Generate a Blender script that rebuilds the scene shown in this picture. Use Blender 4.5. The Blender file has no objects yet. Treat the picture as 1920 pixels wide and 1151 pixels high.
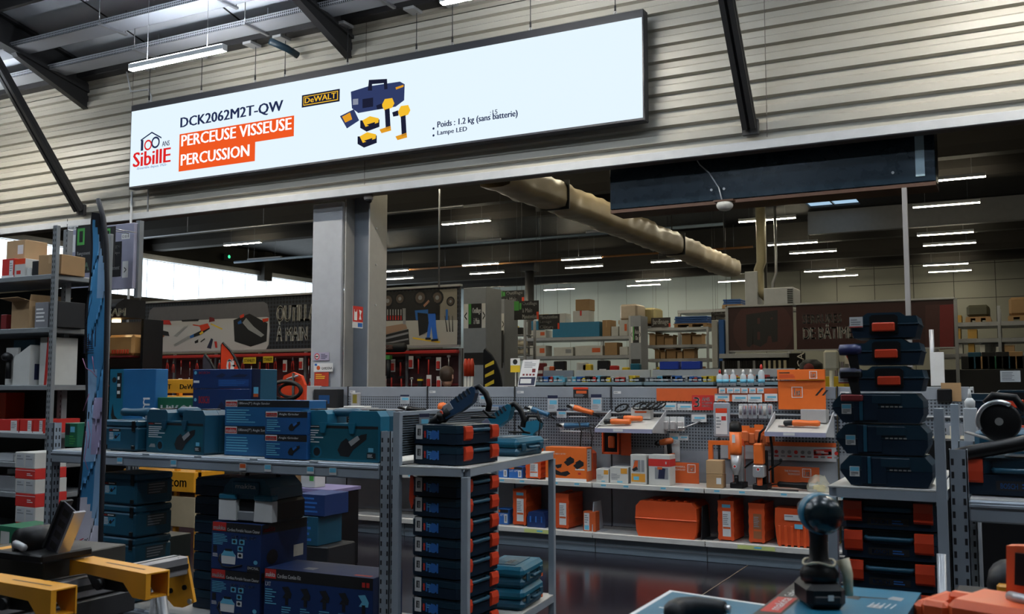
import bpy, bmesh, math, random
from mathutils import Vector, Matrix
R = math.radians
rnd = random.Random(7)
SC = bpy.context.scene
COL = SC.collection
# ------------------------------------------------------------------ camera, world, exposure
EYE = Vector((0.0, 0.0, 1.6))
FPX, CX, CY, HORIZON = 1820.0, 960.0, 575.5, 725.0
YAW = R(27.6)
PITCH = math.atan((HORIZON - CY) / FPX)
cd = bpy.data.cameras.new('camera'); CAM = bpy.data.objects.new('camera', cd); COL.objects.link(CAM)
cd.sensor_width = 36.0; cd.lens = 36.0 * FPX / 1920.0
cd.clip_end = 200
cd.dof.use_dof = True; cd.dof.focus_distance = 9.5; cd.dof.aperture_fstop = 7.0
CAM.location = EYE; CAM.rotation_euler = (math.pi / 2 + PITCH, 0, YAW)
SC.camera = CAM
SC.view_settings.view_transform = 'Standard'; SC.view_settings.look = 'None'
SC.view_settings.gamma = 1.0; SC.view_settings.use_curve_mapping = False
SC.view_settings.exposure = 0.0
W = bpy.data.worlds.new('world'); SC.world = W; W.use_nodes = True
W.node_tree.nodes['Background'].inputs[0].default_value = (0.55, 0.7, 1.0, 1)
W.node_tree.nodes['Background'].inputs[1].default_value = 0.0
BATTEN_BACK, BATTEN_WALL, BATTEN_FILL, DAYLIGHT = 88.0, 270.0, 205.0, 3.0
def ray(px, py):
 u, v = (px - CX) / FPX, (CY - py) / FPX
 f = Vector((-math.sin(YAW) * math.cos(PITCH), math.cos(YAW) * math.cos(PITCH), math.sin(PITCH)))
 r = Vector((math.cos(YAW), math.sin(YAW), 0)); up = r.cross(f)
 return f + r * u + up * v
def at(px, py, Y=None, X=None, Z=None):
 """the point of a plane of the building that the photograph shows at a pixel"""
 d = ray(px, py)
 k = (Y / d.y) if Y is not None else (X / d.x) if X is not None else ((Z - EYE.z) / d.z)
 return EYE + d * k
# ------------------------------------------------------------------ materials
MATS = {}
def mat(name, col, rough=0.5, metal=0.0, var=0.06, scale=9.0, bump=0.0, spec=0.5, emit=None, estr=0.0, alpha=1.0, trans=0.0):
 if name in MATS: return MATS[name]
 m = bpy.data.materials.new(name); m.use_nodes = True; nt = m.node_tree; N = nt.nodes; L = nt.links
 b = N['Principled BSDF']
 c = (col[0], col[1], col[2], 1)
 b.inputs['Base Color'].default_value = c; b.inputs['Roughness'].default_value = rough
 b.inputs['Metallic'].default_value = metal; b.inputs['Specular IOR Level'].default_value = spec
 if emit is not None:
  b.inputs['Emission Color'].default_value = (*emit, 1); b.inputs['Emission Strength'].default_value = estr
 if alpha < 1: b.inputs['Alpha'].default_value = alpha
 if trans > 0: b.inputs['Transmission Weight'].default_value = trans
 if var > 0:
  tc = N.new('ShaderNodeTexCoord'); nz = N.new('ShaderNodeTexNoise'); nz.inputs['Scale'].default_value = scale
  nz.inputs['Detail'].default_value = 5
  L.new(tc.outputs['Object'], nz.inputs['Vector'])
  mr = N.new('ShaderNodeMapRange'); mr.inputs['To Min'].default_value = 1 - var * 2; mr.inputs['To Max'].default_value = 1 + var * 2
  L.new(nz.outputs['Fac'], mr.inputs['Value'])
  vm = N.new('ShaderNodeVectorMath'); vm.operation = 'SCALE'; vm.inputs[0].default_value = col[:3]
  L.new(mr.outputs['Result'], vm.inputs['Scale']); L.new(vm.outputs['Vector'], b.inputs['Base Color'])
  rr = N.new('ShaderNodeMapRange'); rr.inputs['To Min'].default_value = max(0.02, rough - var); rr.inputs['To Max'].default_value = min(1, rough + var)
  L.new(nz.outputs['Fac'], rr.inputs['Value']); L.new(rr.outputs['Result'], b.inputs['Roughness'])
  if bump > 0:
   bp = N.new('ShaderNodeBump'); bp.inputs['Strength'].default_value = bump; bp.inputs['Distance'].default_value = 0.01
   L.new(nz.outputs['Fac'], bp.inputs['Height']); L.new(bp.outputs['Normal'], b.inputs['Normal'])
 MATS[name] = m
 return m
def glow(name, col, s=1.0):
 if name in MATS: return MATS[name]
 m = bpy.data.materials.new(name); m.use_nodes = True; nt = m.node_tree
 nt.nodes.remove(nt.nodes['Principled BSDF'])
 e = nt.nodes.new('ShaderNodeEmission'); e.inputs[0].default_value = (*col, 1); e.inputs[1].default_value = s
 nt.links.new(e.outputs[0], nt.nodes['Material Output'].inputs[0]); MATS[name] = m
 return m
def pegboard(name, col, hole, pitch=0.025, r=0.28):
 """sheet with a grid of dark holes, laid out in the object's own x-z plane"""
 if name in MATS: return MATS[name]
 m = mat(name, col, 0.45, 0.0, 0.0); nt = m.node_tree; N = nt.nodes; L = nt.links; b = N['Principled BSDF']
 tc = N.new('ShaderNodeTexCoord'); sp = N.new('ShaderNodeSeparateXYZ'); L.new(tc.outputs['Object'], sp.inputs[0])
 def fr(o):
  a = N.new('ShaderNodeMath'); a.operation = 'DIVIDE'; a.inputs[1].default_value = pitch; L.new(o, a.inputs[0])
  f = N.new('ShaderNodeMath'); f.operation = 'FRACT'; L.new(a.outputs[0], f.inputs[0])
  s = N.new('ShaderNodeMath'); s.operation = 'SUBTRACT'; s.inputs[1].default_value = 0.5; L.new(f.outputs[0], s.inputs[0])
  p = N.new('ShaderNodeMath'); p.operation = 'MULTIPLY'; L.new(s.outputs[0], p.inputs[0]); L.new(s.outputs[0], p.inputs[1])
  return p.outputs[0]
 ad = N.new('ShaderNodeMath'); ad.operation = 'ADD'; L.new(fr(sp.outputs['X']), ad.inputs[0]); L.new(fr(sp.outputs['Z']), ad.inputs[1])
 lt = N.new('ShaderNodeMath'); lt.operation = 'LESS_THAN'; lt.inputs[1].default_value = r * r; L.new(ad.outputs[0], lt.inputs[0])
 mx = N.new('ShaderNodeMix'); mx.data_type = 'RGBA'; mx.inputs[6].default_value = (*col, 1); mx.inputs[7].default_value = (*hole, 1)
 L.new(lt.outputs[0], mx.inputs[0]); L.new(mx.outputs[2], b.inputs['Base Color'])
 return m
GREY = mat('galvanised_grey_paint', (0.22, 0.25, 0.29), 0.45, 0.1)
PALE = mat('pale_grey_paint', (0.42, 0.44, 0.47), 0.45)
SHELFTOP = mat('shelf_top_grey', (0.5, 0.49, 0.47), 0.45)
STEEL = mat('bright_steel', (0.55, 0.56, 0.58), 0.3, 0.9)
DARKSTEEL = mat('dark_steel', (0.035, 0.036, 0.04), 0.5, 0.3)
BLACK = mat('black_plastic', (0.005, 0.005, 0.006), 0.42, spec=.3)
RUBBER = mat('black_rubber', (0.007, 0.007, 0.008), 0.65, spec=.3)
CHAR = mat('charcoal_plastic', (0.016, 0.017, 0.02), 0.5, spec=.3)
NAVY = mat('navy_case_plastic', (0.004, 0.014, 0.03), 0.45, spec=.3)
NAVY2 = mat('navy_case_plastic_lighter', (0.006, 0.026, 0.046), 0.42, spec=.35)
TEAL = mat('teal_plastic', (0.008, 0.125, 0.21), 0.4)
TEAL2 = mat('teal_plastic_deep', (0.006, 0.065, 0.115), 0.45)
TEALBOX = mat('teal_blue_carton', (0.01, 0.11, 0.28), 0.5)
DEEPBOX = mat('deep_blue_carton', (0.006, 0.028, 0.12), 0.5)
CYANINK = mat('cyan_print', (0.12, 0.42, 0.6), 0.5, var=0)
BLUEINK = mat('blue_print', (0.02, 0.12, 0.4), 0.5, var=0)
WHITE = mat('white_print', (0.7, 0.7, 0.7), 0.5, var=0)
PAPER = mat('white_paper', (0.62, 0.62, 0.62), 0.7)
CARDW = mat('white_carton', (0.5, 0.5, 0.48), 0.6)
RED = mat('red_print', (0.5, 0.025, 0.02), 0.5, var=0)
REDP = mat('red_latch_plastic', (0.62, 0.05, 0.015), 0.4)
DARKRED = mat('dark_red_panel', (0.16, 0.012, 0.014), 0.5)
ORANGE = mat('orange_case_plastic', (0.6, 0.075, 0.015), 0.42, bump=0.05)
ORANGE2 = mat('orange_print', (0.58, 0.10, 0.02), 0.5)
ORANGE3 = mat('light_orange_plastic', (0.7, 0.14, 0.02), 0.4)
YELLOW = mat('yellow_steel', (0.72, 0.32, 0.02), 0.4)
YPRINT = mat('yellow_print', (0.75, 0.52, 0.03), 0.5, var=0)
KRAFT = mat('brown_cardboard', (0.33, 0.2, 0.095), 0.75, bump=0.08)
KRAFT2 = mat('brown_cardboard_light', (0.42, 0.27, 0.14), 0.75, bump=0.08)
WRAP = mat('wrapped_goods', (0.36, 0.3, 0.24), 0.3, bump=0.4)
GREEN = mat('green_carton', (0.01, 0.12, 0.06), 0.5)
GREENP = mat('green_print', (0.06, 0.3, 0.06), 0.5, var=0)
LIME = mat('lime_print', (0.2, 0.55, 0.03), 0.5, var=0)
GREYINK = mat('grey_print', (0.22, 0.23, 0.25), 0.5, var=0)
BLACKINK = mat('black_print', (0.01, 0.01, 0.012), 0.5, var=0)
NAVYINK = mat('navy_print', (0.012, 0.016, 0.05), 0.5, var=0)
CREAM = mat('cream_plastic', (0.55, 0.5, 0.36), 0.45)
SILVER = mat('silver_paint', (0.4, 0.41, 0.43), 0.35, 0.4)
SKIN = mat('skin', (0.42, 0.22, 0.15), 0.55, scale=30)
HAIR = mat('brown_hair', (0.035, 0.018, 0.01), 0.6, scale=60, bump=0.3)
CLEAR = mat('clear_plastic', (0.75, 0.8, 0.85), 0.12, var=0, alpha=0.45)
FOIL = mat('clear_film', (0.7, 0.68, 0.55), 0.2, var=0.1, alpha=0.35, bump=0.5)
# ------------------------------------------------------------------ mesh builder
_txt = {}
def text_mesh(s, bold=0.0):
 k = s
 if k not in _txt:
  cu = bpy.data.curves.new('t', 'FONT'); cu.body = s; cu.resolution_u = 2; cu.offset = 0.0
  ob = bpy.data.objects.new('t', cu); COL.objects.link(ob)
  bpy.context.view_layer.update()
  me = bpy.data.meshes.new_from_object(ob.evaluated_get(bpy.context.evaluated_depsgraph_get()))
  vs = [v.co.copy() for v in me.vertices]; fs = [tuple(p.vertices) for p in me.polygons]
  bpy.data.objects.remove(ob); bpy.data.curves.remove(cu); bpy.data.meshes.remove(me)
  x0 = min(v.x for v in vs); x1 = max(v.x for v in vs); y0 = min(v.y for v in vs); y1 = max(v.y for v in vs)
  _txt[k] = ([((v.x - x0) / (x1 - x0), (v.y - y0) / (y1 - y0)) for v in vs], fs)
 return _txt[k]
class MB:
 def __init__(s): s.v, s.f, s.mi, s.sm, s.mats, s.T = [], [], [], [], [], Matrix.Identity(4)
 def _m(s, m):
  if m not in s.mats: s.mats.append(m)
  return s.mats.index(m)
 def add(s, vs, fs, m, smooth=False):
  o = len(s.v); k = s._m(m)
  s.v += [s.T @ Vector(v) for v in vs]
  for f in fs: s.f.append([i + o for i in f]); s.mi.append(k); s.sm.append(smooth)
  return s
 def box(s, x0, x1, y0, y1, z0, z1, m, c=0.0):
  if c <= 0:
   vs = [(x, y, z) for x in (x0, x1) for y in (y0, y1) for z in (z0, z1)]
   return s.add(vs, [(0, 1, 3, 2), (4, 6, 7, 5), (0, 4, 5, 1), (2, 3, 7, 6), (0, 2, 6, 4), (1, 5, 7, 3)], m)
  c = min(c, (x1 - x0) * .45, (y1 - y0) * .45, (z1 - z0) * .45)
  X, Y, Z = (x0, x1), (y0, y1), (z0, z1); vs, ix = [], {}
  for i in (0, 1):
   for j in (0, 1):
    for k in (0, 1):
     p = [X[i], Y[j], Z[k]]; g = [c if i == 0 else -c, c if j == 0 else -c, c if k == 0 else -c]
     for a in range(3):
      q = [p[b] + (0 if b == a else g[b]) for b in range(3)]; ix[(i, j, k, a)] = len(vs); vs.append(q)
  fs = []
  for a in range(3):
   b, d = (a + 1) % 3, (a + 2) % 3
   for e in (0, 1):
    def K(p, q):
     t = [0, 0, 0]; t[a] = e; t[b] = p; t[d] = q; return ix[(*t, a)]
    f = [K(0, 0), K(1, 0), K(1, 1), K(0, 1)]; fs.append(f if e else f[::-1])
  for a in range(3):
   b, d = (a + 1) % 3, (a + 2) % 3
   for p in (0, 1):
    for q in (0, 1):
     def K(e, w):
      t = [0, 0, 0]; t[a] = e; t[b] = p; t[d] = q; return ix[(*t, w)]
     f = [K(0, b), K(1, b), K(1, d), K(0, d)]; fs.append(f)
  for i in (0, 1):
   for j in (0, 1):
    for k in (0, 1): fs.append([ix[(i, j, k, 0)], ix[(i, j, k, 1)], ix[(i, j, k, 2)]])
  return s.add(vs, fs, m)
 def prism(s, pts, a0, a1, m, ax='y', smooth=False):
  """polygon pts in the plane across axis ax, pulled from a0 to a1; ax y: (x,z), x: (y,z), z: (x,y)"""
  P = {'y': lambda p, a: (p[0], a, p[1]), 'x': lambda p, a: (a, p[0], p[1]), 'z': lambda p, a: (p[0], p[1], a)}[ax]
  n = len(pts); vs = [P(p, a0) for p in pts] + [P(p, a1) for p in pts]
  fs = [list(range(n)), list(range(2 * n - 1, n - 1, -1))] + [(i, n + i, n + (i + 1) % n, (i + 1) % n) for i in range(n)]
  return s.add(vs, fs, m, smooth)
 def flat(s, pts, m, y=0.0, ax='y'):
  P = {'y': lambda p: (p[0], y, p[1]), 'x': lambda p: (y, p[0], p[1]), 'z': lambda p: (p[0], p[1], y)}[ax]
  return s.add([P(p) for p in pts], [list(range(len(pts)))], m)
 def rect(s, x0, x1, z0, z1, m, y=-0.001, ax='y'):
  return s.flat([(x0, z0), (x1, z0), (x1, z1), (x0, z1)], m, y, ax)
 def disc(s, cx, cz, r, m, y=-0.001, n=20, rz=None, ax='y', a0=0, a1=2 * math.pi):
  rz = rz or r
  return s.flat([(cx + r * math.cos(a0 + (a1 - a0) * i / n), cz + rz * math.sin(a0 + (a1 - a0) * i / n)) for i in range(n if a1 - a0 > 6.28 else n + 1)], m, y, ax)
 def cyl(s, p0, p1, r0, m, r1=None, n=12, smooth=True):
  p0, p1 = Vector(p0), Vector(p1); r1 = r0 if r1 is None else r1
  d = (p1 - p0).normalized(); a = d.orthogonal().normalized(); b = d.cross(a); vs = []
  for p, r in ((p0, r0), (p1, r1)):
   vs += [p + a * (r * math.cos(2 * math.pi * i / n)) + b * (r * math.sin(2 * math.pi * i / n)) for i in range(n)]
  s.add(vs, [(i, (i + 1) % n, n + (i + 1) % n, n + i) for i in range(n)], m, smooth)
  k = len(s.v) - 2 * n
  s.f += [list(range(k + n - 1, k - 1, -1)), list(range(k + n, k + 2 * n))]; s.mi += [s._m(m)] * 2; s.sm += [False] * 2
  return s
 def tube(s, pts, r, m, n=8, closed=False):
  pts = [Vector(p) for p in pts]; vs, fs = [], []; N = len(pts); ref = None
  for i, p in enumerate(pts):
   d = (pts[(i + 1) % N] - pts[i - 1]) if closed else (pts[min(i + 1, N - 1)] - pts[max(i - 1, 0)])
   d.normalize()
   a = d.orthogonal() if ref is None else ref - d * ref.dot(d)
   if a.length < 1e-6: a = d.orthogonal()
   a.normalize(); ref = a; b = d.cross(a); rr = r[i] if isinstance(r, (list, tuple)) else r
   vs += [p + a * (rr * math.cos(2 * math.pi * k / n)) + b * (rr * math.sin(2 * math.pi * k / n)) for k in range(n)]
  for i in range(N if closed else N - 1):
   j = (i + 1) % N
   fs += [(i * n + k, i * n + (k + 1) % n, j * n + (k + 1) % n, j * n + k) for k in range(n)]
  if not closed: fs += [list(range(n - 1, -1, -1)), list(range((N - 1) * n, N * n))]
  return s.add(vs, fs, m, True)
 def lathe(s, prof, m, o=(0, 0, 0), ax='z', n=16):
  """profile of (radius, height) turned about an axis through o"""
  vs, fs = [], []
  for r, h in prof:
   for i in range(n):
    a, b = r * math.cos(2 * math.pi * i / n), r * math.sin(2 * math.pi * i / n)
    p = {'z': (a, b, h), 'y': (a, h, b), 'x': (h, a, b)}[ax]; vs.append((o[0] + p[0], o[1] + p[1], o[2] + p[2]))
  for j in range(len(prof) - 1): fs += [(j * n + i, j * n + (i + 1) % n, (j + 1) * n + (i + 1) % n, (j + 1) * n + i) for i in range(n)]
  fs += [list(range(n - 1, -1, -1)), list(range((len(prof) - 1) * n, len(prof) * n))]
  return s.add(vs, fs, m, True)
 def text(s, t, x0, x1, z0, z1, m, y=-0.0015, bold=0.02, ax='y', flip=False):
  """lettering filling a rectangle; ax y: in x-z seen from -y; ax z: in x-y seen from above; ax x: in y-z seen from +x"""
  vs, fs = text_mesh(t)
  if bold > .005:
   q = min(.12, bold * 2.2 * (z1 - z0) / max(1e-6, x1 - x0)); n0 = len(vs); W_ = []; F_ = []
   for k in range(3): W_ += [(a * (1 - q) + q * k / 2, b) for a, b in vs]; F_ += [[i + k * n0 for i in f] for f in fs]
   vs, fs = W_, F_
  P = {'y': lambda a, b: (a, y, b), 'z': lambda a, b: (a, b, y), 'x': lambda a, b: (y, a, b)}[ax]
  return s.add([P(x0 + (x1 - x0) * a, z0 + (z1 - z0) * b) for a, b in vs], [f for f in fs], m)
 def lines(s, x0, x1, z0, z1, n, m, y=-0.0015, seed=1, ax='y'):
  """rows of fine print as thin strips"""
  r = random.Random(seed); h = (z1 - z0) / n
  for i in range(n):
   z = z1 - h * (i + .5); w = (x1 - x0) * r.uniform(.55, 1.0)
   s.rect(x0, x0 + w, z - h * .22, z + h * .22, m, y, ax)
  return s
 def build(s, name, parent=None, label=None, kind=None):
  me = bpy.data.meshes.new(name)
  if parent is None and not s.T == Matrix.Identity(4): pass
  me.from_pydata([tuple(v) for v in s.v], [], s.f)
  for m in s.mats: me.materials.append(m)
  me.polygons.foreach_set('material_index', s.mi); me.polygons.foreach_set('use_smooth', s.sm)
  bm = bmesh.new(); bm.from_mesh(me)
  if any(s.sm) or True: bmesh.ops.recalc_face_normals(bm, faces=bm.faces)
  bm.to_mesh(me); bm.free(); me.update()
  o = bpy.data.objects.new(name, me); COL.objects.link(o)
  if parent is not None: o.parent = parent
  if label: o['label'] = label
  if kind: o['kind'] = kind
  return o
def thing(name, label, cat, loc=(0, 0, 0), rot=0.0, group=None):
 o = bpy.data.objects.new(name, None); COL.objects.link(o); o.empty_display_size = 0.1
 o.location = loc; o.rotation_euler = (0, 0, rot) if isinstance(rot, (int, float)) else rot
 o['label'] = label; o['category'] = cat
 if group: o['group'] = group
 return o
def whole(mb, name, label, cat, loc=(0, 0, 0), rot=0.0, group=None):
 o = mb.build(name); o.location = loc; o.rotation_euler = (0, 0, rot) if isinstance(rot, (int, float)) else rot
 o['label'] = label; o['category'] = cat
 if group: o['group'] = group
 return o
def dup(root, loc, rot=None, label=None, group=None):
 r = root.copy(); COL.objects.link(r); r.location = loc
 if rot is not None: r.rotation_euler = (0, 0, rot) if isinstance(rot, (int, float)) else rot
 if label: r['label'] = label
 if group: r['group'] = group
 for ch in list(root.children):
  c = ch.copy(); COL.objects.link(c); c.parent = r
  for g in list(ch.children):
   d = g.copy(); COL.objects.link(d); d.parent = c
 return r
def struct(mb, name, loc=(0, 0, 0)):
 o = mb.build(name, kind='structure'); o.location = loc
 return o
ORD = ['first', 'second', 'third', 'fourth', 'fifth', 'sixth', 'seventh', 'eighth', 'ninth', 'tenth', 'eleventh', 'twelfth', 'thirteenth', 'fourteenth', 'fifteenth', 'sixteenth']
# ================================================================== THE SETTING
FLOORM = mat('polished_dark_floor', (0.013, 0.011, 0.018), 0.16, var=0.05, scale=1.3)
CLAD = mat('cream_grey_cladding', (0.38, 0.365, 0.32), 0.4, var=0.02, scale=2)
CLADDARK = mat('brown_edge_trim', (0.10, 0.085, 0.075), 0.5)
DECK = mat('pale_roof_deck', (0.7, 0.74, 0.8), 0.45, var=0.06, scale=1.5)
CONC = mat('dark_concrete', (0.03, 0.028, 0.024), 0.8, var=0.14, scale=1.2)
DKCEIL = mat('dark_deck', (0.008, 0.009, 0.011), 0.6)
BEAMC = mat('brown_grey_beam', (0.036, 0.032, 0.027), 0.75, var=0.12, scale=1.1)
HALLW = mat('pale_panel_wall', (0.46, 0.54, 0.56), 0.5, var=0.05, scale=.6)
HALLW2 = mat('grey_block_wall', (0.2, 0.2, 0.17), 0.7, var=0.08, scale=.7)
FRAMEM = mat('dark_steel_frame', (0.028, 0.028, 0.03), 0.55, 0.2)
GALV = mat('galvanised_steel', (0.35, 0.36, 0.38), 0.35, 0.7)
POLYC = glow('daylight_panel', (0.80, 0.92, 1.0), DAYLIGHT)
XL, XR, YF, YB, YW = -21.0, 9.0, -7.0, 34.0, 9.42
m = MB(); m.box(XL - .3, XR + .3, YF - .3, YB + .3, -.2, 0, FLOORM); struct(m, 'floor')
m = MB(); m.box(-2.245, -2.235, 5.2, 8.86, .0005, .002, mat('floor_joint', (0.16, 0.12, 0.09), 0.6)); struct(m, 'trim_1')
# header wall of horizontal ribbed cladding above the opening between the two halls
ZB, ZT, PIT = 3.97, 7.0, 0.172
prof = []
z = ZB
prof += [(YW, z), (YW, z + .05)]
z += .05
while z < 6.6:
 prof += [(YW, z + .058), (YW - .052, z + .072), (YW - .052, z + .144), (YW, z + .172)]
 z += PIT
prof += [(YW, 6.65), (YW + .16, 6.65), (YW + .16, ZB)]
m = MB(); m.prism(prof, XL, XR, CLAD, 'x')
for x in (-14.6, -10.92, -6.9, -2.1): m.box(x, x + .006, YW - .054, YW - .05, ZB + .05, 6.55, CLADDARK)
struct(m, 'wall_header')
m = MB(); m.box(XL, XR, YW - .012, YW + .18, ZB - .05, ZB - .002, CLADDARK, .006); struct(m, 'trim_2')
m = MB(); m.box(XL, XR, YW - .05, YW - .001, ZB - .06, ZB + .03, PALE, .004); struct(m, 'trim_3')
# outer walls
m = MB(); m.box(XL, -9.0, YB, YB + .2, 0, 5.9, HALLW)
x = XL
while x < -9: m.box(x, x + .012, YB - .006, YB, 0, 5.9, GREYINK); x += 1.15
m.box(-9.0, XR, YB, YB + .2, 0, 5.9, HALLW2)
x = -9.0
while x < XR: m.box(x, x + .02, YB - .006, YB, 0, 5.9, CONC); x += 1.2
for zz in (4.4, 4.95, 5.5): m.box(-5, XR, YB - .006, YB, zz, zz + .02, CONC)
struct(m, 'wall_back')
m = MB()
m.box(XL - .2, XL, YF, YW, 0, 9.8, HALLW2); m.box(XL - .2, XL, YW, YB, 0, 4.02, HALLW2); m.box(XL - .2, XL, YW, YB, 5.06, 5.9, CONC)
m.box(XL, XL + .12, YW + .2, YB, 5.06, 5.2, GALV); m.box(XL, XL + .10, YW + .2, YB, 3.9, 4.02, CONC)
for yy in (11.4, 17.2, 23.0, 28.8): m.box(XL, XL + .3, yy, yy + .35, 4.9, 5.8, CONC)
struct(m, 'wall_left')
m = MB(); m.box(XL - .16, XL - .1, YW + .2, YB, 4.02, 5.06, POLYC)
y = YW + .8
while y < YB: m.box(XL - .1, XL - .085, y, y + .012, 4.02, 5.06, mat('panel_joint', (.5, .55, .6), .5)); y += .95
struct(m, 'window_1')
m = MB(); m.box(XR, XR + .2, YF, YB, 0, 9.8, HALLW2); struct(m, 'wall_right')
m = MB(); m.box(XL, XR, YF - .2, YF, 0, 10.5, HALLW2); struct(m, 'wall_rear')
# ceiling of the hall behind: dark deck, deep beams and one skylight
ZC = 5.82
m = MB()
S0, S1, T0, T1 = -4.26, -3.14, 22.45, 23.45
m.box(XL, S0, YW, YB, ZC, ZC + .1, DKCEIL); m.box(S1, XR, YW, YB, ZC, ZC + .1, DKCEIL)
m.box(S0, S1, YW, T0, ZC, ZC + .1, DKCEIL); m.box(S0, S1, T1, YB, ZC, ZC + .1, DKCEIL)
struct(m, 'ceiling')
m = MB(); m.box(S0, S1, T0, T1, ZC + .05, ZC + .1, glow('sky_dome', (.45, .68, .9), .85)); m.box(S0 + .52, S0 + .56, T0, T1, ZC + .02, ZC + .05, GALV)
for a in ((S0 - .05, S0, T0, T1), (S1, S1 + .05, T0, T1), (S0, S1, T0 - .05, T0), (S0, S1, T1, T1 + .05)): m.box(*a, ZC + .1, ZC + .3, GALV)
struct(m, 'window_2')
for i, yy in enumerate((11.2, 16.9, 18.7, 25.4, 29.0, 31.4)):
 m = MB(); x0, x1 = (XL, XR)
 m.prism([(yy, 5.3), (yy + .28, 5.3), (yy + .36, 5.45), (yy + .36, ZC), (yy - .08, ZC), (yy - .08, 5.45)], XL, XR, BEAMC if i % 3 else CONC, 'x')
 struct(m, 'ceiling_beam')
m = MB(); m.prism([(23.8, 5.25), (24.0, 5.25), (24.0, 5.8), (23.8, 5.8)], -4.4, 1.5, mat('skylit_beam', (.22, .22, .23), .7), 'x'); struct(m, 'ceiling_beam')  # skylight falling on this beam is put into its paler colour
# roof of the front hall: sloped deck, portal frames, eaves purlin
RS = 0.22
def zr(y): return 6.3 + RS * (9.4 - y)
m = MB(); m.prism([(YW + .2, zr(YW + .2)), (YW + .2, zr(YW + .2) + .08), (YF, zr(YF) + .08), (YF, zr(YF))], XL, XR, DECK, 'x')
x = XL + .02
while x < XR:
 k = MB(); m.prism([(YW, zr(YW) - .008), (YW, zr(YW) - .002), (YF, zr(YF) - .002), (YF, zr(YF) - .008)], x - .012, x + .012, FRAMEM, 'x'); x += 1.74 / 1.0
struct(m, 'roof')
m = MB(); m.box(XL, XR, 9.2, 9.39, 6.02, 6.24, FRAMEM, .01); struct(m, 'roof_beam')
for yy in (7.75, 6.0, 4.2, 2.4, 0.6):
 m = MB(); m.prism([(yy, zr(yy) - .02), (yy, zr(yy) - .2), (yy + .06, zr(yy) - .2), (yy + .06, zr(yy) - .02)], XL, XR, FRAMEM, 'x'); struct(m, 'roof_beam')
for X in (-16.63, -11.9, -7.17, -2.25, 2.5):
 m = MB(); T = .09
 ya, yb = 9.385, YF
 f = lambda y, d: (y, zr(y) - d)
 m.prism([f(ya, .05), f(yb, .05), f(yb, .09), f(ya, .09)], X - T, X + T, FRAMEM, 'x')
 m.prism([f(ya, .42), f(yb, .42), f(yb, .46), f(ya, .46)], X - T, X + T, FRAMEM, 'x')
 m.prism([f(ya, .08), f(yb, .08), f(yb, .43), f(ya, .43)], X - .012, X + .012, FRAMEM, 'x')
 m.prism([(9.385, 5.62), (9.385, zr(9.385) - .3), (8.2, zr(8.2) - .44), (8.25, zr(8.25) - .5)], X - .05, X + .05, FRAMEM, 'x')
 struct(m, 'roof_rafter')
for X in (-11.86, -2.25):
 m = MB()
 a, b = Vector((X, 9.31, 4.12)), Vector((X, 7.9, 5.95))
 d = (b - a).normalized(); n = Vector((0, -d.z, d.y))
 for sx in (-1, 1):
  q = [a + n * .05, a - n * .05, b - n * .05, b + n * .05]
  m.prism([(v.y, v.z) for v in q], X + sx * .065 - .025 * (1 + sx) / 1 - (0 if sx > 0 else -.0), X + sx * .065 + .025 * (1 - sx), FRAMEM, 'x')
 m.prism([(v.y, v.z) for v in (a + n * .008, a - n * .008, b - n * .008, b + n * .008)], X - .07, X + .07, FRAMEM, 'x')
 m.box(X - .08, X + .08, 9.32, 9.366, 4.05, 4.2, FRAMEM, .005)
 struct(m, 'roof_brace_beam')
# steel column beside the opening with its pale cladding
m = MB()
PX = -7.18; y0, y1 = 9.62, 9.98
m.box(PX + .17, PX + .19, y0, y1, 0, 5.6, mat('column_grey', (.28, .27, .255), .5))
m.box(PX - .19, PX - .17, y0, y1, 0, 5.6, MATS['column_grey'])
m.box(PX - .17, PX + .17, y0 + .17, y0 + .19, 0, 5.6, mat('column_web', (.12, .14, .17), .5))
for zz in (2.6, 3.1, 3.55): m.cyl((PX + .19, 9.75, zz), (PX + .2, 9.75, zz), .012, STEEL);
struct(m, 'steel_column')
m = MB(); m.box(-7.86, -7.4, 9.6, 9.66, 0, 3.9, mat('pale_lilac_panel', (.34, .355, .385), .5), .006); struct(m, 'column_cladding_panel')
m = MB(); cq = at(993, 540, Y=27.0); m.cyl((cq.x, 27, 0), (cq.x, 27, 5.5), .14, FRAMEM, n=16); m.box(cq.x - .25, cq.x + .25, 26.8, 27.2, 5.2, 5.5, FRAMEM); struct(m, 'round_column')
# ================================================================== CEILING THINGS
def cable_tray(y, z, x0, x1, label):
 t = thing('cable_tray', label, 'cable tray', (0, y, z))
 mt = pegboard('perforated_tray', (.34, .36, .40), (.02, .02, .025), .03, .36)
 b = MB(); b.box(x0, x1, -.15, .15, 0, .004, mt); b.box(x0, x1, -.15, -.146, 0, .07, mt); b.box(x0, x1, .146, .15, 0, .07, mt); b.build('tray_channel', t)
 c = MB()
 for k in range(3): c.tube([(x0, -.08 + .07 * k, .02), (x1, -.08 + .07 * k, .02)], .012, BLACK, 6)
 c.build('cable', t)
 x = x0 + .9
 while x < x1:
  b = MB(); b.box(x, x + .04, -.2 if y < 8.5 else -.22, .22, -.03, -.002, GALV); zt = zr(y) - z
  b.cyl((x + .02, -.2, 0), (x + .02, -.2, zt + RS * .2 - .05), .006, GALV, n=6); b.cyl((x + .02, .2, 0), (x + .02, .2, zt - RS * .2 - .05), .006, GALV, n=6)
  b.build('hanger', t); x += 1.9
cable_tray(8.85, 6.0, -20.5, 8, 'perforated cable tray nearest the ribbed wall, above the screen')
cable_tray(8.3, 6.15, -20.5, 8, 'perforated cable tray further out from the ribbed wall, under the deck')
DIFF_B = glow('warm_batten_light', (1.0, .9, .66), BATTEN_BACK)
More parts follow.
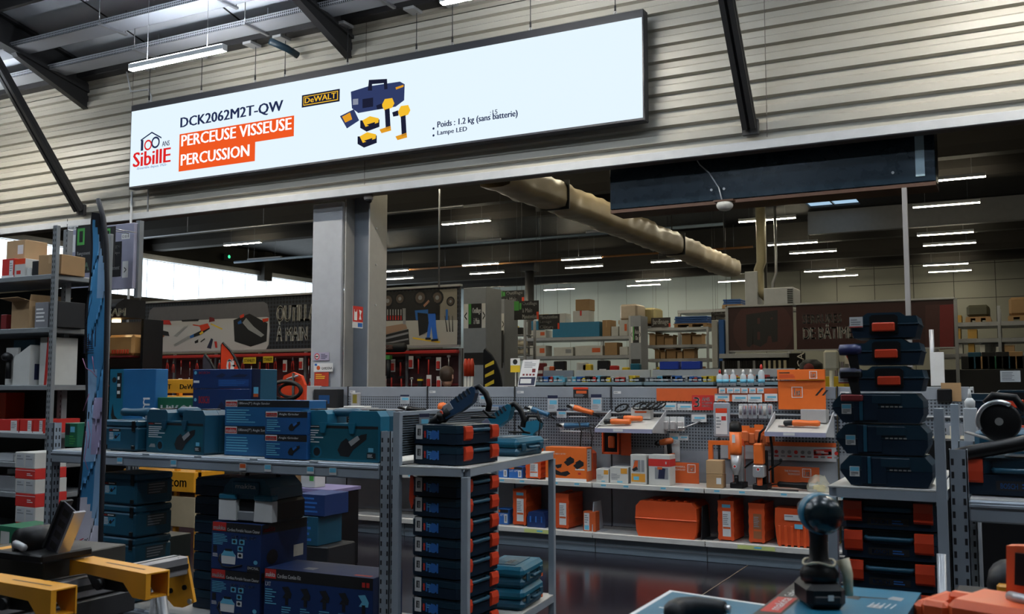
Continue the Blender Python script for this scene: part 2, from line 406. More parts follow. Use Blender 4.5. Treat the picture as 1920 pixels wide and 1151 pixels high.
DIFF_W = glow('neutral_batten_light', (1.0, .94, .82), BATTEN_WALL); DIFF_FILL = glow('cool_fill_light', (.82, .92, 1.0), BATTEN_FILL); UP_FILL = glow('deck_fill_glow', (.85, .92, 1.0), 130)
def batten(L, dm, cat_label, loc, group, ztop, rodx=(.35,)):
 t = thing('batten_light', cat_label, 'batten light', loc, 0, group)
 b = MB(); b.box(-L / 2, L / 2, -.035, .035, .012, .075, PALE, .006); b.box(-L / 2 - .006, -L / 2, -.036, .036, 0, .076, WHITE); b.box(L / 2, L / 2 + .006, -.036, .036, 0, .076, WHITE)
 hs = b.build('housing', t)
 b = MB(); b.box(-L / 2, L / 2, -.03, .03, 0, .0115, dm); b.build('diffuser', t)
 if dm is not DIFF_B: b = MB(); b.box(-L / 2 + .02, L / 2 - .02, -.028, .028, .0755, .079, UP_FILL); b.build('deck_fill_strip', t)  # glowing top strip is added, unseen, to brighten the roof deck
 if ztop > loc[2] + .1:
  for s in (-1, 1):
   b = MB(); b.cyl((s * L * .32, 0, .07), (s * L * .32, 0, ztop - loc[2]), .0025, GALV, n=5); b.build('suspension_wire', hs)
 return t
PXL = [(352, 402.5), (598, 374), (455, 458), (496, 487.5), (914, 335.5), (874, 418), (898, 455), (684, 470), (735, 509), (746, 523), (901, 496.5), (913, 512.5),
       (1145, 435.5), (1090, 486), (1095, 501), (1049, 543), (920, 549), (1207, 535), (1225, 526), (1374, 376), (1438, 413), (1486, 457.5), (1524, 473.5), (1259, 490),
       (1380, 527.5), (1546, 508), (1572, 518), (1774, 385), (1776, 338), (1714, 244), (1772, 439), (1780, 458.5), (1773, 496.5), (1781, 509)]
pts = [at(x, y, Z=5.15) for x, y in PXL]
rows = []
for p in sorted(pts, key=lambda p: p.y):
 for r in rows:
  if abs(r[0].y - p.y) < .7: r.append(p); break
 else: rows.append([p])
for i, r in enumerate(rows):
 r.sort(key=lambda p: p.x)
 for j, p in enumerate(r):
  batten(1.2, DIFF_B, f'lit ceiling batten in row {ORD[i]} behind the opening, {ORD[j]} from the glazed wall', (p.x, p.y, 5.15), 'batten lights over the hall behind', ZC)
for i, x in enumerate((-15.2, -11.7, -8.2, -4.7, -1.2, -13.4, -9.95, -6.4)): batten(1.2, DIFF_B, f'unseen lit ceiling batten just behind the ribbed header, {ORD[i]} from the glazed wall', (x, 12.3 if i < 5 else 10.7, 5.15), 'batten lights just behind the header', ZC)  # row nearest the header is added as fill for the fascia signs
FR = [(x, 7.97, 5.38) for x in (-13.2, -8.58, -4.2, .25, 4.7)] + [(x, yy, 6.6) for yy in (4.6, 1.2) for x in (-13.2, -8.58, -4.2, .25, 4.7)]  # overhead rows are unseen battens added as fill light on the front goods
NAMES = {(-13.2, 7.97): 'beyond the end of the screen beside the knee brace', (-8.58, 7.97): 'hung over the logo end of the screen', (-4.2, 7.97): 'hung over the blank end of the screen', (.25, 7.97): 'washing the ribbed wall past the brace'}
for i, (x, y, z) in enumerate(FR):
 batten(1.5, DIFF_W if y > 7 else DIFF_FILL, 'long lit ceiling batten ' + NAMES.get((x, y), 'added out of view under the front hall roof'), (x, y, z), 'batten lights of the front hall', zr(y) - .02)
# thin service pipes under the hall ceiling
def pipe(y, z, x0, x1, r, m_, label, dipx=None):
 b = MB(); b.tube([(x0, 0, 0), (x1, 0, 0)], r, m_, 8)
 x = x0 + .5
 while x < x1: b.cyl((x, 0, 0), (x, 0, ZC - z - .005), .006, GALV, n=6); x += 2.2
 whole(b, 'service_pipe', label, 'pipe', (0, y, z))
pipe(15.6, 5.0, -19, -9.2, .03, GALV, 'thin grey service pipe near the glazed wall under the beams')
pipe(19.9, 5.0, -19, -5.4, .035, mat('blue_grey_pipe', (.2, .27, .36), .4), 'pale blue grey service pipe crossing the hall under the beams')
pipe(24.9, 5.2, -18, -6, .03, mat('rust_pipe', (.3, .13, .04), .5), 'rust coloured sprinkler pipe crossing under the ceiling beams')
b = MB(); b.tube([(-7.9, 9.3, 5.75), (-7.95, 9.15, 5.8), (-8.05, 8.95, 5.85)], .045, mat('blue_black_duct', (.01, .03, .05), .4), 10); whole(b, 'drain_pipe', 'dark blue pipe sloping up from the wall near the haunch', 'pipe')
b = MB(); b.tube([(-10.55, 9.37, 4.0), (-10.55, 9.37, 5.62), (-10.6, 9.36, 5.72), (-10.95, 9.36, 5.74), (-11.0, 9.36, 5.9), (-11.0, 9.3, 6.1)], .012, PALE, 6); whole(b, 'wall_conduit', 'thin pale conduit bent down the ribbed wall behind the screen end', 'conduit')
# ---------------- the LED screen
GS = glow('screen_white', (.78, .91, 1.0), 1.02)
GN = glow('screen_navy', (.018, .028, .085), 1); GO = glow('screen_orange', (.86, .10, .018), 1); GW = glow('screen_text_white', (.95, .97, 1), 1.1)
GR = glow('screen_red', (.72, .02, .02), 1); GB = glow('screen_black', (.012, .014, .035), 1); GY = glow('screen_yellow', (.9, .52, .03), 1); GBL = glow('screen_blue', (.05, .12, .35), 1)
GD = glow('screen_dark_blue', (.03, .045, .13), 1); GYD = glow('screen_amber', (.75, .33, .02), 1); GG = glow('screen_grey', (.25, .28, .36), 1)
sx0, sx1, sz0, sz1, sy = -10.67, -3.29, 4.315, 5.36, 9.15
scr = thing('led_screen', 'long lit LED advertising screen hung in front of the ribbed wall', 'screen', (0, 0, 0))
m = MB(); m.box(sx0 - .02, sx1 + .02, sy + .004, sy + .13, sz0 - .03, sz1 + .09, mat('screen_casing', (.012, .013, .02), .45), .008); m.build('casing', scr, 'thin black casing')
m = MB(); m.box(sx0, sx1, sy, sy + .006, sz0, sz1, GS); m.build('display_panel', scr, 'glowing white display')
def S(px, py): q = at(px, py, Y=sy); return (q.x, q.z)
def sq(b, px0, py_b, px1, h, t, mt, y, bold=.03):
 """a line of screen lettering: baseline start px, end px, cap height in pixels at the start"""
 a = S(px0, py_b); c = S(px0, py_b - h); e = at(px1, py_b - .14 * (px1 - px0), Y=sy).x
 b.text(t, a[0], e, a[1], c[1], mt, y, bold)
m = MB(); Y1, Y2, Y3 = sy - .002, sy - .004, sy - .006
sq(m, 338, 243, 531, 22, 'DCK2062M2T-QW', GN, Y1, .042)
def bar(px0, pyt, pyb, px1):
 a = S(px0, pyb); c = S(px0, pyt); e = at(px1, pyb - .14 * (px1 - px0), Y=sy).x; m.rect(a[0], e, a[1], c[1], GO, Y1)
bar(336, 252, 288, 551); bar(335, 287, 322, 478)
sq(m, 340, 275, 547, 21, 'PERCEUSE VISSEUSE', GW, Y2, .042); sq(m, 339, 311, 468, 21, 'PERCUSSION', GW, Y2, .042)
m.build('title_lettering', scr); m = MB()
sq(m, 249, 314, 320, 27, 'SibillE', GR, Y1, .04); sq(m, 256, 320, 313, 6, '-Ensemble depuis 1925-', GBL, Y1, 0)
sq(m, 264, 283, 268.5, 20, '1', GN, Y1, 0)
def ring(cx, cy, r, mt):
 c = S(cx, cy); rr = r * .0073
 m.add([(c[0] + q * math.cos(a * math.pi / 10), Y2, c[1] + q * math.sin(a * math.pi / 10)) for q in (rr, rr * .68) for a in range(20)], [(i, (i + 1) % 20, 20 + (i + 1) % 20, 20 + i) for i in range(20)], mt)
ring(278, 272, 10, GR); ring(292, 267, 11, GN)
for a, b_ in (((264, 262), (285, 247)), ((285, 247), (303, 257))):
 a, b_ = S(*a), S(*b_); m.flat([a, b_, (b_[0], b_[1] - .02), (a[0], a[1] - .02)], GN, Y1)
c = S(304, 272); m.text('ANS', c[0], c[0] + .14, c[1] - .02, c[1] + .05, GN, Y1)
m.build('logo_lettering', scr); m = MB()
sq(m, 820, 243, 971, 15, 'Poids : 1.2 kg (sans batterie)', GN, Y1, .03); sq(m, 820, 256, 876, 11, 'Lampe LED', GN, Y1, .03); sq(m, 919, 216, 933, 9, ':15', GN, Y1, .01)
for q in ((813, 241), (813, 254)): c = S(*q); m.disc(c[0], c[1], .014, GN, Y1, 10)
m.build('screen_lettering', scr)
m = MB()
a, c = S(566, 202), S(566, 179); e = at(637, 190, Y=sy).x
m.rect(a[0], e, a[1], c[1], GB, Y1); m.rect(a[0] + .025, e - .025, a[1] + .02, c[1] - .02, GY, Y2); m.rect(a[0] + .035, e - .035, a[1] + .03, c[1] - .03, GB, Y3)
m.text('DeWALT', a[0] + .05, e - .05, a[1] + .045, c[1] - .04, GY, Y3 - .001, .03)
def poly(mt, y, *ps): m.flat([S(*p) for p in ps], mt, y)
poly(GD, Y1, (658, 172), (690, 162), (750, 153), (759, 158), (758, 188), (742, 200), (700, 207), (672, 212), (660, 203))
poly(GB, Y2, (690, 170), (692, 150), (726, 148), (727, 167), (721, 168), (720, 156), (698, 158), (698, 170))
poly(GG, Y2, (662, 186), (672, 185), (672, 196), (662, 197)); poly(GB, Y2, (680, 186), (700, 183), (700, 200), (680, 203)); poly(GYD, Y2, (742, 164), (757, 159), (757, 163), (743, 168))
poly(GD, Y3, (638, 218), (664, 205), (674, 226), (651, 241)); poly(GYD, Y3 - .001, (642, 219), (657, 211), (661, 224), (648, 230))
for dx, dy in ((0, 0), (-5, 30)):
 poly(GB, Y3, (676 + dx, 226 + dy), (712 + dx, 224 + dy), (712 + dx, 238 + dy), (688 + dx, 247 + dy), (676 + dx, 240 + dy)); poly(GY, Y3 - .001, (680 + dx, 226 + dy), (694 + dx, 218 + dy), (711 + dx, 222 + dy), (710 + dx, 230 + dy), (686 + dx, 238 + dy))
 poly(GB, Y3 - .002, (688 + dx, 234 + dy), (704 + dx, 229 + dy), (702 + dx, 240 + dy))
for dx, dy in ((0, 0), (30, 13)):
 poly(GY, Y3, (716 + dx, 198 + dy), (722 + dx, 186 + dy), (736 + dx, 184 + dy), (740 + dx, 194 + dy), (736 + dx, 202 + dy), (722 + dx, 208 + dy)); poly(GB, Y3 - .001, (722 + dx, 206 + dy), (731 + dx, 203 + dy), (733 + dx, 240 + dy), (724 + dx, 243 + dy))
 poly(GYD, Y3 - .001, (712 + dx, 243 + dy), (733 + dx, 236 + dy), (734 + dx, 245 + dy), (716 + dx, 250 + dy)); poly(GB, Y3 - .001, (706 + dx, 198 + dy), (717 + dx, 194 + dy), (718 + dx, 204 + dy), (708 + dx, 206 + dy))
m.build('screen_picture_print', scr, 'power tool kit shown on the screen')
for i, px in enumerate((276, 374, 475, 531, 649, 779, 847, 995, 1156)):
 x = at(px, 300, Y=sy + .06).x
 m = MB(); m.tube([(x, sy + .06, sz1 + .13), (x, sy + .06, zr(sy) - .01)], .005, DARKSTEEL, 6); m.cyl((x, sy + .06, sz1 + .14), (x, sy + .06, sz1 + .2), .011, DARKSTEEL, n=8)
 m.tube([(x + .014 * math.cos(a * math.pi / 5), sy + .06, sz1 + .115 + .022 * math.sin(a * math.pi / 5)) for a in range(10)], .006, STEEL, 6, True)
 m.box(x - .09, x + .05, sy - .09, sy + .11, 5.93, 5.965, SILVER, .004)
 m.build('hanging_cable', scr)
# ---------------- roller shutter housing, sensor, dome camera, duct, heater
t = thing('roller_shutter_housing', 'long blue black shutter housing hung under the ribbed wall', 'shutter box', (0, 0, 0))
HB = mat('blue_black_sheet', (.006, .018, .032), .28, .35)
m = MB(); m.box(-3.87, -.63, 9.7, 10.1, 3.51, 4.35, HB, .004); m.build('casing', t)
m = MB(); m.box(-.80, -.72, 9.69, 9.698, 3.56, 4.2, mat('pale_blue_strip', (.3, .42, .5), .4)); m.build('end_bracket', t, 'pale blue end bracket')
m = MB(); m.box(-3.87, -.63, 9.71, 10.09, 3.47, 3.505, mat('rust_lip', (.07, .03, .015), .6)); m.build('bottom_lip', t)
for x in (-2.75, -2.62, -1.0):
 for z in (3.62, 4.0): m = MB(); m.cyl((x, 9.7, z), (x, 9.69, z), .014, STEEL, n=8); m.build('bolt', t)
m = MB(); m.lathe([(.03, .0), (.075, -.005), (.085, -.03), (.08, -.055), (.055, -.08), (.02, -.09)], mat('sensor_white', (.5, .5, .48), .4), n=18)
t = thing('ceiling_sensor', 'round white sensor hung under the shutter housing', 'sensor', (-2.6, 9.64, 3.47)); m.build('sensor_dome', t)
m = MB(); m.box(-.1, .1, -.05, .05, .001, .02, mat('rust_lip', (0, 0, 0))); m.build('mounting_plate', t)
m = MB(); m.tube([(-.02, -.03, .02), (-.06, 0, .16), (-.16, .02, .32), (-.26, .03, .42), (-.32, .03, .52)], .007, PALE, 6); m.build('wire', t)
t = thing('dome_camera', 'small white dome camera under the wall beside the column', 'camera', (-6.93, 9.5, 3.91))
m = MB(); m.lathe([(.02, 0), (.055, 0), (.06, -.03), (.05, -.05)], WHITE); m.build('housing', t); m = MB(); m.lathe([(.045, -.05), (.04, -.075), (.022, -.09), (.003, -.095)], BLACK); m.build('lens_dome', t)
t = thing('fabric_duct', 'long tan fabric air duct running back under the dark ceiling', 'duct', (-5.1, 0, 0))
DUCT = mat('tan_fabric', (.40, .33, .22), .38, var=.08, scale=3, bump=.25)
def duct_seg(y0, y1, seed):
 r = random.Random(seed); n, k = int((y1 - y0) / .06), 16; vs, fs = [], []
 ph = [r.uniform(0, 6) for _ in range(6)]
 for i in range(n + 1):
  y = y0 + (y1 - y0) * i / n; e = min(1, min(i, n - i) / 3)
  for j in range(k):
   a = 2 * math.pi * j / k; c, s_ = math.cos(a), math.sin(a)
   q = (abs(c) ** 5 + abs(s_) ** 5) ** (-1 / 5)
   w = 1 + e * (.05 * math.sin(7.5 * y + 2.2 * a + ph[0]) * math.sin(2.1 * y + ph[1]) + .03 * math.sin(17 * y - 3 * a + ph[2]) + .03 * math.sin(4 * y + a + ph[3]))
   vs.append((-.22 + .22 * q * c * w, y, 4.08 + .175 * q * s_ * w))
 for i in range(n): fs += [(i * k + j, i * k + (j + 1) % k, (i + 1) * k + (j + 1) % k, (i + 1) * k + j) for j in range(k)]
 b = MB(); b.add(vs, fs, DUCT, True); b.build('fabric_sleeve', t)
for a, b_ in ((9.75, 11.3), (11.34, 16.2), (16.24, 20.1)): duct_seg(a, b_, int(a * 10))
for y in (11.32, 16.22):
 m = MB(); m.box(-.46, .02, y - .012, y + .012, 3.89, 4.27, FRAMEM); m.build('collar', t)
 m = MB(); m.cyl((-.22, y, 4.27), (-.22, y, ZC), .012, FRAMEM, n=6); m.build('hanger', t)
for y in (10.2, 19.6): m = MB(); m.cyl((-.22, y, 4.25), (-.22, y, ZC), .008, FRAMEM, n=6); m.build('hanger', t)
t = thing('air_heater', 'pale grey air heater box hung at the far end of the duct', 'heater', (0, 0, 0))
m = MB(); m.box(-5.04, -4.78, 20.15, 20.6, 3.2, 4.0, PALE, .01); m.build('air_plenum', t)
m = MB(); m.box(-4.62, -4.02, 20.0, 20.7, 3.25, 3.62, PALE, .015); m.build('burner_box', t)
m = MB();
for k in range(8): m.box(-4.14, -4.03, 19.99, 19.998, 3.29 + .038 * k, 3.31 + .038 * k, BLACK)
m.build('vent_grille', t)
m = MB(); m.tube([(-4.5, 20.3, 3.6), (-4.5, 20.3, 3.75), (-4.42, 20.3, 3.95), (-4.42, 20.3, ZC)], .03, GALV, 8); m.build('flue_pipe', t)
m = MB(); m.tube([(-4.72, 20.3, ZC), (-4.72, 20.3, 4.2), (-4.78, 20.3, 4.05), (-4.78, 20.3, 3.6), (-4.62, 20.3, 3.45)], .1, mat('ochre_pipe', (.3, .26, .16), .5), 12); m.build('air_pipe', t)
m = MB(); m.box(-3.0 - 1.7, -4.66, 20.5, 20.54, 3.6, ZC, FRAMEM); m.build('support_post', t)
m = MB(); m.box(-.045, .0, 0, .045, 0, 3.44, mat('post_grey', (.3, .29, .29), .4, .3), .003); m.box(-.07, .03, -.02, .065, 0, .008, STEEL); whole(m, 'support_post', 'slim grey steel post under the shutter housing end', 'post', (-.87, 9.55, 0))
t = thing('exit_sign', 'small exit light glowing green high on the concrete beam', 'exit sign', (-20.9, 21.6, 5.45), R(90))
m = MB(); m.box(-.18, .18, -.03, .03, -.1, .1, CHAR, .01); m.build('housing', t); m = MB(); m.disc(.04, .03, .05, glow('green_led', (.05, .9, .3), 2), -.032, 10); m.build('lamp', t)
# ================================================================== KIT OF SHOP GOODS (each function builds one thing with its parts)
def carton(label, loc, rot, w, d, h, body, deco=None, side=None, top=None, cat='box', name='product_box', group=None, edge=.003):
 """box with its front on -y, its base centred on loc; deco/side/top draw the print of the front, +x side and top"""
 t = thing(name, label, cat, loc, rot, group)
 b = MB(); b.box(-w / 2, w / 2, 0, d, 0, h, body, edge)
 if top is None and edge: b.rect(-w / 2 + .01, w / 2 - .01, d * .5 - .001, d * .5 + .001, BLACKINK, h + .0004, 'z')
 b.build('carton_body', t)
 if deco or side or top:
  b = MB()
  if deco: deco(b, w, h)
  if side: side(b, w / 2 + .001, d, h)
  if top: top(b, w, d, h + .001)
  b.build('printed_pattern', t)
 return t
def simple_box(label, loc, rot, w, d, h, body, cat='box', name='cardboard_box', group=None, tape=None, tag=None):
 b = MB(); b.box(-w / 2, w / 2, 0, d, 0, h, body, .004)
 if tape: b.rect(-w * .06, w * .06, h * .55, h, tape, -.001); b.rect(-w * .06, w * .06, 0, d, tape, h + .001, 'z')
 if tag: b.rect(w * .12, w * .42, h * .3, h * .75, tag, -.001)
 return whole(b, name, label, cat, loc, rot, group)
def open_box(label, loc, rot, w, d, h, body, group=None):
 t = thing('open_cardboard_box', label, 'box', loc, rot, group); th = .005
 b = MB(); b.box(-w / 2, w / 2, 0, d, 0, th, body)
 for a in ((-w / 2, w / 2, 0, th), (-w / 2, w / 2, d - th, d), (-w / 2, -w / 2 + th, th, d - th), (w / 2 - th, w / 2, th, d - th)): b.box(*a, th, h, body)
 b.build('carton_body', t)
 for k, (x0, y0, x1, y1, dx, dy) in enumerate(((-w / 2, 0, w / 2, 0, 0, -.35 * d), (-w / 2, d, w / 2, d, 0, .3 * d), (w / 2, 0, w / 2, d, .06 * w, 0))):
  b = MB(); v = [(x0, y0, h), (x1, y1, h), (x1 + dx, y1 + dy, h + .3 * h * (.3 if k == 0 else .7)), (x0 + dx, y0 + dy, h + .3 * h * (.3 if k == 0 else .7))]
  b.add(v + [(p[0], p[1], p[2] + th) for p in v], [(0, 1, 2, 3), (7, 6, 5, 4), (0, 4, 5, 1), (1, 5, 6, 2), (2, 6, 7, 3), (3, 7, 4, 0)], body); b.build('flap', t)
 return t
# ---- grinder picture as print
def pic_grinder(b, cx, cz, s, y=-.0022, c1=BLACKINK, c2=BLUEINK):
 b.flat([(cx + s * p, cz + s * q) for p, q in ((-.5, -.12), (-.38, .1), (-.2, .22), (-.05, .1), (.3, .32), (.52, .36), (.5, .2), (.05, -.1), (-.1, -.3), (-.4, -.28))], c1, y)
 b.flat([(cx + s * p, cz + s * q) for p, q in ((-.12, .12), (-.02, .0), (.28, .2), (.2, .3))], c2, y - .0006)
def pic_vac(b, cx, cz, s, y=-.0022):
 b.flat([(cx + s * p, cz + s * q) for p, q in ((-.35, -.35), (.35, -.35), (.38, .1), (.2, .3), (-.2, .3), (-.38, .1))], WHITE, y)
 b.flat([(cx + s * p, cz + s * q) for p, q in ((-.38, .05), (.38, .05), (.22, .33), (-.22, .33))], CYANINK, y - .0005); b.rect(cx - .18 * s, cx + .18 * s, cz + .3 * s, cz + .42 * s, BLACKINK, y - .0007)
 b.tube([(cx + s * p, y, cz + s * q) for p, q in ((-.42, .1), (-.5, -.2), (-.3, -.5), (.1, -.52), (.5, -.4), (.7, -.35))], .04 * s, BLACKINK, 4)
# ---- teal power tool carton: red and white name plate, black title bar, lines of print
def mk_box(label, loc, rot, w, d, h, title, body=TEALBOX, pic=True, big=False, group=None, tone=TEALBOX, bar=.26):
 def deco(b, w, h):
  z1 = h; zb = h * (1 - bar); x0 = -w / 2
  b.rect(x0, w / 2, zb, z1, BLACKINK, -.0008); rw = min(.3 * w, .1)
  b.rect(x0 + .006, x0 + rw, zb, z1 - .002, WHITE, -.0012); b.rect(x0 + .009, x0 + rw - .003, zb + .004, z1 - .009 if not big else z1 - .002, RED, -.0016)
  b.text('makita', x0 + .014, x0 + rw - .008, zb + (z1 - zb) * .2, zb + (z1 - zb) * .68, WHITE, -.0022, .02)
  b.text(title, x0 + rw + .012, x0 + rw + .012 + min(.62 * w - 0, .0105 * len(title) + .01), zb + (z1 - zb) * .28, zb + (z1 - zb) * .72, WHITE, -.0014, 0)
  b.lines(x0 + .015, x0 + .38 * w, h * .12, zb - h * .08, 6, CYANINK, -.0014, len(label))
  if pic: pic_grinder(b, w * .2, h * .36, min(h * .62, w * .4), -.002)
 return carton(label, loc, rot, w, d, h, body, deco, cat='tool box', name='power_tool_box', group=group)
def vac_box(label, loc, rot, group):
 w, d, h = .33, .42, .315
 def deco(b, w, h):
  x0 = -w / 2; zb = h * .8
  b.rect(x0, w / 2, zb, h, BLACKINK, -.0008); b.rect(x0 + .008, x0 + .1, zb + .005, h, RED, -.0014); b.text('makita', x0 + .013, x0 + .095, zb + .013, zb + .042, WHITE, -.002, .03)
  b.text('Cordless Portable Vacuum Cleaner', x0 + .108, w / 2 - .006, zb + .008, zb + .028, WHITE, -.0014, 0)
  b.lines(x0 + .012, x0 + .13, h * .52, h * .76, 7, CYANINK, -.0014, 3); b.text('LXT  AVL  XPT', x0 + .14, w / 2 - .03, h * .68, h * .735, WHITE, -.0014, .01)
  pic_vac(b, x0 + .12, h * .28, .13)
  for q in ((.14, .56), (.19, .56), (.18, .42), (.18, .28)): b.rect(x0 + q[0], x0 + q[0] + .035, h * q[1], h * q[1] + .034, CYANINK if q[1] > .3 else WHITE, -.0014); b.disc(x0 + q[0] + .017, h * q[1] + .017, .011, BLACKINK, -.002, 8)
  b.rect(x0 + .015, x0 + .04, h * .36, h * .5, BLACKINK, -.0014); b.lines(x0 + .012, x0 + .05, h * .26, h * .34, 3, WHITE, -.0014, 5)
  b.rect(w / 2 - .085, w / 2, .0, h * .14, BLACKINK, -.0014); b.text('DVC750L', w / 2 - .08, w / 2 - .008, h * .07, h * .12, WHITE, -.002, 0); b.disc(w / 2 - .03, h * .22, .014, CYANINK, -.0014, 10)
 def side(b, x, d, h):
  b.rect(.01, d - .01, h * .8, h, BLACKINK, x, 'x'); b.text('makita', .02, .12, h * .84, h * .95, RED, x + .001, .02, 'x'); b.rect(d - .13, d - .04, h * .2, h * .45, CARDW, x + .0006, 'x'); b.disc(.1, h * .3, .05, BLACKINK, x + .0008, 12, ax='x')
 return carton(label, loc, rot, w, d, h, DEEPBOX, deco, side, cat='tool box', name='vacuum_cleaner_box', group=group)
# ---- hard case with two red latches on the front, handle in the lid (front -y, short ends at +-x)
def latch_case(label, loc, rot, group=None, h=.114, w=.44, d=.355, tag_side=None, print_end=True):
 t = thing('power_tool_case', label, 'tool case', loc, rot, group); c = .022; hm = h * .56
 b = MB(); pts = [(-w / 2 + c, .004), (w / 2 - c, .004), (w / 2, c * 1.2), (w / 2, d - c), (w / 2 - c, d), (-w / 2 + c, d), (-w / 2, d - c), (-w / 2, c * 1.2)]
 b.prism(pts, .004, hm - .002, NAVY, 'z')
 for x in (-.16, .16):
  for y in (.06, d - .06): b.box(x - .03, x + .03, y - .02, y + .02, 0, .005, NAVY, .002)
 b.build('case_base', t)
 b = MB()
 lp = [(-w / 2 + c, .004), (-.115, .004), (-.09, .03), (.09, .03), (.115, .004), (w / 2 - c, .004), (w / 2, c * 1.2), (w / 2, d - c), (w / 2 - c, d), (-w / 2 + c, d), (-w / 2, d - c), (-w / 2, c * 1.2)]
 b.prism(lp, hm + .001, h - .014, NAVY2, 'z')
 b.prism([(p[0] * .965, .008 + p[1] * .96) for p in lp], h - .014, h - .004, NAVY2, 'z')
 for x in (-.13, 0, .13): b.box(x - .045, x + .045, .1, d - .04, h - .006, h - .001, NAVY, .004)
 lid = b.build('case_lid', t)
 b = MB(); b.tube([(-.085, .03, hm + .016), (-.082, .004, hm + .016), (-.07, -.002, hm + .016), (.07, -.002, hm + .016), (.082, .004, hm + .016), (.085, .03, hm + .016)], .0095, TEAL2, 8); b.build('carry_handle', lid)
 for x in (-w * .333 - .0 if w > .36 else -.128, w * .333 if w > .36 else .128):
  b = MB(); b.prism([(-.008, hm - .025), (.006, hm - .036), (.006, h - .006), (-.006, h - .008), (-.012, hm + .01)], x - .034, x + .034, REDP, 'x'); b.build('latch', lid, 'red latch')
 b = MB(); X = -w / 2 - .0012
 if print_end:
  for k in range(6):
   b.rect(.13 + k * .016, .14 + k * .016, hm - .03 + .004 * (k % 3), hm + .016 - .004 * (k % 2), BLUEINK if k < 5 else RED, X, 'x')
  b.disc(.16, hm - .008, .024, BLUEINK, X - .0006, 10, ax='x'); b.lines(.16, .2, hm - .03, hm + .012, 4, CYANINK, X, 2, 'x')
  b.build('printed_pattern', t)
  b = MB(); b.rect(d - .07, d - .03, hm - .03, hm + .04, PAPER, X - .0008, 'x'); b.rect(d - .06, d - .04, hm - .012, hm + .022, BLACKINK, X - .0014, 'x'); b.lines(d - .057, d - .043, hm - .01, hm + .018, 4, PAPER, X - .002, 4, 'x'); b.build('price_sticker', t, 'white price sticker')
 else:
  b.rect(-.075, .075, h * .16, h * .4, BLACKINK, .0026); b.text('BOSCH', -.06, .0, h * .2, h * .34, BLUEINK, .0018, .01); b.lines(.015, .065, h * .2, h * .36, 2, BLUEINK, .0018, 3); b.build('printed_pattern', t)
  b = MB(); b.box(-.08, .08, .031, .04, hm + .022, h - .02, mat('smoky_pale_strip', (.2, .34, .42), .2)); b.build('label_holder', lid, 'pale label holder')
 return t
# ---- case with sloping cut ends seen from its long side
def hex_case(label, loc, rot, group):
 w, d, h = .41, .3, .117
 t = thing('grinder_case', label, 'tool case', loc, rot, group)
 b = MB(); s = .05
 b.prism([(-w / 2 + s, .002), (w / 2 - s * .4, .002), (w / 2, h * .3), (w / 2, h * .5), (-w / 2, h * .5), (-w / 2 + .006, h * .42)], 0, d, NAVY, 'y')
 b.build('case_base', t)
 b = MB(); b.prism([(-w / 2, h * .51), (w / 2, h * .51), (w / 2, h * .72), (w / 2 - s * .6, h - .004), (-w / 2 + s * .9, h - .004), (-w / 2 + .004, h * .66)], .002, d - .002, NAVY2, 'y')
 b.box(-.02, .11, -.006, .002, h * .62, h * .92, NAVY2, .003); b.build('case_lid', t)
 b = MB(); b.box(-.078, -.062, -.008, 0, .01, h - .006, TEAL2, .002); b.box(-.105, -.0805, -.006, 0, .008, h * .96, NAVY, .002); b.box(-.06, .005, -.005, 0, .01, h * .92, NAVY, .003); b.build('hinge_rib', t)
 b = MB();
 for k in range(5): b.box(.02 + .02 * k, .034 + .02 * k, -.004, 0, h * .52, h * .56, STEEL)
 b.build('hinge_clip', t)
 b = MB(); b.rect(-.16, -.115, h * .3, h * .62, PAPER, -.001); b.rect(-.158, -.117, h * .47, h * .6, CYANINK, -.0016); b.lines(-.155, -.12, h * .32, h * .45, 3, BLACKINK, -.0016, 2); b.build('price_sticker', t, 'white and cyan price sticker')
 return t
# ---- smaller case with a single red latch in the middle
def mono_case(label, loc, rot, group, w=.285, h=.103, d=.3):
 t = thing('power_tool_case', label, 'tool case', loc, rot, group)
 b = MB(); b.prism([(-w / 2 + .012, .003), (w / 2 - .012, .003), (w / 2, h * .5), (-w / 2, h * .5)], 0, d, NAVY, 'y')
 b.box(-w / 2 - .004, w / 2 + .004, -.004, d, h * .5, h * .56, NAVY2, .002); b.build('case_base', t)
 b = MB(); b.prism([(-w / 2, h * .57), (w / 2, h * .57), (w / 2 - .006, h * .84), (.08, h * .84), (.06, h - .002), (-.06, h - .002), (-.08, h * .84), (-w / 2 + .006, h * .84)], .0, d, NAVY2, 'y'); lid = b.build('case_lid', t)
 b = MB(); b.prism([(-.052, h * .2), (.052, h * .2), (.052, h * .82), (.042, h * .9), (-.042, h * .9), (-.052, h * .82)], -.005, -.0005, BLACK, 'y'); b.build('latch_recess', lid)
 b = MB(); b.box(-.042, .042, -.016, -.005, h * .26, h * .6, REDP, .004); b.build('latch', lid, 'red latch')
 return t
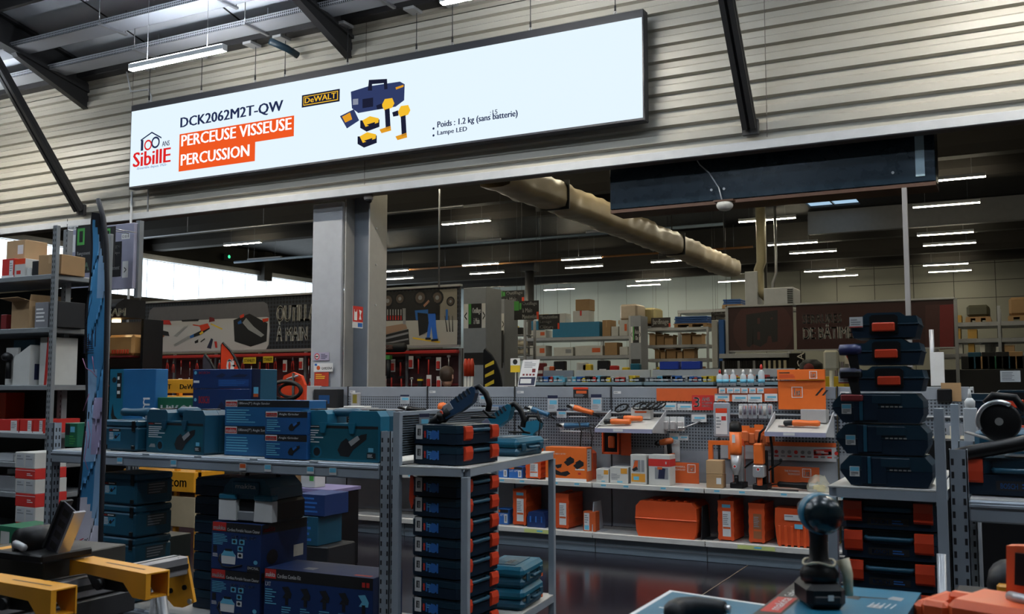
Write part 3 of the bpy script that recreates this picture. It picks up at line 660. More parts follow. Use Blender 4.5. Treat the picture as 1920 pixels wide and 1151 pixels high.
# ---- stackable teal systainer seen from its narrow end
def stack_case(label, loc, rot, group=None, w=.29, d=.395, h=.21):
 t = thing('stacking_tool_case', label, 'tool case', loc, rot, group)
 b = MB(); b.box(-w / 2, w / 2, 0, d, .004, h * .78, TEAL2, .012); b.box(-w / 2 + .05, w / 2 - .05, .02, d - .02, 0, .006, TEAL2); b.build('case_base', t)
 b = MB(); b.box(-w / 2, w / 2, 0, d, h * .785, h - .001, TEAL2, .01); b.box(-.07, .03, .01, .05, h - .004, h + 0, BLACK, .002); lid = b.build('case_lid', t)
 for z0, z1, x in ((h * .64, h * .98, w / 2 - .045), (.012, h * .2, w / 2 - .045), (.012, h * .2, -w / 2 + .012)):
  b = MB(); b.box(x, x + .032, -.008, .0, z0, z1, BLACK, .003); b.build('latch', lid)
 b = MB(); x0 = -w / 2 + .055
 b.rect(x0, x0 + .115, h * .32, h * .72, CYANINK if False else mat('label_blue', (.03, .2, .33), .4), -.001); b.rect(x0, x0 + .115, h * .62, h * .72, BLACKINK, -.0016); b.text('makita', x0 + .004, x0 + .035, h * .64, h * .7, RED, -.0022, .03); b.lines(x0 + .04, x0 + .1, h * .64, h * .7, 1, WHITE, -.0022, 2)
 b.lines(x0 + .006, x0 + .05, h * .36, h * .6, 5, WHITE, -.0018, 5); pic_grinder(b, x0 + .08, h * .47, .05, -.002)
 X = w / 2 + .0012; b.rect(.09, .25, h * .32, h * .7, mat('faint_print', (.03, .05, .06), .4), X, 'x'); b.lines(.1, .24, h * .34, h * .68, 4, GREYINK, X + .0008, 6, 'x')
 b.build('printed_pattern', t)
 return t
# ---- upright hard case with a recessed handle in its top edge (teal or orange)
def handle_case(label, loc, rot, w, d, h, m1, m2, pr=None, latchm=BLACK, group=None, name='handle_tool_case'):
 t = thing(name, label, 'tool case', loc, rot, group); hw = w * .13
 out = [(-w / 2 + .012, 0), (w / 2 - .012, 0), (w / 2, .014), (w / 2, h - .03), (w / 2 - .025, h), (hw + .02, h), (hw, h - .02), (hw, h * .74), (-hw, h * .74), (-hw, h - .02), (-hw - .02, h), (-w / 2 + .025, h), (-w / 2, h - .03), (-w / 2, .014)]
 b = MB(); b.prism(out, 0, d * .49, m1, 'y'); b.build('front_shell', t)
 b = MB(); b.prism(out, d * .5, d, m2, 'y'); sh = b.build('back_shell', t)
 b = MB(); b.tube([(-hw - .02, d * .5, h - .02), (-hw, d * .5, h - .012), (hw, d * .5, h - .012), (hw + .02, d * .5, h - .02)], d * .14, m2, 8)
 for sx in (-1, 1): b.prism([(sx * hw, h * .76), (sx * (hw + .05), h * .76), (sx * (hw + .04), h * .55), (sx * (hw + .015), h * .55)], -.012, -.0008, m1, 'y')
 b.build('carry_handle', sh)
 for sx in (-.36, .36): b = MB(); b.box(sx * w - .03, sx * w + .03, d * .25, d * .75, h - .004, h + .008, latchm, .003); b.build('latch', sh)
 if pr: b = MB(); pr(b, w, h); b.build('printed_pattern', t)
 return t
def mk_print(b, w, h):
 x0 = -w / 2; b.rect(x0 + .015, w / 2 - .015, .012, h * .7, TEAL2 if False else mat('sticker_teal', (.007, .085, .125), .35), -.0008); b.rect(x0 + .015, w / 2 - .015, h * .645, h * .7, BLACKINK, -.0013)
 b.text('makita', x0 + .022, x0 + .075, h * .65, h * .695, RED, -.002, .03); b.lines(x0 + .085, x0 + .16, h * .66, h * .69, 1, WHITE, -.002, 2); b.lines(x0 + .025, x0 + .2, h * .34, h * .62, 6, WHITE, -.0016, 9)
 pic_grinder(b, w * .17, h * .3, w * .34, -.002, CHAR, SILVER); b.disc(x0 + .145, h * .17, .035, TEAL, -.002, 16); b.disc(x0 + .145, h * .17, .024, CHAR, -.0026, 14)
 b.flat([(x0 + .03, h * .12), (x0 + .1, h * .12), (x0 + .09, h * .2), (x0 + .05, h * .2)], SILVER, -.002)
 b.rect(w / 2 - .09, w / 2 - .03, .02, h * .18, BLACKINK, -.002); b.lines(w / 2 - .085, w / 2 - .035, .025, h * .16, 3, WHITE, -.0026, 4); b.rect(w / 2 - .08, w / 2 - .045, h * .2, h * .28, CYANINK, -.002)
# ---- upright corrugated orange case, narrow face forward
def slab_case(label, loc, rot, w, d, h, sticker=(.3, .8, .12, .75), group=None, brown=False, cyan=None):
 t = thing('orange_tool_case', label, 'tool case', loc, rot, group); n = 8; pts = []
 for i in range(n + 1): pts.append((-w / 2 + (.006 if i % 2 else 0), h * i / n * .96 + .02))
 pts += [(w / 2 - (.006 if i % 2 else 0), h * i / n * .96 + .02) for i in range(n, -1, -1)]
 pts += [(w / 2 - .02, .002), (w / 2 - .03, .012), (-w / 2 + .03, .012), (-w / 2 + .02, .002)]
 b = MB(); b.prism(pts, 0, d, ORANGE, 'y'); b.box(-w / 2 + .012, w / 2 - .012, .01, d - .01, h - .024, h, ORANGE, .004); b.build('case_shell', t)
 b = MB(); b.tube([(0, d * .3, h * .97), (0, d * .32, h + .02), (0, d * .68, h + .02), (0, d * .7, h * .97)], .01, ORANGE, 8); b.build('carry_handle', t)
 b = MB(); x0, x1 = -w / 2 + w * sticker[0], -w / 2 + w * sticker[1]
 b.rect(x0, x1, h * sticker[2], h * sticker[3], PAPER if not brown else mat('faded_sticker', (.28, .1, .04), .5), -.0012); k = h * (sticker[3] - sticker[2])
 b.lines(x0 + .004, x1 - .004, h * sticker[2] + k * .45, h * sticker[3] - k * .1, 6, GREYINK, -.002, 4); b.rect(x0 + .004, x1 - .004, h * sticker[2] + k * .3, h * sticker[2] + k * .38, ORANGE2, -.002)
 if cyan: b.rect(x0 - .004, x1 - .002, h * .84, h * .92, CYANINK, -.0012)
 b.build('label_sticker', t, 'white printed sticker' if not brown else 'faded brown sticker')
 return t
# ---- hand held power tools --------------------------------------------------------------
def grinder(label, loc, rot, body=BLACK, head=SILVER, L=.3, disc=True, group=None, guard=True, tail=True):
 """angle grinder lying along x (head at -x), resting on z=0"""
 t = thing('angle_grinder', label, 'angle grinder', loc, rot, group); r = .032
 b = MB(); b.lathe([(.012, -L * .22), (r * .95, -L * .2), (r, -L * .05), (r * .82, L * .08), (r * .74, L * .3), (r * .85, L * .46), (r * .7, L * .5)], body, (0, 0, .045), 'x', 14); b.build('motor_body', t)
 b = MB(); b.lathe([(.014, -L * .37), (r * .8, -L * .36), (r * .95, -L * .23), (r * .9, -L * .2)], head, (0, 0, .045), 'x', 12); b.cyl((-L * .3, 0, .03), (-L * .3, 0, .006), .022, head, n=14); b.build('gear_head', t)
 if disc:
  b = MB(); b.cyl((-L * .3, 0, .002), (-L * .3, 0, .005), .06, CHAR, n=24); b.build('cutting_disc', t)
 if guard:
  b = MB(); n = 14; R0 = .066
  vs = [(-L * .3 + R0 * math.cos(a), R0 * math.sin(a), z) for z in (.002, .024) for a in [math.pi * (.1 + 1.1 * i / n) for i in range(n + 1)]]
  b.add(vs, [(i, i + 1, n + 2 + i, n + 1 + i) for i in range(n)], SILVER, True); b.flat([(-L * .3 + R0 * math.cos(math.pi * (.1 + 1.1 * i / n)), R0 * math.sin(math.pi * (.1 + 1.1 * i / n))) for i in range(n + 1)], SILVER, .024, 'z'); b.build('disc_guard', t)
 b = MB(); b.cyl((-L * .28, -.03, .045), (-L * .24, -.15, .06), .012, RUBBER, .016, 10); b.build('side_handle', t)
 if tail:
  b = MB(); b.tube([(L * .5, 0, .045), (L * .6, 0, .04), (L * .72, .03, .02), (L * .66, .1, .008), (L * .3, .13, .007), (-L * .05, .11, .007)], .0055, RUBBER, 6); b.build('power_cable', t)
 return t
def pistol(label, loc, rot, body, dark=BLACK, s=1.0, battery=True, group=None, long=False):
 """cordless drill standing on its battery, nose towards -x"""
 t = thing('cordless_drill', label, 'drill', loc, rot, group); S_ = lambda *a: tuple(q * s for q in a)
 b = MB(); b.prism([(S_(-.02)[0], .058 * s), (.035 * s, .058 * s), (.05 * s, .15 * s), (.01 * s, .155 * s)], -.017 * s, .017 * s, dark, 'y'); b.build('grip', t)
 b = MB(); b.lathe([(.02 * s, -.085 * s), (.03 * s, -.075 * s), (.034 * s, -.02 * s), (.034 * s, .06 * s), (.026 * s, .085 * s), (.01 * s, .09 * s)], body, (0, 0, .185 * s), 'x', 14); b.build('motor_body', t)
 b = MB(); b.lathe([(.022 * s, -.09 * s), (.02 * s, -.12 * s), (.01 * s, -.145 * s), (.006 * s, -.17 * s)], dark, (0, 0, .185 * s), 'x', 12); b.build('chuck', t)
 if battery: b = MB(); b.box(-.055 * s, .06 * s, -.035 * s, .035 * s, 0, .05 * s, dark, .008 * s); b.box(-.03 * s, .045 * s, -.025 * s, .025 * s, .05 * s, .06 * s, body, .002); b.build('battery', t)
 b = MB(); b.box(-.025 * s, -.012 * s, -.008 * s, .008 * s, .115 * s, .145 * s, REDP if dark is BLACK else BLACK, .002); b.build('trigger', t)
 return t
def rotary_hammer(label, loc, rot, body, panel, s=1.0, group=None):
 """SDS hammer leaning nose-down, D handle at +x"""
 t = thing('rotary_hammer', label, 'hammer drill', loc, rot, group)
 M = Matrix.Rotation(R(-33), 4, 'Y')
 def mb():
  b = MB(); b.T = Matrix.Translation((0, 0, .05 * s)) @ M; return b
 b = mb(); b.lathe([(.018 * s, -.2 * s), (.03 * s, -.17 * s), (.034 * s, -.12 * s), (.042 * s, -.1 * s), (.044 * s, -.02 * s)], BLACK, (0, 0, .02 * s), 'x', 14); b.build('tool_holder', t)
 b = mb(); b.prism([(-.07 * s, -.015 * s), (.06 * s, -.03 * s), (.15 * s, -.025 * s), (.2 * s, .015 * s), (.215 * s, .05 * s), (.2 * s, .066 * s), (-.04 * s, .066 * s), (-.07 * s, .05 * s)], -.034 * s, .034 * s, body, 'y'); b.build('motor_body', t)
 b = mb(); b.box(-.05 * s, .02 * s, -.036 * s, .036 * s, .01 * s, .068 * s, panel, .006 * s)
 for k in range(4): b.box((.06 + .032 * k) * s, (.078 + .032 * k) * s, -.037 * s, .037 * s, .03 * s, .072 * s, mat('dark_ribs', (.008, .02, .035), .5), .002)
 b.build('side_panel', t)
 b = mb(); b.tube([(.19 * s, 0, .055 * s), (.235 * s, 0, .045 * s), (.25 * s, 0, -.02 * s), (.235 * s, 0, -.09 * s), (.2 * s, 0, -.125 * s)], .02 * s, BLACK, 8); b.build('rear_handle', t)
 b = mb(); b.tube([(-.09 * s, -.03 * s, .0), (-.08 * s, -.1 * s, -.005 * s), (-.04 * s, -.17 * s, .0)], [.016 * s, .017 * s, .02 * s], BLACK, 8); b.lathe([(.046 * s, -.1 * s), (.046 * s, -.075 * s)], RUBBER, (0, 0, .02 * s), 'x', 14); b.build('side_handle', t)
 b = mb(); b.box(-.075 * s, -.06 * s, -.045 * s, .045 * s, .02 * s, .05 * s, REDP, .003); b.build('mode_switch', t)
 b = MB(); b.tube([(.2 * s, 0, .06 * s), (.24 * s, .01, .02 * s), (.26 * s, .05, .008), (.18 * s, .12, .007), (.05 * s, .13, .007)], .006, RUBBER, 6); b.build('power_cable', t)
 return t
def multitool(label, loc, rot, body=ORANGE3, group=None, L=.27):
 t = thing('oscillating_multitool', label, 'multitool', loc, rot, group)
 b = MB(); b.lathe([(.018, -L * .2), (.028, -L * .17), (.03, 0), (.025, L * .2), (.028, L * .42), (.02, L * .48)], body, (0, 0, .034), 'x', 14); b.build('motor_body', t)
 b = MB(); b.lathe([(.012, -L * .42), (.022, -L * .4), (.026, -L * .28), (.026, -L * .2)], CHAR, (0, 0, .034), 'x', 12); b.cyl((-L * .36, 0, .03), (-L * .36, 0, .008), .016, CHAR, n=12); b.build('gear_head', t)
 b = MB(); b.prism([(-L * .36 - .012, -.014), (-L * .36 + .012, -.014), (-L * .36 + .012, .014), (-L * .36 - .012, .014), (-L * .36 - .07, .02), (-L * .36 - .07, -.02)], .002, .005, STEEL, 'z'); b.build('saw_blade', t)
 return t
def hang_pack(label, loc, w, h, bag=CLEAR, card=WHITE, blob=CARDW, cat='hanging pack', group=None):
 t = thing('blister_pack', label, cat, loc, 0, group)
 b = MB(); b.rect(-w / 2, w / 2, -h * .28, 0, card, -.002); b.box(-w / 2, w / 2, -.0015, 0, -h, 0, card); b.build('backing_card', t)
 b = MB(); b.box(-w * .42, w * .42, -.035, -.003, -h * .95, -h * .3, blob, .012); b.build('blister_shell', t)
 return t
def price_card(label, loc, w, h, top=NAVYINK, body=PAPER, mark=CYANINK, group='price cards on the pegboard', rot=0):
 b = MB(); b.box(-w / 2, w / 2, -.003, 0, 0, h, body); b.rect(-w / 2, w / 2, h * .8, h, top, -.0036)
 b.rect(-w / 2 + w * .2, w / 2 - w * .1, h * .42, h * .68, mark, -.0036); b.lines(-w * .4, w * .4, h * .1, h * .38, 3, GREYINK, -.0036, 3)
 return whole(b, 'price_card', label, 'price card', loc, rot, group)
# ================================================================== THE LONG LOW SHELVING RUN UNDER THE OPENING
GP, GF = 9.3, 8.8            # pegboard plane, shelf front
SH1, SH0 = .672, .195        # tops of the upper and bottom shelves
PEG = pegboard('grey_pegboard', (.2, .225, .26), (.035, .04, .05), .03, .3)
GPAN = mat('grey_panel_paint', (.23, .25, .285), .45)
KICK = mat('blue_grey_plinth', (.17, .21, .25), .45)
def span(a, b, Y):
 p, q = at(a, 724, Y=Y).x, at(b, 724, Y=Y).x; return (p + q) / 2, q - p
def zz(px, py, Y): return at(px, py, Y=Y).z
seams = [-7.05 + 1.11 * k for k in range(7)]
WHAT = ['behind the teal grinder boxes, screen display on it', 'behind the rolling table, black grinder on its pegboard', 'behind the rolling table, blue grinders on its pegboard', 'with the orange battery kit and the big orange chest',
  'with the wide orange header strip and white cartons', 'with the orange display board and magnetic drills']
proto = None
for k in range(6):
 lab = 'grey pegboard shelving bay ' + WHAT[k]
 x0 = seams[k]
 if proto is None:
  t = proto = thing('shelving_bay', lab, 'shelving', (x0, 0, 0), 0, 'shelving bays under the opening')
  b = MB(); b.box(.008, 1.102, GP, GP + .03, 1.485, 1.6, GPAN, .004); b.box(.008, 1.102, GP, GP + .03, .2, .98, GPAN); b.build('back_panel', t)
  b = MB(); b.box(.008, 1.102, GP, GP + .03, .98, 1.484, PEG); b.build('perforated_panel', t)
  b = MB(); b.box(0, .006, GP - .012, GP + .03, .02, 1.605, DARKSTEEL); b.build('upright', t)
  b = MB(); b.box(.004, 1.106, GF, GP - .005, SH1 - .022, SH1, SHELFTOP, .004); b.box(.004, 1.106, GF - .012, GF + .004, SH1 - .045, SH1 + .002, SHELFTOP, .004); b.build('shelf', t)
  b = MB(); b.box(.004, 1.106, GF, GP - .005, SH0 - .03, SH0, SHELFTOP, .004); b.box(.004, 1.106, GF - .01, GF + .004, SH0 - .05, SH0 + .002, SHELFTOP, .004); b.build('bottom_shelf', t)
  b = MB(); b.box(.004, 1.106, GF + .06, GF + .08, 0, SH0 - .05, KICK, .003); b.box(.004, 1.106, GF + .055, GF + .06, .065, .075, GPAN); b.build('plinth', t)
  b = MB(); b.box(.004, 1.106, GP - .03, GP - .005, 1.33, 1.345, PALE, .004); b.build('hook_rail', t)
  b = MB(); b.rect(.03, .11, 1.53, 1.555, PAPER, GP - .002); b.lines(.035, .1, 1.533, 1.552, 1, GREYINK, GP - .003); b.build('bay_label', t, 'small white bay label')
  for q in (.12, .35, .72, .95): b = MB(); b.rect(q - .03, q + .03, SH1 - .04, SH1 - .006, mat('pale_price_tag', (.5, .56, .56), .5), GF - .0135); b.rect(q - .025, q + .025, SH1 - .026, SH1 - .01, CYANINK, GF - .0142); b.build('price_tag', t)
 else: dup(proto, (x0, 0, 0), 0, lab)
t = thing('shelving_end_bay', 'narrow grey end of the shelving run beside the steel column', 'shelving', (-7.5, 0, 0))
b = MB(); b.box(0, .04, GP - .4, GP + .03, 0, 1.61, PALE, .004); b.box(.04, .44, GP, GP + .03, .2, 1.6, GPAN); b.build('back_panel', t)
b = MB()
for k in range(18): b.box(.012, .028, GP - .4012, GP - .4002, .7 + .05 * k, .72 + .05 * k, BLACKINK)
b.build('slotted_upright', t); b = MB(); b.box(.04, .44, GF + .1, GP - .002, 1.28, 1.3, SHELFTOP, .003); b.build('shelf', t)
b = MB(); b.box(-.03, .0, -.03, .03, 0, 1.6, PALE, .004);
for k in range(26): b.box(-.022, -.008, -.0312, -.0302, .3 + .05 * k, .32 + .05 * k, BLACKINK)
whole(b, 'shelving_upright', 'slotted upright closing the shelving run behind the stacked cases', 'upright', (-.36, GP - .1, 0))
# ---- tools shown on the pegboard
def bracket_tool(px0, px1, py, fn, Y=9.12, rz=0.0, tilt=0.0):
 x, w = span(px0, px1, Y); z = zz((px0 + px1) / 2, py, Y)
 return x, z
def bracket(b_label, x, z, w):
 t = thing('tool_bracket', b_label, 'bracket', (x, 9.12, z), 0, 'tool brackets on the pegboard')
 b = MB(); b.box(-w / 2, w / 2, -.04, .05, -.012, -.001, PALE, .003); b.build('tray', t)
 for sx in (-.3, .3): b = MB(); b.tube([(sx * w, .05, -.008), (sx * w, .175, -.008)], .005, STEEL, 6); b.build('arm', t)
def shown(px0, px1, py, lab, mk, L=.3, tilt=0.0, **kw):
 x, w = span(px0, px1, 9.12); z = zz((px0 + px1) / 2, py, 9.12)
 o = mk(lab, (x, 9.12, z), (0, tilt, 0), L=L, **kw); bracket('small grey bracket carrying the ' + lab.split(' on ')[0].split(' with ')[0].split(' next ')[0], x, z - abs(math.sin(tilt)) * L * .36, L * .62)
 return o
BLUEP = mat('blue_tool_plastic', (.012, .05, .12), .4); BLUE3 = mat('steel_blue_tool', (.02, .1, .2), .4)
shown(742, 806, 775, 'black angle grinder with silver guard on the pegboard', grinder, .34, R(4), body=BLACK)
shown(905, 952, 772, 'navy angle grinder with red stripe on the pegboard', grinder, .26, R(-2), body=BLUEP, disc=False, guard=False)
shown(980, 1030, 778, 'steel blue angle grinder on the pegboard, next to the orange grinder', grinder, .28, R(16), body=BLUE3, disc=False, guard=False, head=STEEL)
shown(1058, 1112, 775, 'orange angle grinder on a pegboard bracket', grinder, .3, R(14), body=ORANGE3, disc=False, guard=False)
shown(1035, 1110, 806, 'long blue straight grinder with a silver nose on its bracket', grinder, .38, R(-3), body=BLUE3, disc=False, guard=False)
x, z = span(975, 1020, 9.05)[0], zz(1000, 822, 9.05)
t = thing('jigsaw', 'teal jigsaw standing on a small pegboard tray', 'jigsaw', (x, 9.05, z))
b = MB(); b.prism([(-.1, .0), (.02, 0), (.03, .05), (.1, .1), (.12, .16), (.06, .19), (-.06, .17), (-.1, .1)], -.03, .03, TEAL, 'y'); b.build('motor_body', t)
b = MB(); b.tube([(-.08, 0, .16), (-.04, 0, .23), (.06, 0, .23), (.11, 0, .15)], .018, BLACK, 8); b.build('handle', t)
b = MB(); b.box(-.12, .09, -.04, .04, -.008, -.001, STEEL); b.build('base_plate', t); bracket('small grey tray carrying the teal jigsaw', x, z - .01, .24)
b = MB(); b.lathe([(.02, -.05), (.05, -.04), (.055, .0), (.04, .04), (.015, .05)], ORANGE3, (0, 0, .05), 'x', 14); whole(b, 'dust_cap', 'round orange cap hanging left of the blue hammer drill'.replace('left of', 'behind'), 'cap', (span(820, 842, 9.1)[0], 9.1, zz(830, 772, 9.1)))
for i, (a, c) in enumerate(((1008, 770), (1085, 790), (1105, 800))):
 x = at(a, c, Y=9.02).x; z0 = zz(a, c, 9.02)
 b = MB(); b.tube([(0, 0, 0), (.03, 0, -.1), (.02, 0, -.2), (.01, 0, -.28 - .03 * i)], .007, RUBBER, 6); b.cyl((.01, 0, -.28 - .03 * i), (.01, 0, -.34 - .03 * i), .014, RUBBER); whole(b, 'power_plug_cable', ('black cable and plug hanging under the steel blue grinder', 'black cable and plug hanging under the straight grinder', 'thick black cable and plug beside the orange blister case')[i], 'cable', (x, 9.02, z0))
for lab, a0, a1, c0, c1, top in (('grey price card behind the black grinder', 751, 768, 740, 757, NAVYINK), ('grey price card above the navy grinder', 899, 916, 738, 755, NAVYINK), ('grey price card above the steel blue grinder', 1027, 1046, 741, 770, NAVYINK),
                              ('tall grey price card beside the orange grinder', 1108, 1128, 739, 770, NAVYINK), ('low grey price card under the orange grinder', 1044, 1062, 767, 783, NAVYINK), ('black and red picture card above the orange grinder', 1075, 1103, 726, 746, REDP),
                              ('white card with cyan labels next to the orange header strip', 1240, 1266, 755, 769, PAPER), ('white card with an orange corner beneath the orange header strip', 1268, 1296, 757, 769, PAPER), ('white price card pinned under the red guarantee sign', 1340, 1367, 738, 752, GREYINK),
                              ('white card with two rows of cyan labels', 1371, 1399, 740, 753, PAPER), ('second white card of cyan labels beside the first', 1400, 1427, 739, 754, PAPER), ('white card with a navy emblem beside the orange board', 1432, 1456, 738, 752, PAPER),
                              ('white tag behind the chrome spanner', 1294, 1322, 777, 791, PAPER), ('small white tag above the black and orange drill', 1252, 1270, 812, 832, PAPER), ('grey socket plate card on the pegboard', 1272, 1289, 815, 825, GREYINK)):
 x, w = span(a0, a1, 9.22); z0, z1 = zz(a0, c1, 9.22), zz(a0, c0, 9.22)
 price_card(lab, (x, 9.22 if top is not PAPER else 9.25, z0), w, z1 - z0, top, BLACKINK if top is REDP else (PALE if top is NAVYINK else PAPER), ORANGE2 if top is REDP else CYANINK)
# wide orange strip, guarantee sign, orange shade board
b = MB(); x, w = span(1230, 1457, 9.28); b.box(-w / 2, w / 2, -.004, 0, 0, zz(1300, 728, 9.28) - zz(1300, 752, 9.28), ORANGE2); whole(b, 'header_strip', 'wide plain orange strip along the top of the pegboard', 'strip', (x, 9.296, zz(1300, 752, 9.28)))
x, w = span(1297, 1338, 9.24); h = .145
t = thing('guarantee_sign', 'dark red sign reading 3 ANS on the pegboard rail', 'sign', (x, 9.24, zz(1315, 769, 9.24)))
b = MB(); b.box(-w / 2, w / 2, 0, .003, 0, h, RED); b.build('sign_board', t)
b = MB(); b.text('3', -w / 2 + .015, -w / 2 + .08, .03, h - .02, WHITE, -.001, .05); b.text('ANS', -w / 2 + .1, w / 2 - .04, .09, h - .02, WHITE, -.001, .04); b.text('DE GARANTIE', -w / 2 + .1, w / 2 - .015, .06, .08, WHITE, -.001, .02); b.text('FEIN PLUS', -w / 2 + .1, w / 2 - .03, .03, .05, WHITE, -.001, .02); b.build('printed_lettering', t)
def tilt_shelf(label, px0, px1, py0, py1):
 x, w = span(px0, px1, 9.0); z = zz(px0, py1, 8.9)
 t = thing('display_shelf', label, 'display shelf', (x, 9.262, z)); d = .42
 b = MB(); b.prism([(-d, .0), (-d, .025), (-.01, .13), (-.01, .09)], -w / 2 + .01, w / 2 - .01, SHELFTOP, 'x'); b.build('sloped_tray', t)
 for sx in (-1, 1): b = MB(); b.prism([(-d, -.005), (-d, .03), (-.01, .2), (-.01, -.03)], sx * w / 2 - .005, sx * w / 2 + .005, PALE, 'x'); b.build('side_bracket', t)
 b = MB(); b.box(-w / 2, w / 2, -d - .012, -d - .001, -.01, .03, mat('lilac_rail', (.3, .3, .42), .4)); b.rect(-.1, 0, .0, .025, PAPER, -d - .013); b.build('price_rail', t)
 return x, z, w
x, z, w = tilt_shelf('tilted grey display shelf with two orange multitools', 1127, 1232, 770, 808)
sl = math.atan2(.105, .41)
def on_tilt(z, y): return z + .025 + (y - (9.262 - .42)) * math.tan(sl) + .004
def multitool2(lab, x, y, z, L, group=None): o = multitool(lab, (x, y, z + .004), (sl, 0, R(8)), ORANGE3, group, L); return o
multitool2('orange multitool at the front edge of the tilted display shelf', x - .11, 8.95, on_tilt(z, 8.95), .3)
multitool2('orange multitool lying behind its twin on the tilted shelf', x - .02, 9.06, on_tilt(z, 9.06), .28)
carton('small light grey box at the back of the tilted display shelf', (x + .07, 9.14, on_tilt(z, 9.14) + .01), R(3), .2, .11, .11, CARDW, lambda b, w, h: b.rect(-.06, .06, h * .55, h * .7, ORANGE2, -.001))
b = MB(); b.tube([(.08 * math.cos(a * .7) * (1 - a * .01) - .05 + a * .006, .03 * math.sin(a * .7) + .002 * a, .05 + .035 * math.sin(a * .7 + .5)) for a in range(40)], .008, RUBBER, 6); whole(b, 'coiled_cable', 'coiled black cable beside the light grey box', 'cable', (x + .1, 9.1, on_tilt(z, 9.1) + .1))
b = MB(); b.tube([(.07 * math.cos(a * .7) - .02, .02 * math.sin(a * .7) + .001 * a, .05 + .04 * math.sin(a * .7 + .5)) for a in range(30)], .008, RUBBER, 6); whole(b, 'coiled_cable', 'coiled black cable at the back corner behind the multitools', 'cable', (x - .14, 9.2, on_tilt(z, 9.2) + .05))
x, w = span(1119, 1150, 9.1); z = zz(1130, 846, 9.1)
t = thing('blister_case', 'open orange tool case hung below the tilted display shelf', 'tool case', (x + .04, 9.2, z - .03))
b = MB(); b.box(-.1, -.085, -.05, .0, 0, .25, ORANGE); b.box(-.1, .08, -.05, -.001, 0, .02, ORANGE); b.box(.065, .08, -.05, 0, .021, .25, ORANGE); b.box(-.084, .064, -.05, 0, .235, .25, ORANGE); b.build('case_shell', t)
b = MB(); b.box(-.084, .064, -.012, -.001, .021, .234, BLACK); b.box(-.04, .03, -.04, -.013, .06, .18, ORANGE2, .01); b.build('inlay', t)
b = MB(); b.box(.09, .2, -.03, .0, -.01, .22, ORANGE, .008); b.build('lid', t)
for i, (a0, a1) in enumerate(((1241, 1253), (1254, 1267), (1268, 1281))):
 x, w = span(a0, a1, 9.18); hang_pack(('clear pack with white card hung first past the tilted shelf', 'widest clear pack, hung between two narrower ones', 'clear pack with red print hung beside the chrome spanner')[i], (x, 9.2, zz(1260, 781, 9.18)), w, .14, CLEAR, WHITE, mat('clear_grey', (.42, .4, .4), .2), group='hanging clear packs')
t = thing('cordless_drill', 'black and orange cordless drill hung on a white plate', 'drill', (span(1230, 1262, 9.1)[0] + .03, 9.14, zz(1250, 857, 9.1)), (0, R(-12), 0))
def drillparts(t, body, dark, s):
 b = MB(); b.prism([(-.01, .03), (.03, .03), (.04, .12), (0, .125)], -.016, .016, dark, 'y'); b.build('grip', t)
 b = MB(); b.lathe([(.02, -.07), (.03, -.06), (.033, 0), (.028, .06), (.012, .07)], body, (0, 0, .15), 'x', 12); b.build('motor_body', t)
 b = MB(); b.lathe([(.03, -.07), (.026, -.1), (.012, -.125)], dark, (0, 0, .15), 'x', 12); b.build('chuck', t)
 b = MB(); b.box(-.03, .05, -.03, .03, 0, .03, body, .006); b.build('battery', t)
drillparts(t, mat('orange_brown', (.4, .09, .02), .4), BLACK, 1)
b = MB(); b.box(-.08, .08, 0, .004, 0, .2, PAPER); whole(b, 'display_plate', 'white plate behind the black and orange drill', 'plate', (span(1240, 1268, 9.2)[0], 9.27, zz(1250, 865, 9.2)))
b = MB(); b.tube([(0, 0, 0), (-.06, -.05, -.03), (-.14, -.06, -.06)], [.009, .007, .005], STEEL, 8); b.box(-.2, -.13, -.07, -.05, -.08, -.055, STEEL, .005); whole(b, 'spanner_holder', 'chrome spanner on a hook under the white tag', 'spanner', (at(1312, 790, Y=9.2).x, 9.2, zz(1312, 790, 9.2)))
# orange shade board over the second tilted shelf
x, z, w = tilt_shelf('tilted grey display shelf in front of the orange board', 1440, 1552, 770, 815)
x2, w2 = span(1457, 1546, 9.2); zb = zz(1500, 768, 9.2)
t = thing('display_board', 'orange display board with a folded top over the tilted shelf', 'display board', (x2, 9.24, zb))
b = MB(); b.box(-w2 / 2, w2 / 2, 0, .006, 0, .27, ORANGE3); b.build('lower_panel', t)
b = MB(); b.box(-w2 / 2, w2 / 2, -.03, .02, .275, .37, ORANGE3, .003); b.build('top_panel', t)
b = MB(); b.lines(-w2 / 2 + .02, w2 / 2 - .25, .33, .35, 1, BLACKINK, -.031); b.lines(-w2 / 2 + .02, w2 / 2 - .25, .29, .325, 3, RED, -.031, 5); q = w2 / 2 - .1
for yy, zc, r in ((-.031, .32, .035), (-.002, .16, .05)):
 cx = q if yy < -.01 else -.04
 b.box(cx - r, cx + r, yy - .001, yy, zc - r, zc - r + .006, WHITE); b.box(cx - r, cx + r, yy - .001, yy, zc + r - .006, zc + r, WHITE); b.box(cx - r, cx - r + .006, yy - .001, yy, zc - r + .006, zc + r - .006, WHITE); b.box(cx + r - .006, cx + r, yy - .001, yy, zc - r + .006, zc + r - .006, WHITE); b.text('1st', cx - r * .55, cx + r * .6, zc - r * .6, zc + r * .6, WHITE, yy - .001, .02)
b.flat([(.12, .13), (.14, .13), (.2, .2), (.18, .2)], BLACKINK, -.001); b.flat([(.18, .13), (.2, .13), (.24, .18), (.22, .18)], BLACKINK, -.001); b.build('printed_logo', t)
multitool('orange and black multitool on the tilted shelf before the orange board', (x + .02, 9.0, on_tilt(z, 9.0) + .004), (sl, 0, R(-3)), ORANGE3, None, .36)
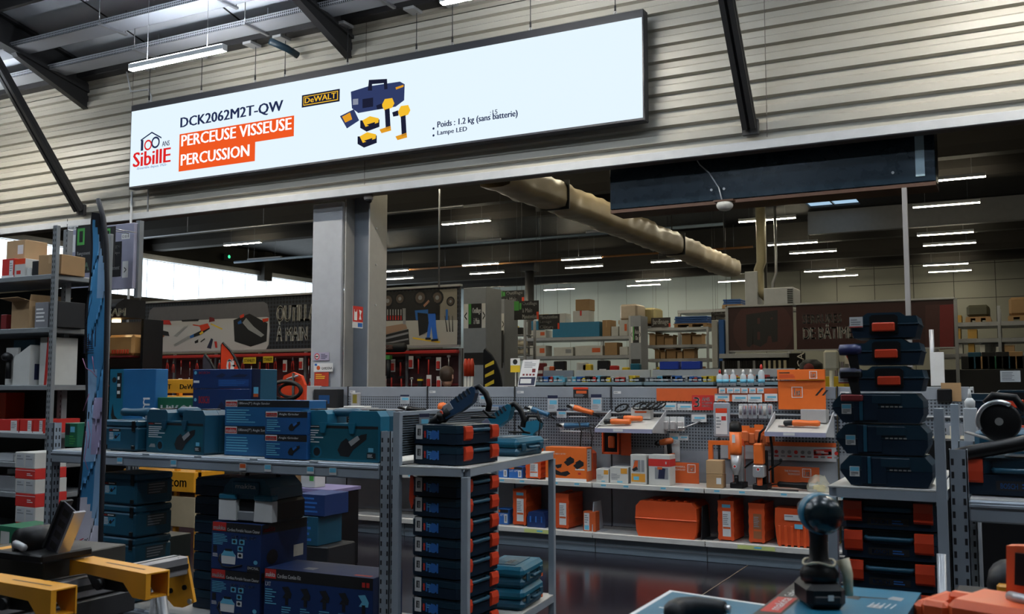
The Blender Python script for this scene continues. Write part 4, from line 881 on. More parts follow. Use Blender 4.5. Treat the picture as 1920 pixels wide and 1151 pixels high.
carton('plain light grey box on the tilted shelf before the orange board', (x + .11, 9.12, on_tilt(z, 9.12) + .006), R(-6), .23, .1, .12, mat('light_grey_box', (.36, .36, .36), .5))
# clear bottles and packs
for i, a in enumerate((1349, 1360, 1374, 1393, 1407, 1427)):
 big = 1.3 if i == 5 else 1
 x = at(a, 715, Y=9.3).x; t = thing('clear_bottle', 'clear spray bottle ' + ('with the tallest red nozzle' if i == 5 else f'{ORD[i]} in the row') + ' on the shelving top', 'bottle', (x, 9.315, 1.606), 0, 'clear bottles on the shelving top')
 b = MB(); b.lathe([(.03, 0), (.032, .05 * big), (.03, .1 * big), (.012, .12 * big)], CLEAR, n=12); b.build('bottle_body', t); b = MB(); b.lathe([(.012, .12 * big), (.013, .145 * big), (.005, .16 * big)], RED if i in (0, 5) else WHITE, n=10); b.build('cap', t); b = MB(); b.lathe([(.0325, .03), (.0325, .065)], CYANINK, n=12); b.build('label_band', t)
for i, a in enumerate((1353, 1368, 1381, 1395, 1410, 1425)):
 price_card(f'small cyan and white tag {ORD[i]} along the orange strip, below the bottles', (at(a, 735, Y=9.26).x, 9.28, zz(a, 737, 9.26)), .062, .05, PAPER, PAPER, CYANINK, 'cyan tags under the bottles')
for i, a in enumerate((1389, 1397, 1407, 1415, 1426, 1434, 1444)):
 x = at(a, 760, Y=9.18).x; t = thing('hanging_pack', f'slim clear pack with {"white" if i in (0, 5) else "orange"} cap, {ORD[i]} in the hanging row', 'hanging pack', (x, 9.2, zz(a, 757, 9.18)), 0, 'slim packs hung under the white cards')
 b = MB(); b.box(-.022, .022, -.03, 0, -.14, 0, CLEAR, .008); b.build('pack', t); b = MB(); b.lathe([(.012, -.1), (.013, -.05), (.008, -.02)], CARDW if i in (0, 5) else mat('purple_grey', (.2, .18, .24), .4), (0, -.04, 0), n=8); b.build('bit_holder', t); b = MB(); b.box(-.014, .014, -.034, -.031, -.05, -.02, ORANGE3 if i not in (0, 5) else WHITE); b.build('cap', t)
for i, (a, c) in enumerate(((1396, 808), (1409, 812), (1422, 806), (1434, 814), (1443, 810))):
 x = at(a, c, Y=9.1).x; hang_pack(f'orange blister pack {ORD[i]} in the lower row above the magnetic drills', (x, 9.12 + .02 * (i % 2), zz(a, c - 10, 9.1)), .085, .16, CLEAR, ORANGE3, mat('orange_blister', (.55, .14, .05), .25), group='orange packs above the magnetic drills')
t = thing('display_case', 'clear flat case with red titled card hung on the pegboard', 'case', (span(1335, 1366, 9.15)[0], 9.2, zz(1350, 820, 9.15))); hh = .33; ww = span(1335, 1366, 9.15)[1]
b = MB(); b.box(-ww / 2, ww / 2, -.03, 0, 0, hh, mat('grey_clear', (.3, .32, .36), .25), .012); b.build('case_shell', t); b = MB(); b.rect(-ww / 2 + .025, ww / 2 - .025, .03, hh - .06, PAPER, -.031); b.rect(-ww / 2 + .025, ww / 2 - .025, hh - .1, hh - .055, REDP, -.0316); b.rect(0, .045, .16, .2, RED, -.0316); b.lines(-.05, 0, .08, .2, 4, GREYINK, -.0316); b.build('printed_card', t); b = MB(); b.tube([(-.04, -.015, hh), (-.03, -.015, hh + .02), (.03, -.015, hh + .02), (.04, -.015, hh)], .006, ORANGE3, 6); b.build('carry_handle', t)
# long strip banner
x, w = span(1345, 1562, 9.2); z0 = zz(1450, 863, 9.2); h = .17
t = thing('strip_banner', 'long white strip banner with orange top edge low on the pegboard', 'banner', (x, 9.275, z0))
b = MB(); b.box(-w / 2, w / 2, 0, .003, 0, h, PALE); b.build('banner_sheet', t); b = MB(); b.rect(-w / 2, w / 2, h - .04, h, ORANGE2, -.001); r = random.Random(3)
for i in range(13): b.disc(-w / 2 + .35 + i * .06, h * .45, .018, GREYINK if i % 3 else RED, -.001, 8); b.rect(-w / 2 + .33 + i * .06, -w / 2 + .37 + i * .06, .03, .045, RED if i % 2 else GREYINK, -.001)
b.flat([(w / 2 - .2, .05), (w / 2 - .04, .06), (w / 2 - .04, .115), (w / 2 - .2, .105)], RED, -.001); b.lines(w / 2 - .18, w / 2 - .06, .07, .1, 2, WHITE, -.002); b.build('printed_pattern', t)
# ---- upper shelf goods
def on(px0, px1, Y): x, w = span(px0, px1, Y); return x, w
z1 = SH1 + .001
def blue_small(lab, px0, px1, Y, z, h, group=None):
 x, w = span(px0, px1, Y)
 def deco(b, w, h): b.rect(-w / 2, w / 2, h * .78, h, BLACKINK, -.001); b.rect(-w / 2 + .005, -w * .1, h * .8, h * .97, ORANGE2, -.0016); b.text('LXT XPT', -w * .45, w * .2, h * .55, h * .72, WHITE, -.0016, 0); b.rect(w * .2, w * .44, h * .1, h * .7, PAPER, -.0016); b.rect(w * .26, w * .38, h * .2, h * .6, GREYINK, -.002)
 return carton(lab, (x, Y, z), 0, w, .2, h, BLUEINK, deco, group=group)
blue_small('small blue carton with orange plate on the upper shelf behind the table leg', 927, 952, 8.86, z1, .115); blue_small('second small blue carton against the orange case on the upper shelf', 954, 979, 8.86, z1, .115)
blue_small('dark blue carton lying on top of the two small blue cartons', 930, 978, 8.9, z1 + .116, .06)
x, w = on(985, 1014, 8.85); slab_case('upright orange case on the upper shelf beside the table corner', (x, 8.85, z1), 0, w, .3, .21)
x, w = on(1023, 1098, 8.84)
def deco(b, w, h):
 b.rect(-w / 2, w / 2, 0, h * .08, WHITE, -.001); b.text('ALL YOU NEED IS 1 BATTERY', -w / 2 + .05, -w / 2 + .22, h * .78, h * .82, WHITE, -.001, 0)
 for dx, dz in ((0, 0), (.1, -.03)): b.flat([(-.02 + dx, h * .55 + dz), (.05 + dx, h * .72 + dz), (.09 + dx, h * .66 + dz), (.09 + dx, h * .56 + dz), (.02 + dx, h * .44 + dz)], BLACKINK, -.001); b.flat([(.0 + dx, h * .64 + dz), (.05 + dx, h * .73 + dz), (.08 + dx, h * .66 + dz), (.03 + dx, h * .6 + dz)], CHAR, -.0015)
 b.flat([(-.15, h * .38), (-.05, h * .25), (.02, h * .3), (.05, h * .22), (.0, h * .14), (-.1, h * .17)], BLACKINK, -.001); b.flat([(-.12, h * .46), (-.09, h * .36), (-.05, h * .4), (-.04, h * .5)], CHAR, -.001); b.rect(.1, .2, h * .33, h * .37, PAPER, -.001)
 b.rect(.13, .16, h * .2, h * .26, RED, -.001)
def sidep(b, x, d, h): b.rect(.02, d - .03, h * .3, h * .95, PAPER, x, 'x'); b.lines(.03, d - .05, h * .4, h * .9, 6, GREYINK, x + .001, 4, 'x')
carton('large orange carton showing two black batteries on the upper shelf', (x, 8.84, z1), R(2), w, .16, .33, ORANGE3, deco, sidep)
b = MB(); b.prism([(-.2, 0), (.2, 0), (.2, .26), (.17, .29), (-.17, .29), (-.2, .26)], 0, .1, ORANGE, 'y'); whole(b, 'orange_tool_case', 'orange case standing behind the battery carton', 'tool case', (x - .02, 9.1, z1))
def white_small(lab, a0, a1, h, kind):
 x, w = on(a0, a1, 8.86)
 def deco(b, w, h):
  if kind == 0: b.rect(w * .1, w * .45, h * .6, h * .92, mat('amber_print', (.6, .27, .03), .5), -.001); b.lines(-w * .42, w * .1, h * .2, h * .6, 4, GREYINK, -.001); b.rect(-w * .1, w * .2, h * .05, h * .14, CYANINK, -.001)
  elif kind == 1: b.rect(-w * .45, w * .45, h * .08, h * .36, MATS['amber_print'], -.001); b.rect(-w * .3, w * .05, h * .14, h * .26, CYANINK, -.0015); b.rect(-w * .3, w * .15, h * .42, h * .82, GREYINK, -.001); b.flat([(-w * .2, h * .8), (0, h * .8), (-w * .05, h * .5), (-w * .4, h * .45)], ORANGE2, -.0015); b.flat([(-w * .4, h * .5), (-w * .1, h * .6), (0, h * .5), (-w * .3, h * .42)], BLACKINK, -.002); b.rect(w * .2, w * .4, h * .42, h * .82, GREYINK, -.0014)
  else: b.rect(-w / 2, w / 2, h * .62, h * .86, RED, -.001); b.rect(-w * .2, w * .42, h * .2, h * .58, GREYINK, -.001); b.flat([(-w * .05, h * .22), (w * .25, h * .22), (w * .3, h * .55), (0, h * .58)], NAVYINK, -.0015); b.text('1', w * .3, w * .36, h * .7, h * .78, WHITE, -.002); b.rect(-w * .08, w * .15, h * .52, h * .6, ORANGE2, -.002)
 def side(b, x, d, h):
  if kind == 2: b.rect(0, d, h * .62, h * .86, RED, x, 'x')
 carton(lab, (x, 8.86, z1), R(-4 if kind else 3), w * .92, .14 if kind else .18, h, CARDW, deco, side, cat='box')
white_small('low white carton with an amber corner on the upper shelf', 1116, 1141, .13, 0); white_small('wider white carton with amber corner and black icons on the upper shelf', 1141, 1177, .155, 0)
white_small('tall white carton with grinder picture and amber foot', 1179, 1211, .28, 1); white_small('tall white carton with a red band and dark picture', 1212, 1256, .285, 2)
def sign1st(lab, a0, a1, c0, c1, Y):
 x, w = span(a0, a1, Y); z = z1; h = zz(a0, c0, Y) - z
 t = thing('orange_sign', lab, 'sign', (x, Y, z)); b = MB(); b.box(-w / 2, w / 2, 0, .005, 0, h, ORANGE2); b.build('sign_board', t)
 b = MB(); r = .04; cx, zc = w * .25, h * .72
 for q in ((cx - r, cx + r, zc - r, zc - r + .006), (cx - r, cx + r, zc + r - .006, zc + r), (cx - r, cx - r + .006, zc - r, zc + r), (cx + r - .006, cx + r, zc - r, zc + r)): b.rect(*q, WHITE, -.001)
 b.text('1st', cx - .025, cx + .025, zc - .025, zc + .025, WHITE, -.001, .02); b.text('THE POWERFUL', cx - .2, cx - r - .02, zc + .005, zc + .022, WHITE, -.001, 0); b.text('TECHNOLOGY', cx - .17, cx - r - .02, zc - .022, zc - .005, WHITE, -.001, 0); b.build('printed_lettering', t)
sign1st('orange sign with a white square logo beside the white cartons', 1253, 1308, 866, 905, 9.16); sign1st('orange sign with a white square logo behind the black grinder', 1440, 1532, 873, 912, 9.2)
x, w = on(1320, 1353, 8.85); t2 = simple_box('small brown carton with a white tag, lower of two beside the orange frame', (x, 8.85, z1), R(3), w * .9, .15, .125, KRAFT, tag=PAPER); simple_box('small brown carton stacked on top of its twin', (x, 8.85, z1 + .126), R(5), w * .9, .15, .125, KRAFT2)
t = thing('orange_carry_frame', 'orange open frame standing behind the two small brown cartons', 'frame', (x + .02, 9.08, z1)); b = MB(); b.prism([(-.14, 0), (-.1, 0), (-.1, .38), (.05, .38), (.05, .25), (.08, .25), (.08, .42), (-.14, .42)], 0, .04, ORANGE3, 'y'); b.build('frame', t); b = MB(); b.box(.09, .2, 0, .05, 0, .45, ORANGE, .01); b.build('case_half', t)
def mag_drill(lab, a0, a1, c0, Y, flat_top):
 x, w = on(a0, a1, Y); h = zz(a0, c0, Y) - z1
 t = thing('magnetic_drill', lab, 'magnetic drill', (x, Y, z1)); r = w * .42
 b = MB(); b.box(-r * 1.1, r * 1.1, .0, .18, 0, .05, BLACK, .006); b.build('magnet_foot', t)
 b = MB(); b.box(-r * .8, r * .8, .06, .14, .05, h * .62, SILVER if not flat_top else BLACK, .008); b.build('slide_column', t)
 if not flat_top:
  b = MB(); b.lathe([(r * .95, h * .5), (r, h * .55), (r, h * .84)], ORANGE3, (0, .0, 0), n=16); b.build('motor_body', t); b = MB(); b.lathe([(r, h * .84), (r * 1.05, h * .86), (r * .95, h * .97), (r * .4, h)], BLACK, n=16); b.build('motor_cap', t)
  b = MB(); b.lathe([(r * .5, .2 * h), (r * .7, h * .3), (r * .9, h * .5)], SILVER, n=14); b.build('gear_housing', t); b = MB(); b.cyl((0, 0, h * .07), (0, 0, h * .2), r * .35, BLACK); b.build('core_cutter', t)
  b = MB(); b.rect(-r * .3, r * .2, h * .68, h * .8, PAPER, -r - .004); b.build('sticker', t)
 else:
  b = MB(); b.box(-r * .7, r * .7, -.05, .05, h * .4, h * .74, ORANGE3, .012); b.build('motor_body', t); b = MB(); b.box(-r * .85, r * .85, -.055, .05, h * .2, h * .395, SILVER, .012); b.build('gear_housing', t); b = MB(); b.cyl((0, 0, h * .07), (0, 0, h * .2), r * .4, ORANGE2); b.build('core_cutter', t)
  b = MB(); b.tube([(-.02, .06, h * .74), (0, .04, h * .9), (.05, .05, h * .99), (.08, .09, h * .9), (.09, .12, h * .6), (.09, .12, h * .1)], .012, RUBBER, 8); b.build('cable_loop', t)
 b = MB(); b.tube([(r, .1, h * .3), (r + .05, .06, h * .36), (r + .12, .05, h * .44)], .009, BLACK, 6); b.lathe([(.004, 0), (.015, .006), (.015, .03), (.004, .036)], BLACK, (r + .12, .05, h * .44), n=8); b.build('feed_lever', t)
 b = MB(); b.disc(0, h * .33, r * .3, WHITE, -r * .9 if not flat_top else -.0565, 12); b.disc(0, h * .33, r * .2, RED, (-r * .9 if not flat_top else -.0565) - .001, 10); b.build('emblem', t)
mag_drill('magnetic drill with tall orange motor and black cap', 1364, 1391, 789, 8.92, False); mag_drill('magnetic drill with slim orange handle and looped black cable', 1406, 1436, 800, 8.9, True)
grinder('large black angle grinder lying beside the plastic bag on the upper shelf', (span(1472, 1518, 8.95)[0], 9.0, z1), R(170), BLACK, SILVER, .42)
b = MB(); r_ = random.Random(5); vs = [(.11 * math.cos(a) * s_ * r_.uniform(.8, 1.1), .08 * math.sin(a) * s_, zq * r_.uniform(.9, 1.1)) for s_, zq in ((1, .004), (1.05, .05), (.8, .1), (.4, .14)) for a in [2 * math.pi * i / 12 for i in range(12)]]
b.add(vs, [(j * 12 + i, j * 12 + (i + 1) % 12, (j + 1) * 12 + (i + 1) % 12, (j + 1) * 12 + i) for j in range(3) for i in range(12)] + [list(range(36, 48))], FOIL, True)
t = thing('plastic_bag', 'crumpled clear plastic bag with a yellow sponge inside', 'bag', (span(1512, 1548, 8.92)[0], 8.95, z1)); b.build('bag_film', t); b = MB(); b.box(-.05, .05, -.03, .03, .004, .06, mat('pale_sponge', (.6, .5, .2), .8), .01); b.build('sponge', t)
# ---- bottom shelf goods
z0 = SH0 + .001
blue_small('blue carton with orange plate on the bottom shelf behind the table leg', 928, 953, 8.9, z0, .15)
x, w = on(961, 987, 8.9); slab_case('upright orange case with a blue tag, nearest the table on the bottom shelf', (x, 8.9, z0), R(-3), w, .32, .36, cyan=True)
x, w = on(988, 1022, 8.86); t = thing('tool_box', 'low dark navy toolbox between two upright orange cases', 'tool case', (x, 8.86, z0)); b = MB(); b.prism([(-w / 2, 0), (w / 2, 0), (w / 2, .08), (-w / 2, .08)], 0, .25, DEEPBOX); b.build('case_base', t); b = MB(); b.prism([(-w / 2 - .004, .081), (w / 2 + .004, .081), (w / 2 - .02, .15), (-w / 2 + .02, .15)], -.004, .25, NAVYINK if False else DEEPBOX); b.build('case_lid', t)
for sx in (-.3, 0, .3): b = MB(); b.box(sx * w - .008, sx * w + .008, -.008, -.0045, .05, .11, BLUEINK, .002); b.build('latch', t)
x, w = on(1040, 1066, 8.88); slab_case('upright orange case, second from the table on the bottom shelf', (x, 8.88, z0), R(-2), w, .32, .34)
x, w = on(1091, 1116, 8.86); carton('small orange carton leaning on the grey bookend', (x, 8.86, z0), 0, w * .92, .1, .19, ORANGE2, lambda b, w, h: (b.rect(-w * .42, 0, h * .05, h * .92, PAPER, -.001), b.rect(-w * .38, -w * .04, h * .08, h * .3, CYANINK, -.0016), b.lines(-w * .38, -w * .06, h * .4, h * .85, 4, GREYINK, -.0016)))
def bookend(lab, a, z, hh, m_):
 t = thing('bookend', lab, 'bookend', (at(a, 990, Y=8.95).x, 8.95, z)); b = MB(); b.prism([(-.1, .0), (.18, 0), (.12, hh), (-.06, hh)], 0, .008, m_, 'x'); b.build('upright_plate', t); b = MB(); b.box(.009, .1, -.06, .12, 0, .004, m_); b.build('foot_plate', t)
bookend('grey metal bookend against the small orange carton', 1117, z0, .28, PALE); bookend('dark bookend between the orange chest and the slim orange cases', 1320, z0, .3, CHAR)
b = MB()
x, w = on(1190, 1304, 8.84); t = thing('orange_chest', 'big ribbed orange tool chest lying on the bottom shelf', 'tool case', (x, 8.82, z0)); h = .33; c = .05
def oct_(k): return [(-w / 2 + c * .5, 0 + .02), (w / 2 - c * .5, .02), (w / 2 - .01, .06), (w / 2, h * .5), (w / 2 - .01, h - c), (w / 2 - c, h), (-w / 2 + c, h), (-w / 2 + .01, h - c), (-w / 2, h * .5), (-w / 2 + .01, .06)]
b.prism([(-w / 2 + .03, .0), (w / 2 - .03, 0), (w / 2 - .008, .06), (w / 2, h * .5), (-w / 2, h * .5), (-w / 2 + .008, .06)], 0, .42, ORANGE, 'y'); b.build('case_base', t)
b = MB(); b.prism([(-w / 2, h * .51), (w / 2, h * .51), (w / 2 - .006, h - c), (w / 2 - c, h), (-w / 2 + c, h), (-w / 2 + .006, h - c)], .0, .42, ORANGE, 'y'); b.box(-w / 2 - .002, w / 2 + .002, -.006, .426, h * .485, h * .525, ORANGE, .003); b.build('case_lid', t)
for k in range(5): b = MB(); b.box(-w * .3 + k * w * .14, -w * .24 + k * w * .14, .06, .36, h, h + .012, ORANGE, .005); b.build('lid_rib', t)
for lab, a0, a1, br, cy, hh in (('slim orange case with white sticker just past the dark bookend', 1341, 1372, False, True, .36), ('slim orange case with a faded brown sticker', 1398, 1429, True, False, .35)):
 x, w = on(a0, a1, 8.88); slab_case(lab, (x, 8.88, z0), R(-3), w, .3, hh, brown=br, cyan=cy)
x, w = on(1447, 1522, 8.84); t = thing('orange_tool_case', 'wide orange case with ribbed foot beside the table leg of the case stack', 'tool case', (x, 8.84, z0))
b = MB(); pts = [(-w / 2, h) for h in ()]; b.prism([(-w / 2 + .02, .012), (w / 2 - .02, .012), (w / 2, .2), (w / 2 - .01, .33), (-w / 2 + .005, .33), (-w / 2, .2)], 0, .22, ORANGE, 'y')
for k in range(6): b.box(-w / 2 + .03 + k * w * .155, -w / 2 + .055 + k * w * .155, -.01, 0.0, .0, .18, ORANGE, .004)
b.build('case_shell', t); b = MB(); b.rect(-w * .25, w * .25, .23, .28, PAPER, -.0115); b.lines(-w * .24, w * .1, .255, .275, 1, GREYINK, -.012); b.rect(0, w * .2, .16, .2, CYANINK, -.0115); b.build('label_sticker', t, 'white sticker over a blue price tag')
for lab, a0, a1 in (('pale yellow price strip below the navy toolbox', 984, 1036), ('long pale yellow price strip under the slim orange cases', 1378, 1447)):
 x, w = span(a0, a1, GF); b = MB(); b.box(-w / 2, w / 2, -.003, 0, 0, .035, mat('pale_yellow', (.5, .56, .2), .6)); b.rect(-w * .05, w * .15, .012, .028, CYANINK, -.0035); whole(b, 'price_strip', lab, 'price strip', (x, GF - .012, SH0 - .042))
# things left of the table on the shelving: screen display
x, w = span(612, 660, 9.2); t = thing('till_display', 'dark box with a small blue lit screen on the end shelf', 'display', (-7.26, 9.05, 1.301))
b = MB(); b.box(-.19, .19, 0, .2, 0, .05, SILVER, .006); b.build('base_tray', t); b = MB(); b.box(-.18, .17, .1, .23, .051, .27, CHAR, .006); b.build('screen_housing', t); b = MB(); b.rect(-.1, .06, .1, .2, glow('dim_screen', (.02, .06, .16), .6), .099); b.build('screen', t)
t = thing('measuring_station', 'white flat scale plate with a grey yellow display beside the black box', 'scale', (at(668, 765, Y=9.1).x, 9.1, 1.36))
b = MB(); b.box(-.14, .16, -.06, .08, 0, .02, PAPER, .006); b.build('scale_plate', t); b = MB(); b.box(-.12, .0, .05, .09, .021, .17, SILVER, .005); b.build('display_housing', t); b = MB(); b.rect(-.09, -.03, .05, .15, mat('olive_display', (.2, .17, .03), .4), .049); b.build('display', t)
b = MB(); b.box(-.2, .2, -.06, .16, -.02, -.001, PALE, .003); b.build('support_tray', t)
# ================================================================== SIGNS AND THE HALL BEHIND
DOTS = pegboard('dark_dotted_print', (.035, .04, .055), (.008, .009, .014), .07, .36)
TABLE = mat('print_table_grey', (.5, .5, .53), .5, var=0)
def fascia(name, label, x0, x1, Y, z0, z1, base):
 t = thing(name, label, 'sign', ((x0 + x1) / 2, Y, z0)); w, h = x1 - x0, z1 - z0
 b = MB(); b.box(-w / 2, w / 2, 0, .03, 0, h, base); b.build('sign_panel', t)
 b = MB(); b.box(-w / 2 - .02, w / 2 + .02, -.03, .05, h + .001, h + .04, SILVER, .005); b.box(-w / 2, w / 2, -.012, .03, -.03, -.001, SILVER); b.build('frame_rail', t)
 return t, w, h
def clip_circle(cx, r, z0, z1, zc, n=40):
 pts = []
 for i in range(n):
  a = 2 * math.pi * i / n; pts.append((cx + r * math.cos(a), min(z1, max(z0, zc + r * math.sin(a)))))
 return pts
t, w, h = fascia('hand_tools_sign', 'long grey fascia sign lettered OUTILLAGE A MAIN with a tool photo', -15.9, -9.75, 13.0, 2.25, 3.16, DOTS)
L = lambda px, py: (at(px, py, Y=13.0).x + (15.9 + 9.75) / 2, at(px, py, Y=13.0).z - 2.25)
b = MB(); c0 = L(275, 610)[0]; c1 = L(507, 610)[0]; cx, r = (c0 + c1) / 2, (c1 - c0) / 2
b.flat(clip_circle(cx, r, 0.0, h * .92, h * .35), mat('print_wall_grey', (.12, .12, .14), .5), -.001); b.flat([(p[0], min(p[1], h * .62)) for p in clip_circle(cx, r * .99, 0, h * .62, h * .35)], TABLE, -.002)
def Lp(m_, y, *ps): b.flat([L(*p) for p in ps], m_, y)
Lp(BLACKINK, -.004, (438, 600), (468, 588), (502, 606), (500, 640), (470, 650), (440, 640)); Lp(SILVER, -.006, (455, 605), (462, 596), (476, 612), (496, 628), (490, 632), (466, 618)); Lp(REDP, -.006, (492, 598), (504, 596), (503, 602), (494, 604)); Lp(REDP, -.006, (450, 592), (458, 588), (458, 594), (451, 597)); Lp(BLUEINK, -.006, (446, 604), (452, 600), (454, 606), (447, 608))
Lp(mat('wood_handle_print', (.25, .08, .03), .6, var=0), -.004, (286, 641), (305, 625), (309, 630), (291, 646)); Lp(BLACKINK, -.005, (300, 618), (316, 622), (318, 630), (302, 628)); Lp(BLACKINK, -.004, (280, 616), (296, 614), (296, 624), (280, 622)); Lp(RED, -.004, (303, 600), (318, 600), (322, 609), (304, 608))
Lp(SILVER, -.004, (326, 646), (352, 630), (362, 628), (360, 632), (336, 646), (328, 650)); Lp(SILVER, -.004, (326, 630), (346, 612), (352, 612), (332, 632)); Lp(CHAR, -.004, (356, 630), (376, 620), (390, 610), (394, 616), (376, 628), (358, 634)); Lp(BLUEINK, -.006, (356, 630), (364, 626), (364, 632), (357, 634)); Lp(REDP, -.006, (374, 610), (390, 606), (394, 614), (378, 622))
Lp(REDP, -.004, (362, 608), (386, 612), (386, 614), (362, 610)); Lp(YPRINT, -.004, (396, 606), (418, 616), (416, 618), (395, 608)); Lp(CHAR, -.004, (340, 600), (374, 598), (372, 602), (342, 603)); Lp(BLACKINK, -.004, (365, 640), (372, 636), (372, 642), (366, 644)); Lp(BLACKINK, -.004, (376, 640), (384, 634), (385, 636), (377, 642))
Lp(NAVYINK, -.004, (388, 652), (396, 634), (400, 636), (396, 654)); Lp(RED, -.005, (404, 652), (402, 640), (407, 640), (408, 652)); Lp(DARKRED, -.004, (392, 604), (393, 594), (402, 596), (403, 602)); Lp(YPRINT, -.006, (374, 625), (380, 620), (382, 624), (376, 628))
b.build('tool_picture_print', t, 'round picture of hand tools on a table')
b = MB(); p, q = L(518, 604), L(518, 573); e = L(615, 600)[0]; b.text('OUTILLAGE', p[0], e, p[1], q[1], WHITE, -.004, .03)
p, q = L(518, 640), L(518, 614); e = L(577, 640)[0]; xs = p[0]; b.text('À', xs, xs + (e - xs) * .2, p[1], q[1] + .1, WHITE, -.004, .03); b.text('MAIN', xs + (e - xs) * .3, e, p[1], q[1], WHITE, -.004, .03); b.build('sign_lettering', t)
t, w, h = fascia('workshop_sign', 'fascia sign with a photo of a mechanic in blue trousers in a workshop', -9.7, -7.71, 13.0, 2.25, 3.16, DOTS)
L = lambda px, py: (at(px, py, Y=13.0).x + (9.7 + 7.71) / 2, at(px, py, Y=13.0).z - 2.25)
b = MB(); Lp(mat('print_floor', (.42, .41, .38), .5, var=0), -.001, (706, 600), (858, 600), (857, 646), (706, 650)); Lp(BLACKINK, -.0014, (706, 549), (825, 543), (825, 600), (706, 602)); Lp(mat('print_shop', (.24, .22, .19), .5, var=0), -.0014, (824, 543), (857, 541), (857, 600), (824, 600))
for (cx_, cy_, rr) in ((727, 564, 14), (750, 560, 12), (788, 558, 15), (820, 558, 14), (845, 565, 9)):
 c = L(cx_, cy_); s_ = rr * .0085; b.disc(c[0], c[1], s_, CHAR, -.003, 16); b.disc(c[0], c[1], s_ * .72, mat('print_dark', (.08, .06, .05), .5, var=0), -.0036, 14); b.disc(c[0], c[1], s_ * .3, GREYINK, -.0042, 10)
for k in range(8): Lp(RED, -.003, (716 + 5 * k, 592), (718 + 5 * k, 592), (718 + 5 * k, 600), (716 + 5 * k, 600)); Lp(SILVER, -.003, (716 + 5 * k, 580), (718 + 5 * k, 580), (718 + 5 * k, 591), (716 + 5 * k, 591))
Lp(mat('print_bench', (.3, .19, .13), .5, var=0), -.004, (708, 615), (760, 606), (764, 616), (714, 630)); Lp(BLACKINK, -.003, (714, 630), (766, 617), (768, 646), (716, 650)); Lp(GREYINK, -.005, (716, 634), (766, 622), (766, 626), (716, 638)); Lp(GREYINK, -.005, (716, 644), (766, 634), (766, 637), (716, 647))
Lp(BLUEINK, -.004, (778, 582), (806, 580), (808, 600), (780, 600)); Lp(CHAR, -.005, (783, 586), (802, 588), (806, 620), (786, 630)); Lp(BLACKINK, -.006, (803, 566), (818, 566), (820, 588), (803, 588)); Lp(mat('skin_print', (.35, .18, .12), .5, var=0), -.006, (794, 572), (804, 562), (806, 566), (796, 576)); Lp(BLACKINK, -.007, (806, 559), (813, 557), (815, 566), (807, 567))
Lp(mat('bright_blue_print', (.02, .14, .62), .5, var=0), -.006, (804, 588), (817, 587), (818, 612), (821, 635), (812, 636), (809, 612), (806, 634), (800, 634), (804, 606)); Lp(BLACKINK, -.007, (798, 633), (808, 633), (808, 637), (798, 637)); Lp(BLACKINK, -.007, (809, 636), (822, 635), (822, 639), (809, 640)); Lp(YPRINT, -.003, (774, 632), (826, 640), (824, 643), (774, 635))
for k in range(3): Lp(CHAR, -.005, (834 + 7 * k, 592), (835 + 7 * k, 592), (840 + 5 * k, 622), (838 + 5 * k, 622))
Lp(BLUEINK, -.004, (836, 580), (840, 580), (840, 600), (836, 600)); Lp(GREYINK, -.005, (755, 578), (761, 578), (761, 608), (756, 608)); b.build('workshop_picture_print', t)
MAR = mat('maroon_print', (.032, .006, .007), .45); MAR2 = mat('maroon_circle_print', (.055, .015, .015), .45)
for i, (nm, lab, a0, a1) in enumerate((('lock_picture_sign', 'dark maroon fascia sign with a black lock in a circle', 1366, 1487), ('locks_sign', 'dark maroon fascia sign lettered SERRURES DE BATIMENT', 1493, 1789))):
 Yq = 19.7; zq = zz(1500, 655, Yq); x0, x1 = at(a0, 600, Y=Yq).x, at(a1, 600, Y=Yq).x
 t, w, h = fascia(nm, lab, x0, x1, Yq, zq, zz(1500, 572, Yq), MAR)
 mid = (x0 + x1) / 2; L = lambda px, py: (at(px, py, Y=Yq).x - mid, at(px, py, Y=Yq).z - zq)
 b = MB()
 if i == 0:
  c = L(1430, 617); b.flat([(p[0], p[1]) for p in clip_circle(c[0], .6, .01, h - .01, c[1])], MAR2, -.001); Lp(BLACKINK, -.003, (1399, 590), (1411, 588), (1412, 645), (1405, 651), (1400, 648)); Lp(BLACKINK, -.003, (1411, 588), (1458, 581), (1458, 640), (1448, 642), (1446, 630), (1440, 630), (1438, 642), (1426, 650), (1411, 645))
  Lp(MAR2, -.004, (1420, 596), (1425, 596), (1425, 607), (1420, 607)); Lp(MAR2, -.004, (1420, 622), (1425, 622), (1425, 637), (1420, 637)); c = L(1447, 597); b.disc(c[0], c[1], .024, MAR2, -.004, 12); b.build('lock_picture_print', t)
 else:
  p, q = L(1505, 607), L(1505, 590); e = L(1578, 600)[0]; b.text('SERRURES', p[0], e, p[1], q[1], WHITE, -.003, .01); p, q = L(1506, 636), L(1506, 613); e = L(1628, 620)[0]; b.text('DE BÂTIMENT', p[0], e, p[1], q[1] + .05, WHITE, -.003, .02)
  Lp(MAR2, -.001, (1735, 572), (1775, 570), (1775, 652), (1735, 654)); Lp(DARKRED, -.002, (1762, 572), (1788, 570), (1788, 654), (1762, 655)); b.build('sign_lettering', t)
 if 1: b = MB(); b.box(*((-w / 2 - .06, -w / 2 - .001) if i == 0 else (w / 2 + .001, w / 2 + .06)), -.02, .04, -zq, h + .02, GALV); b.build('end_post', t)
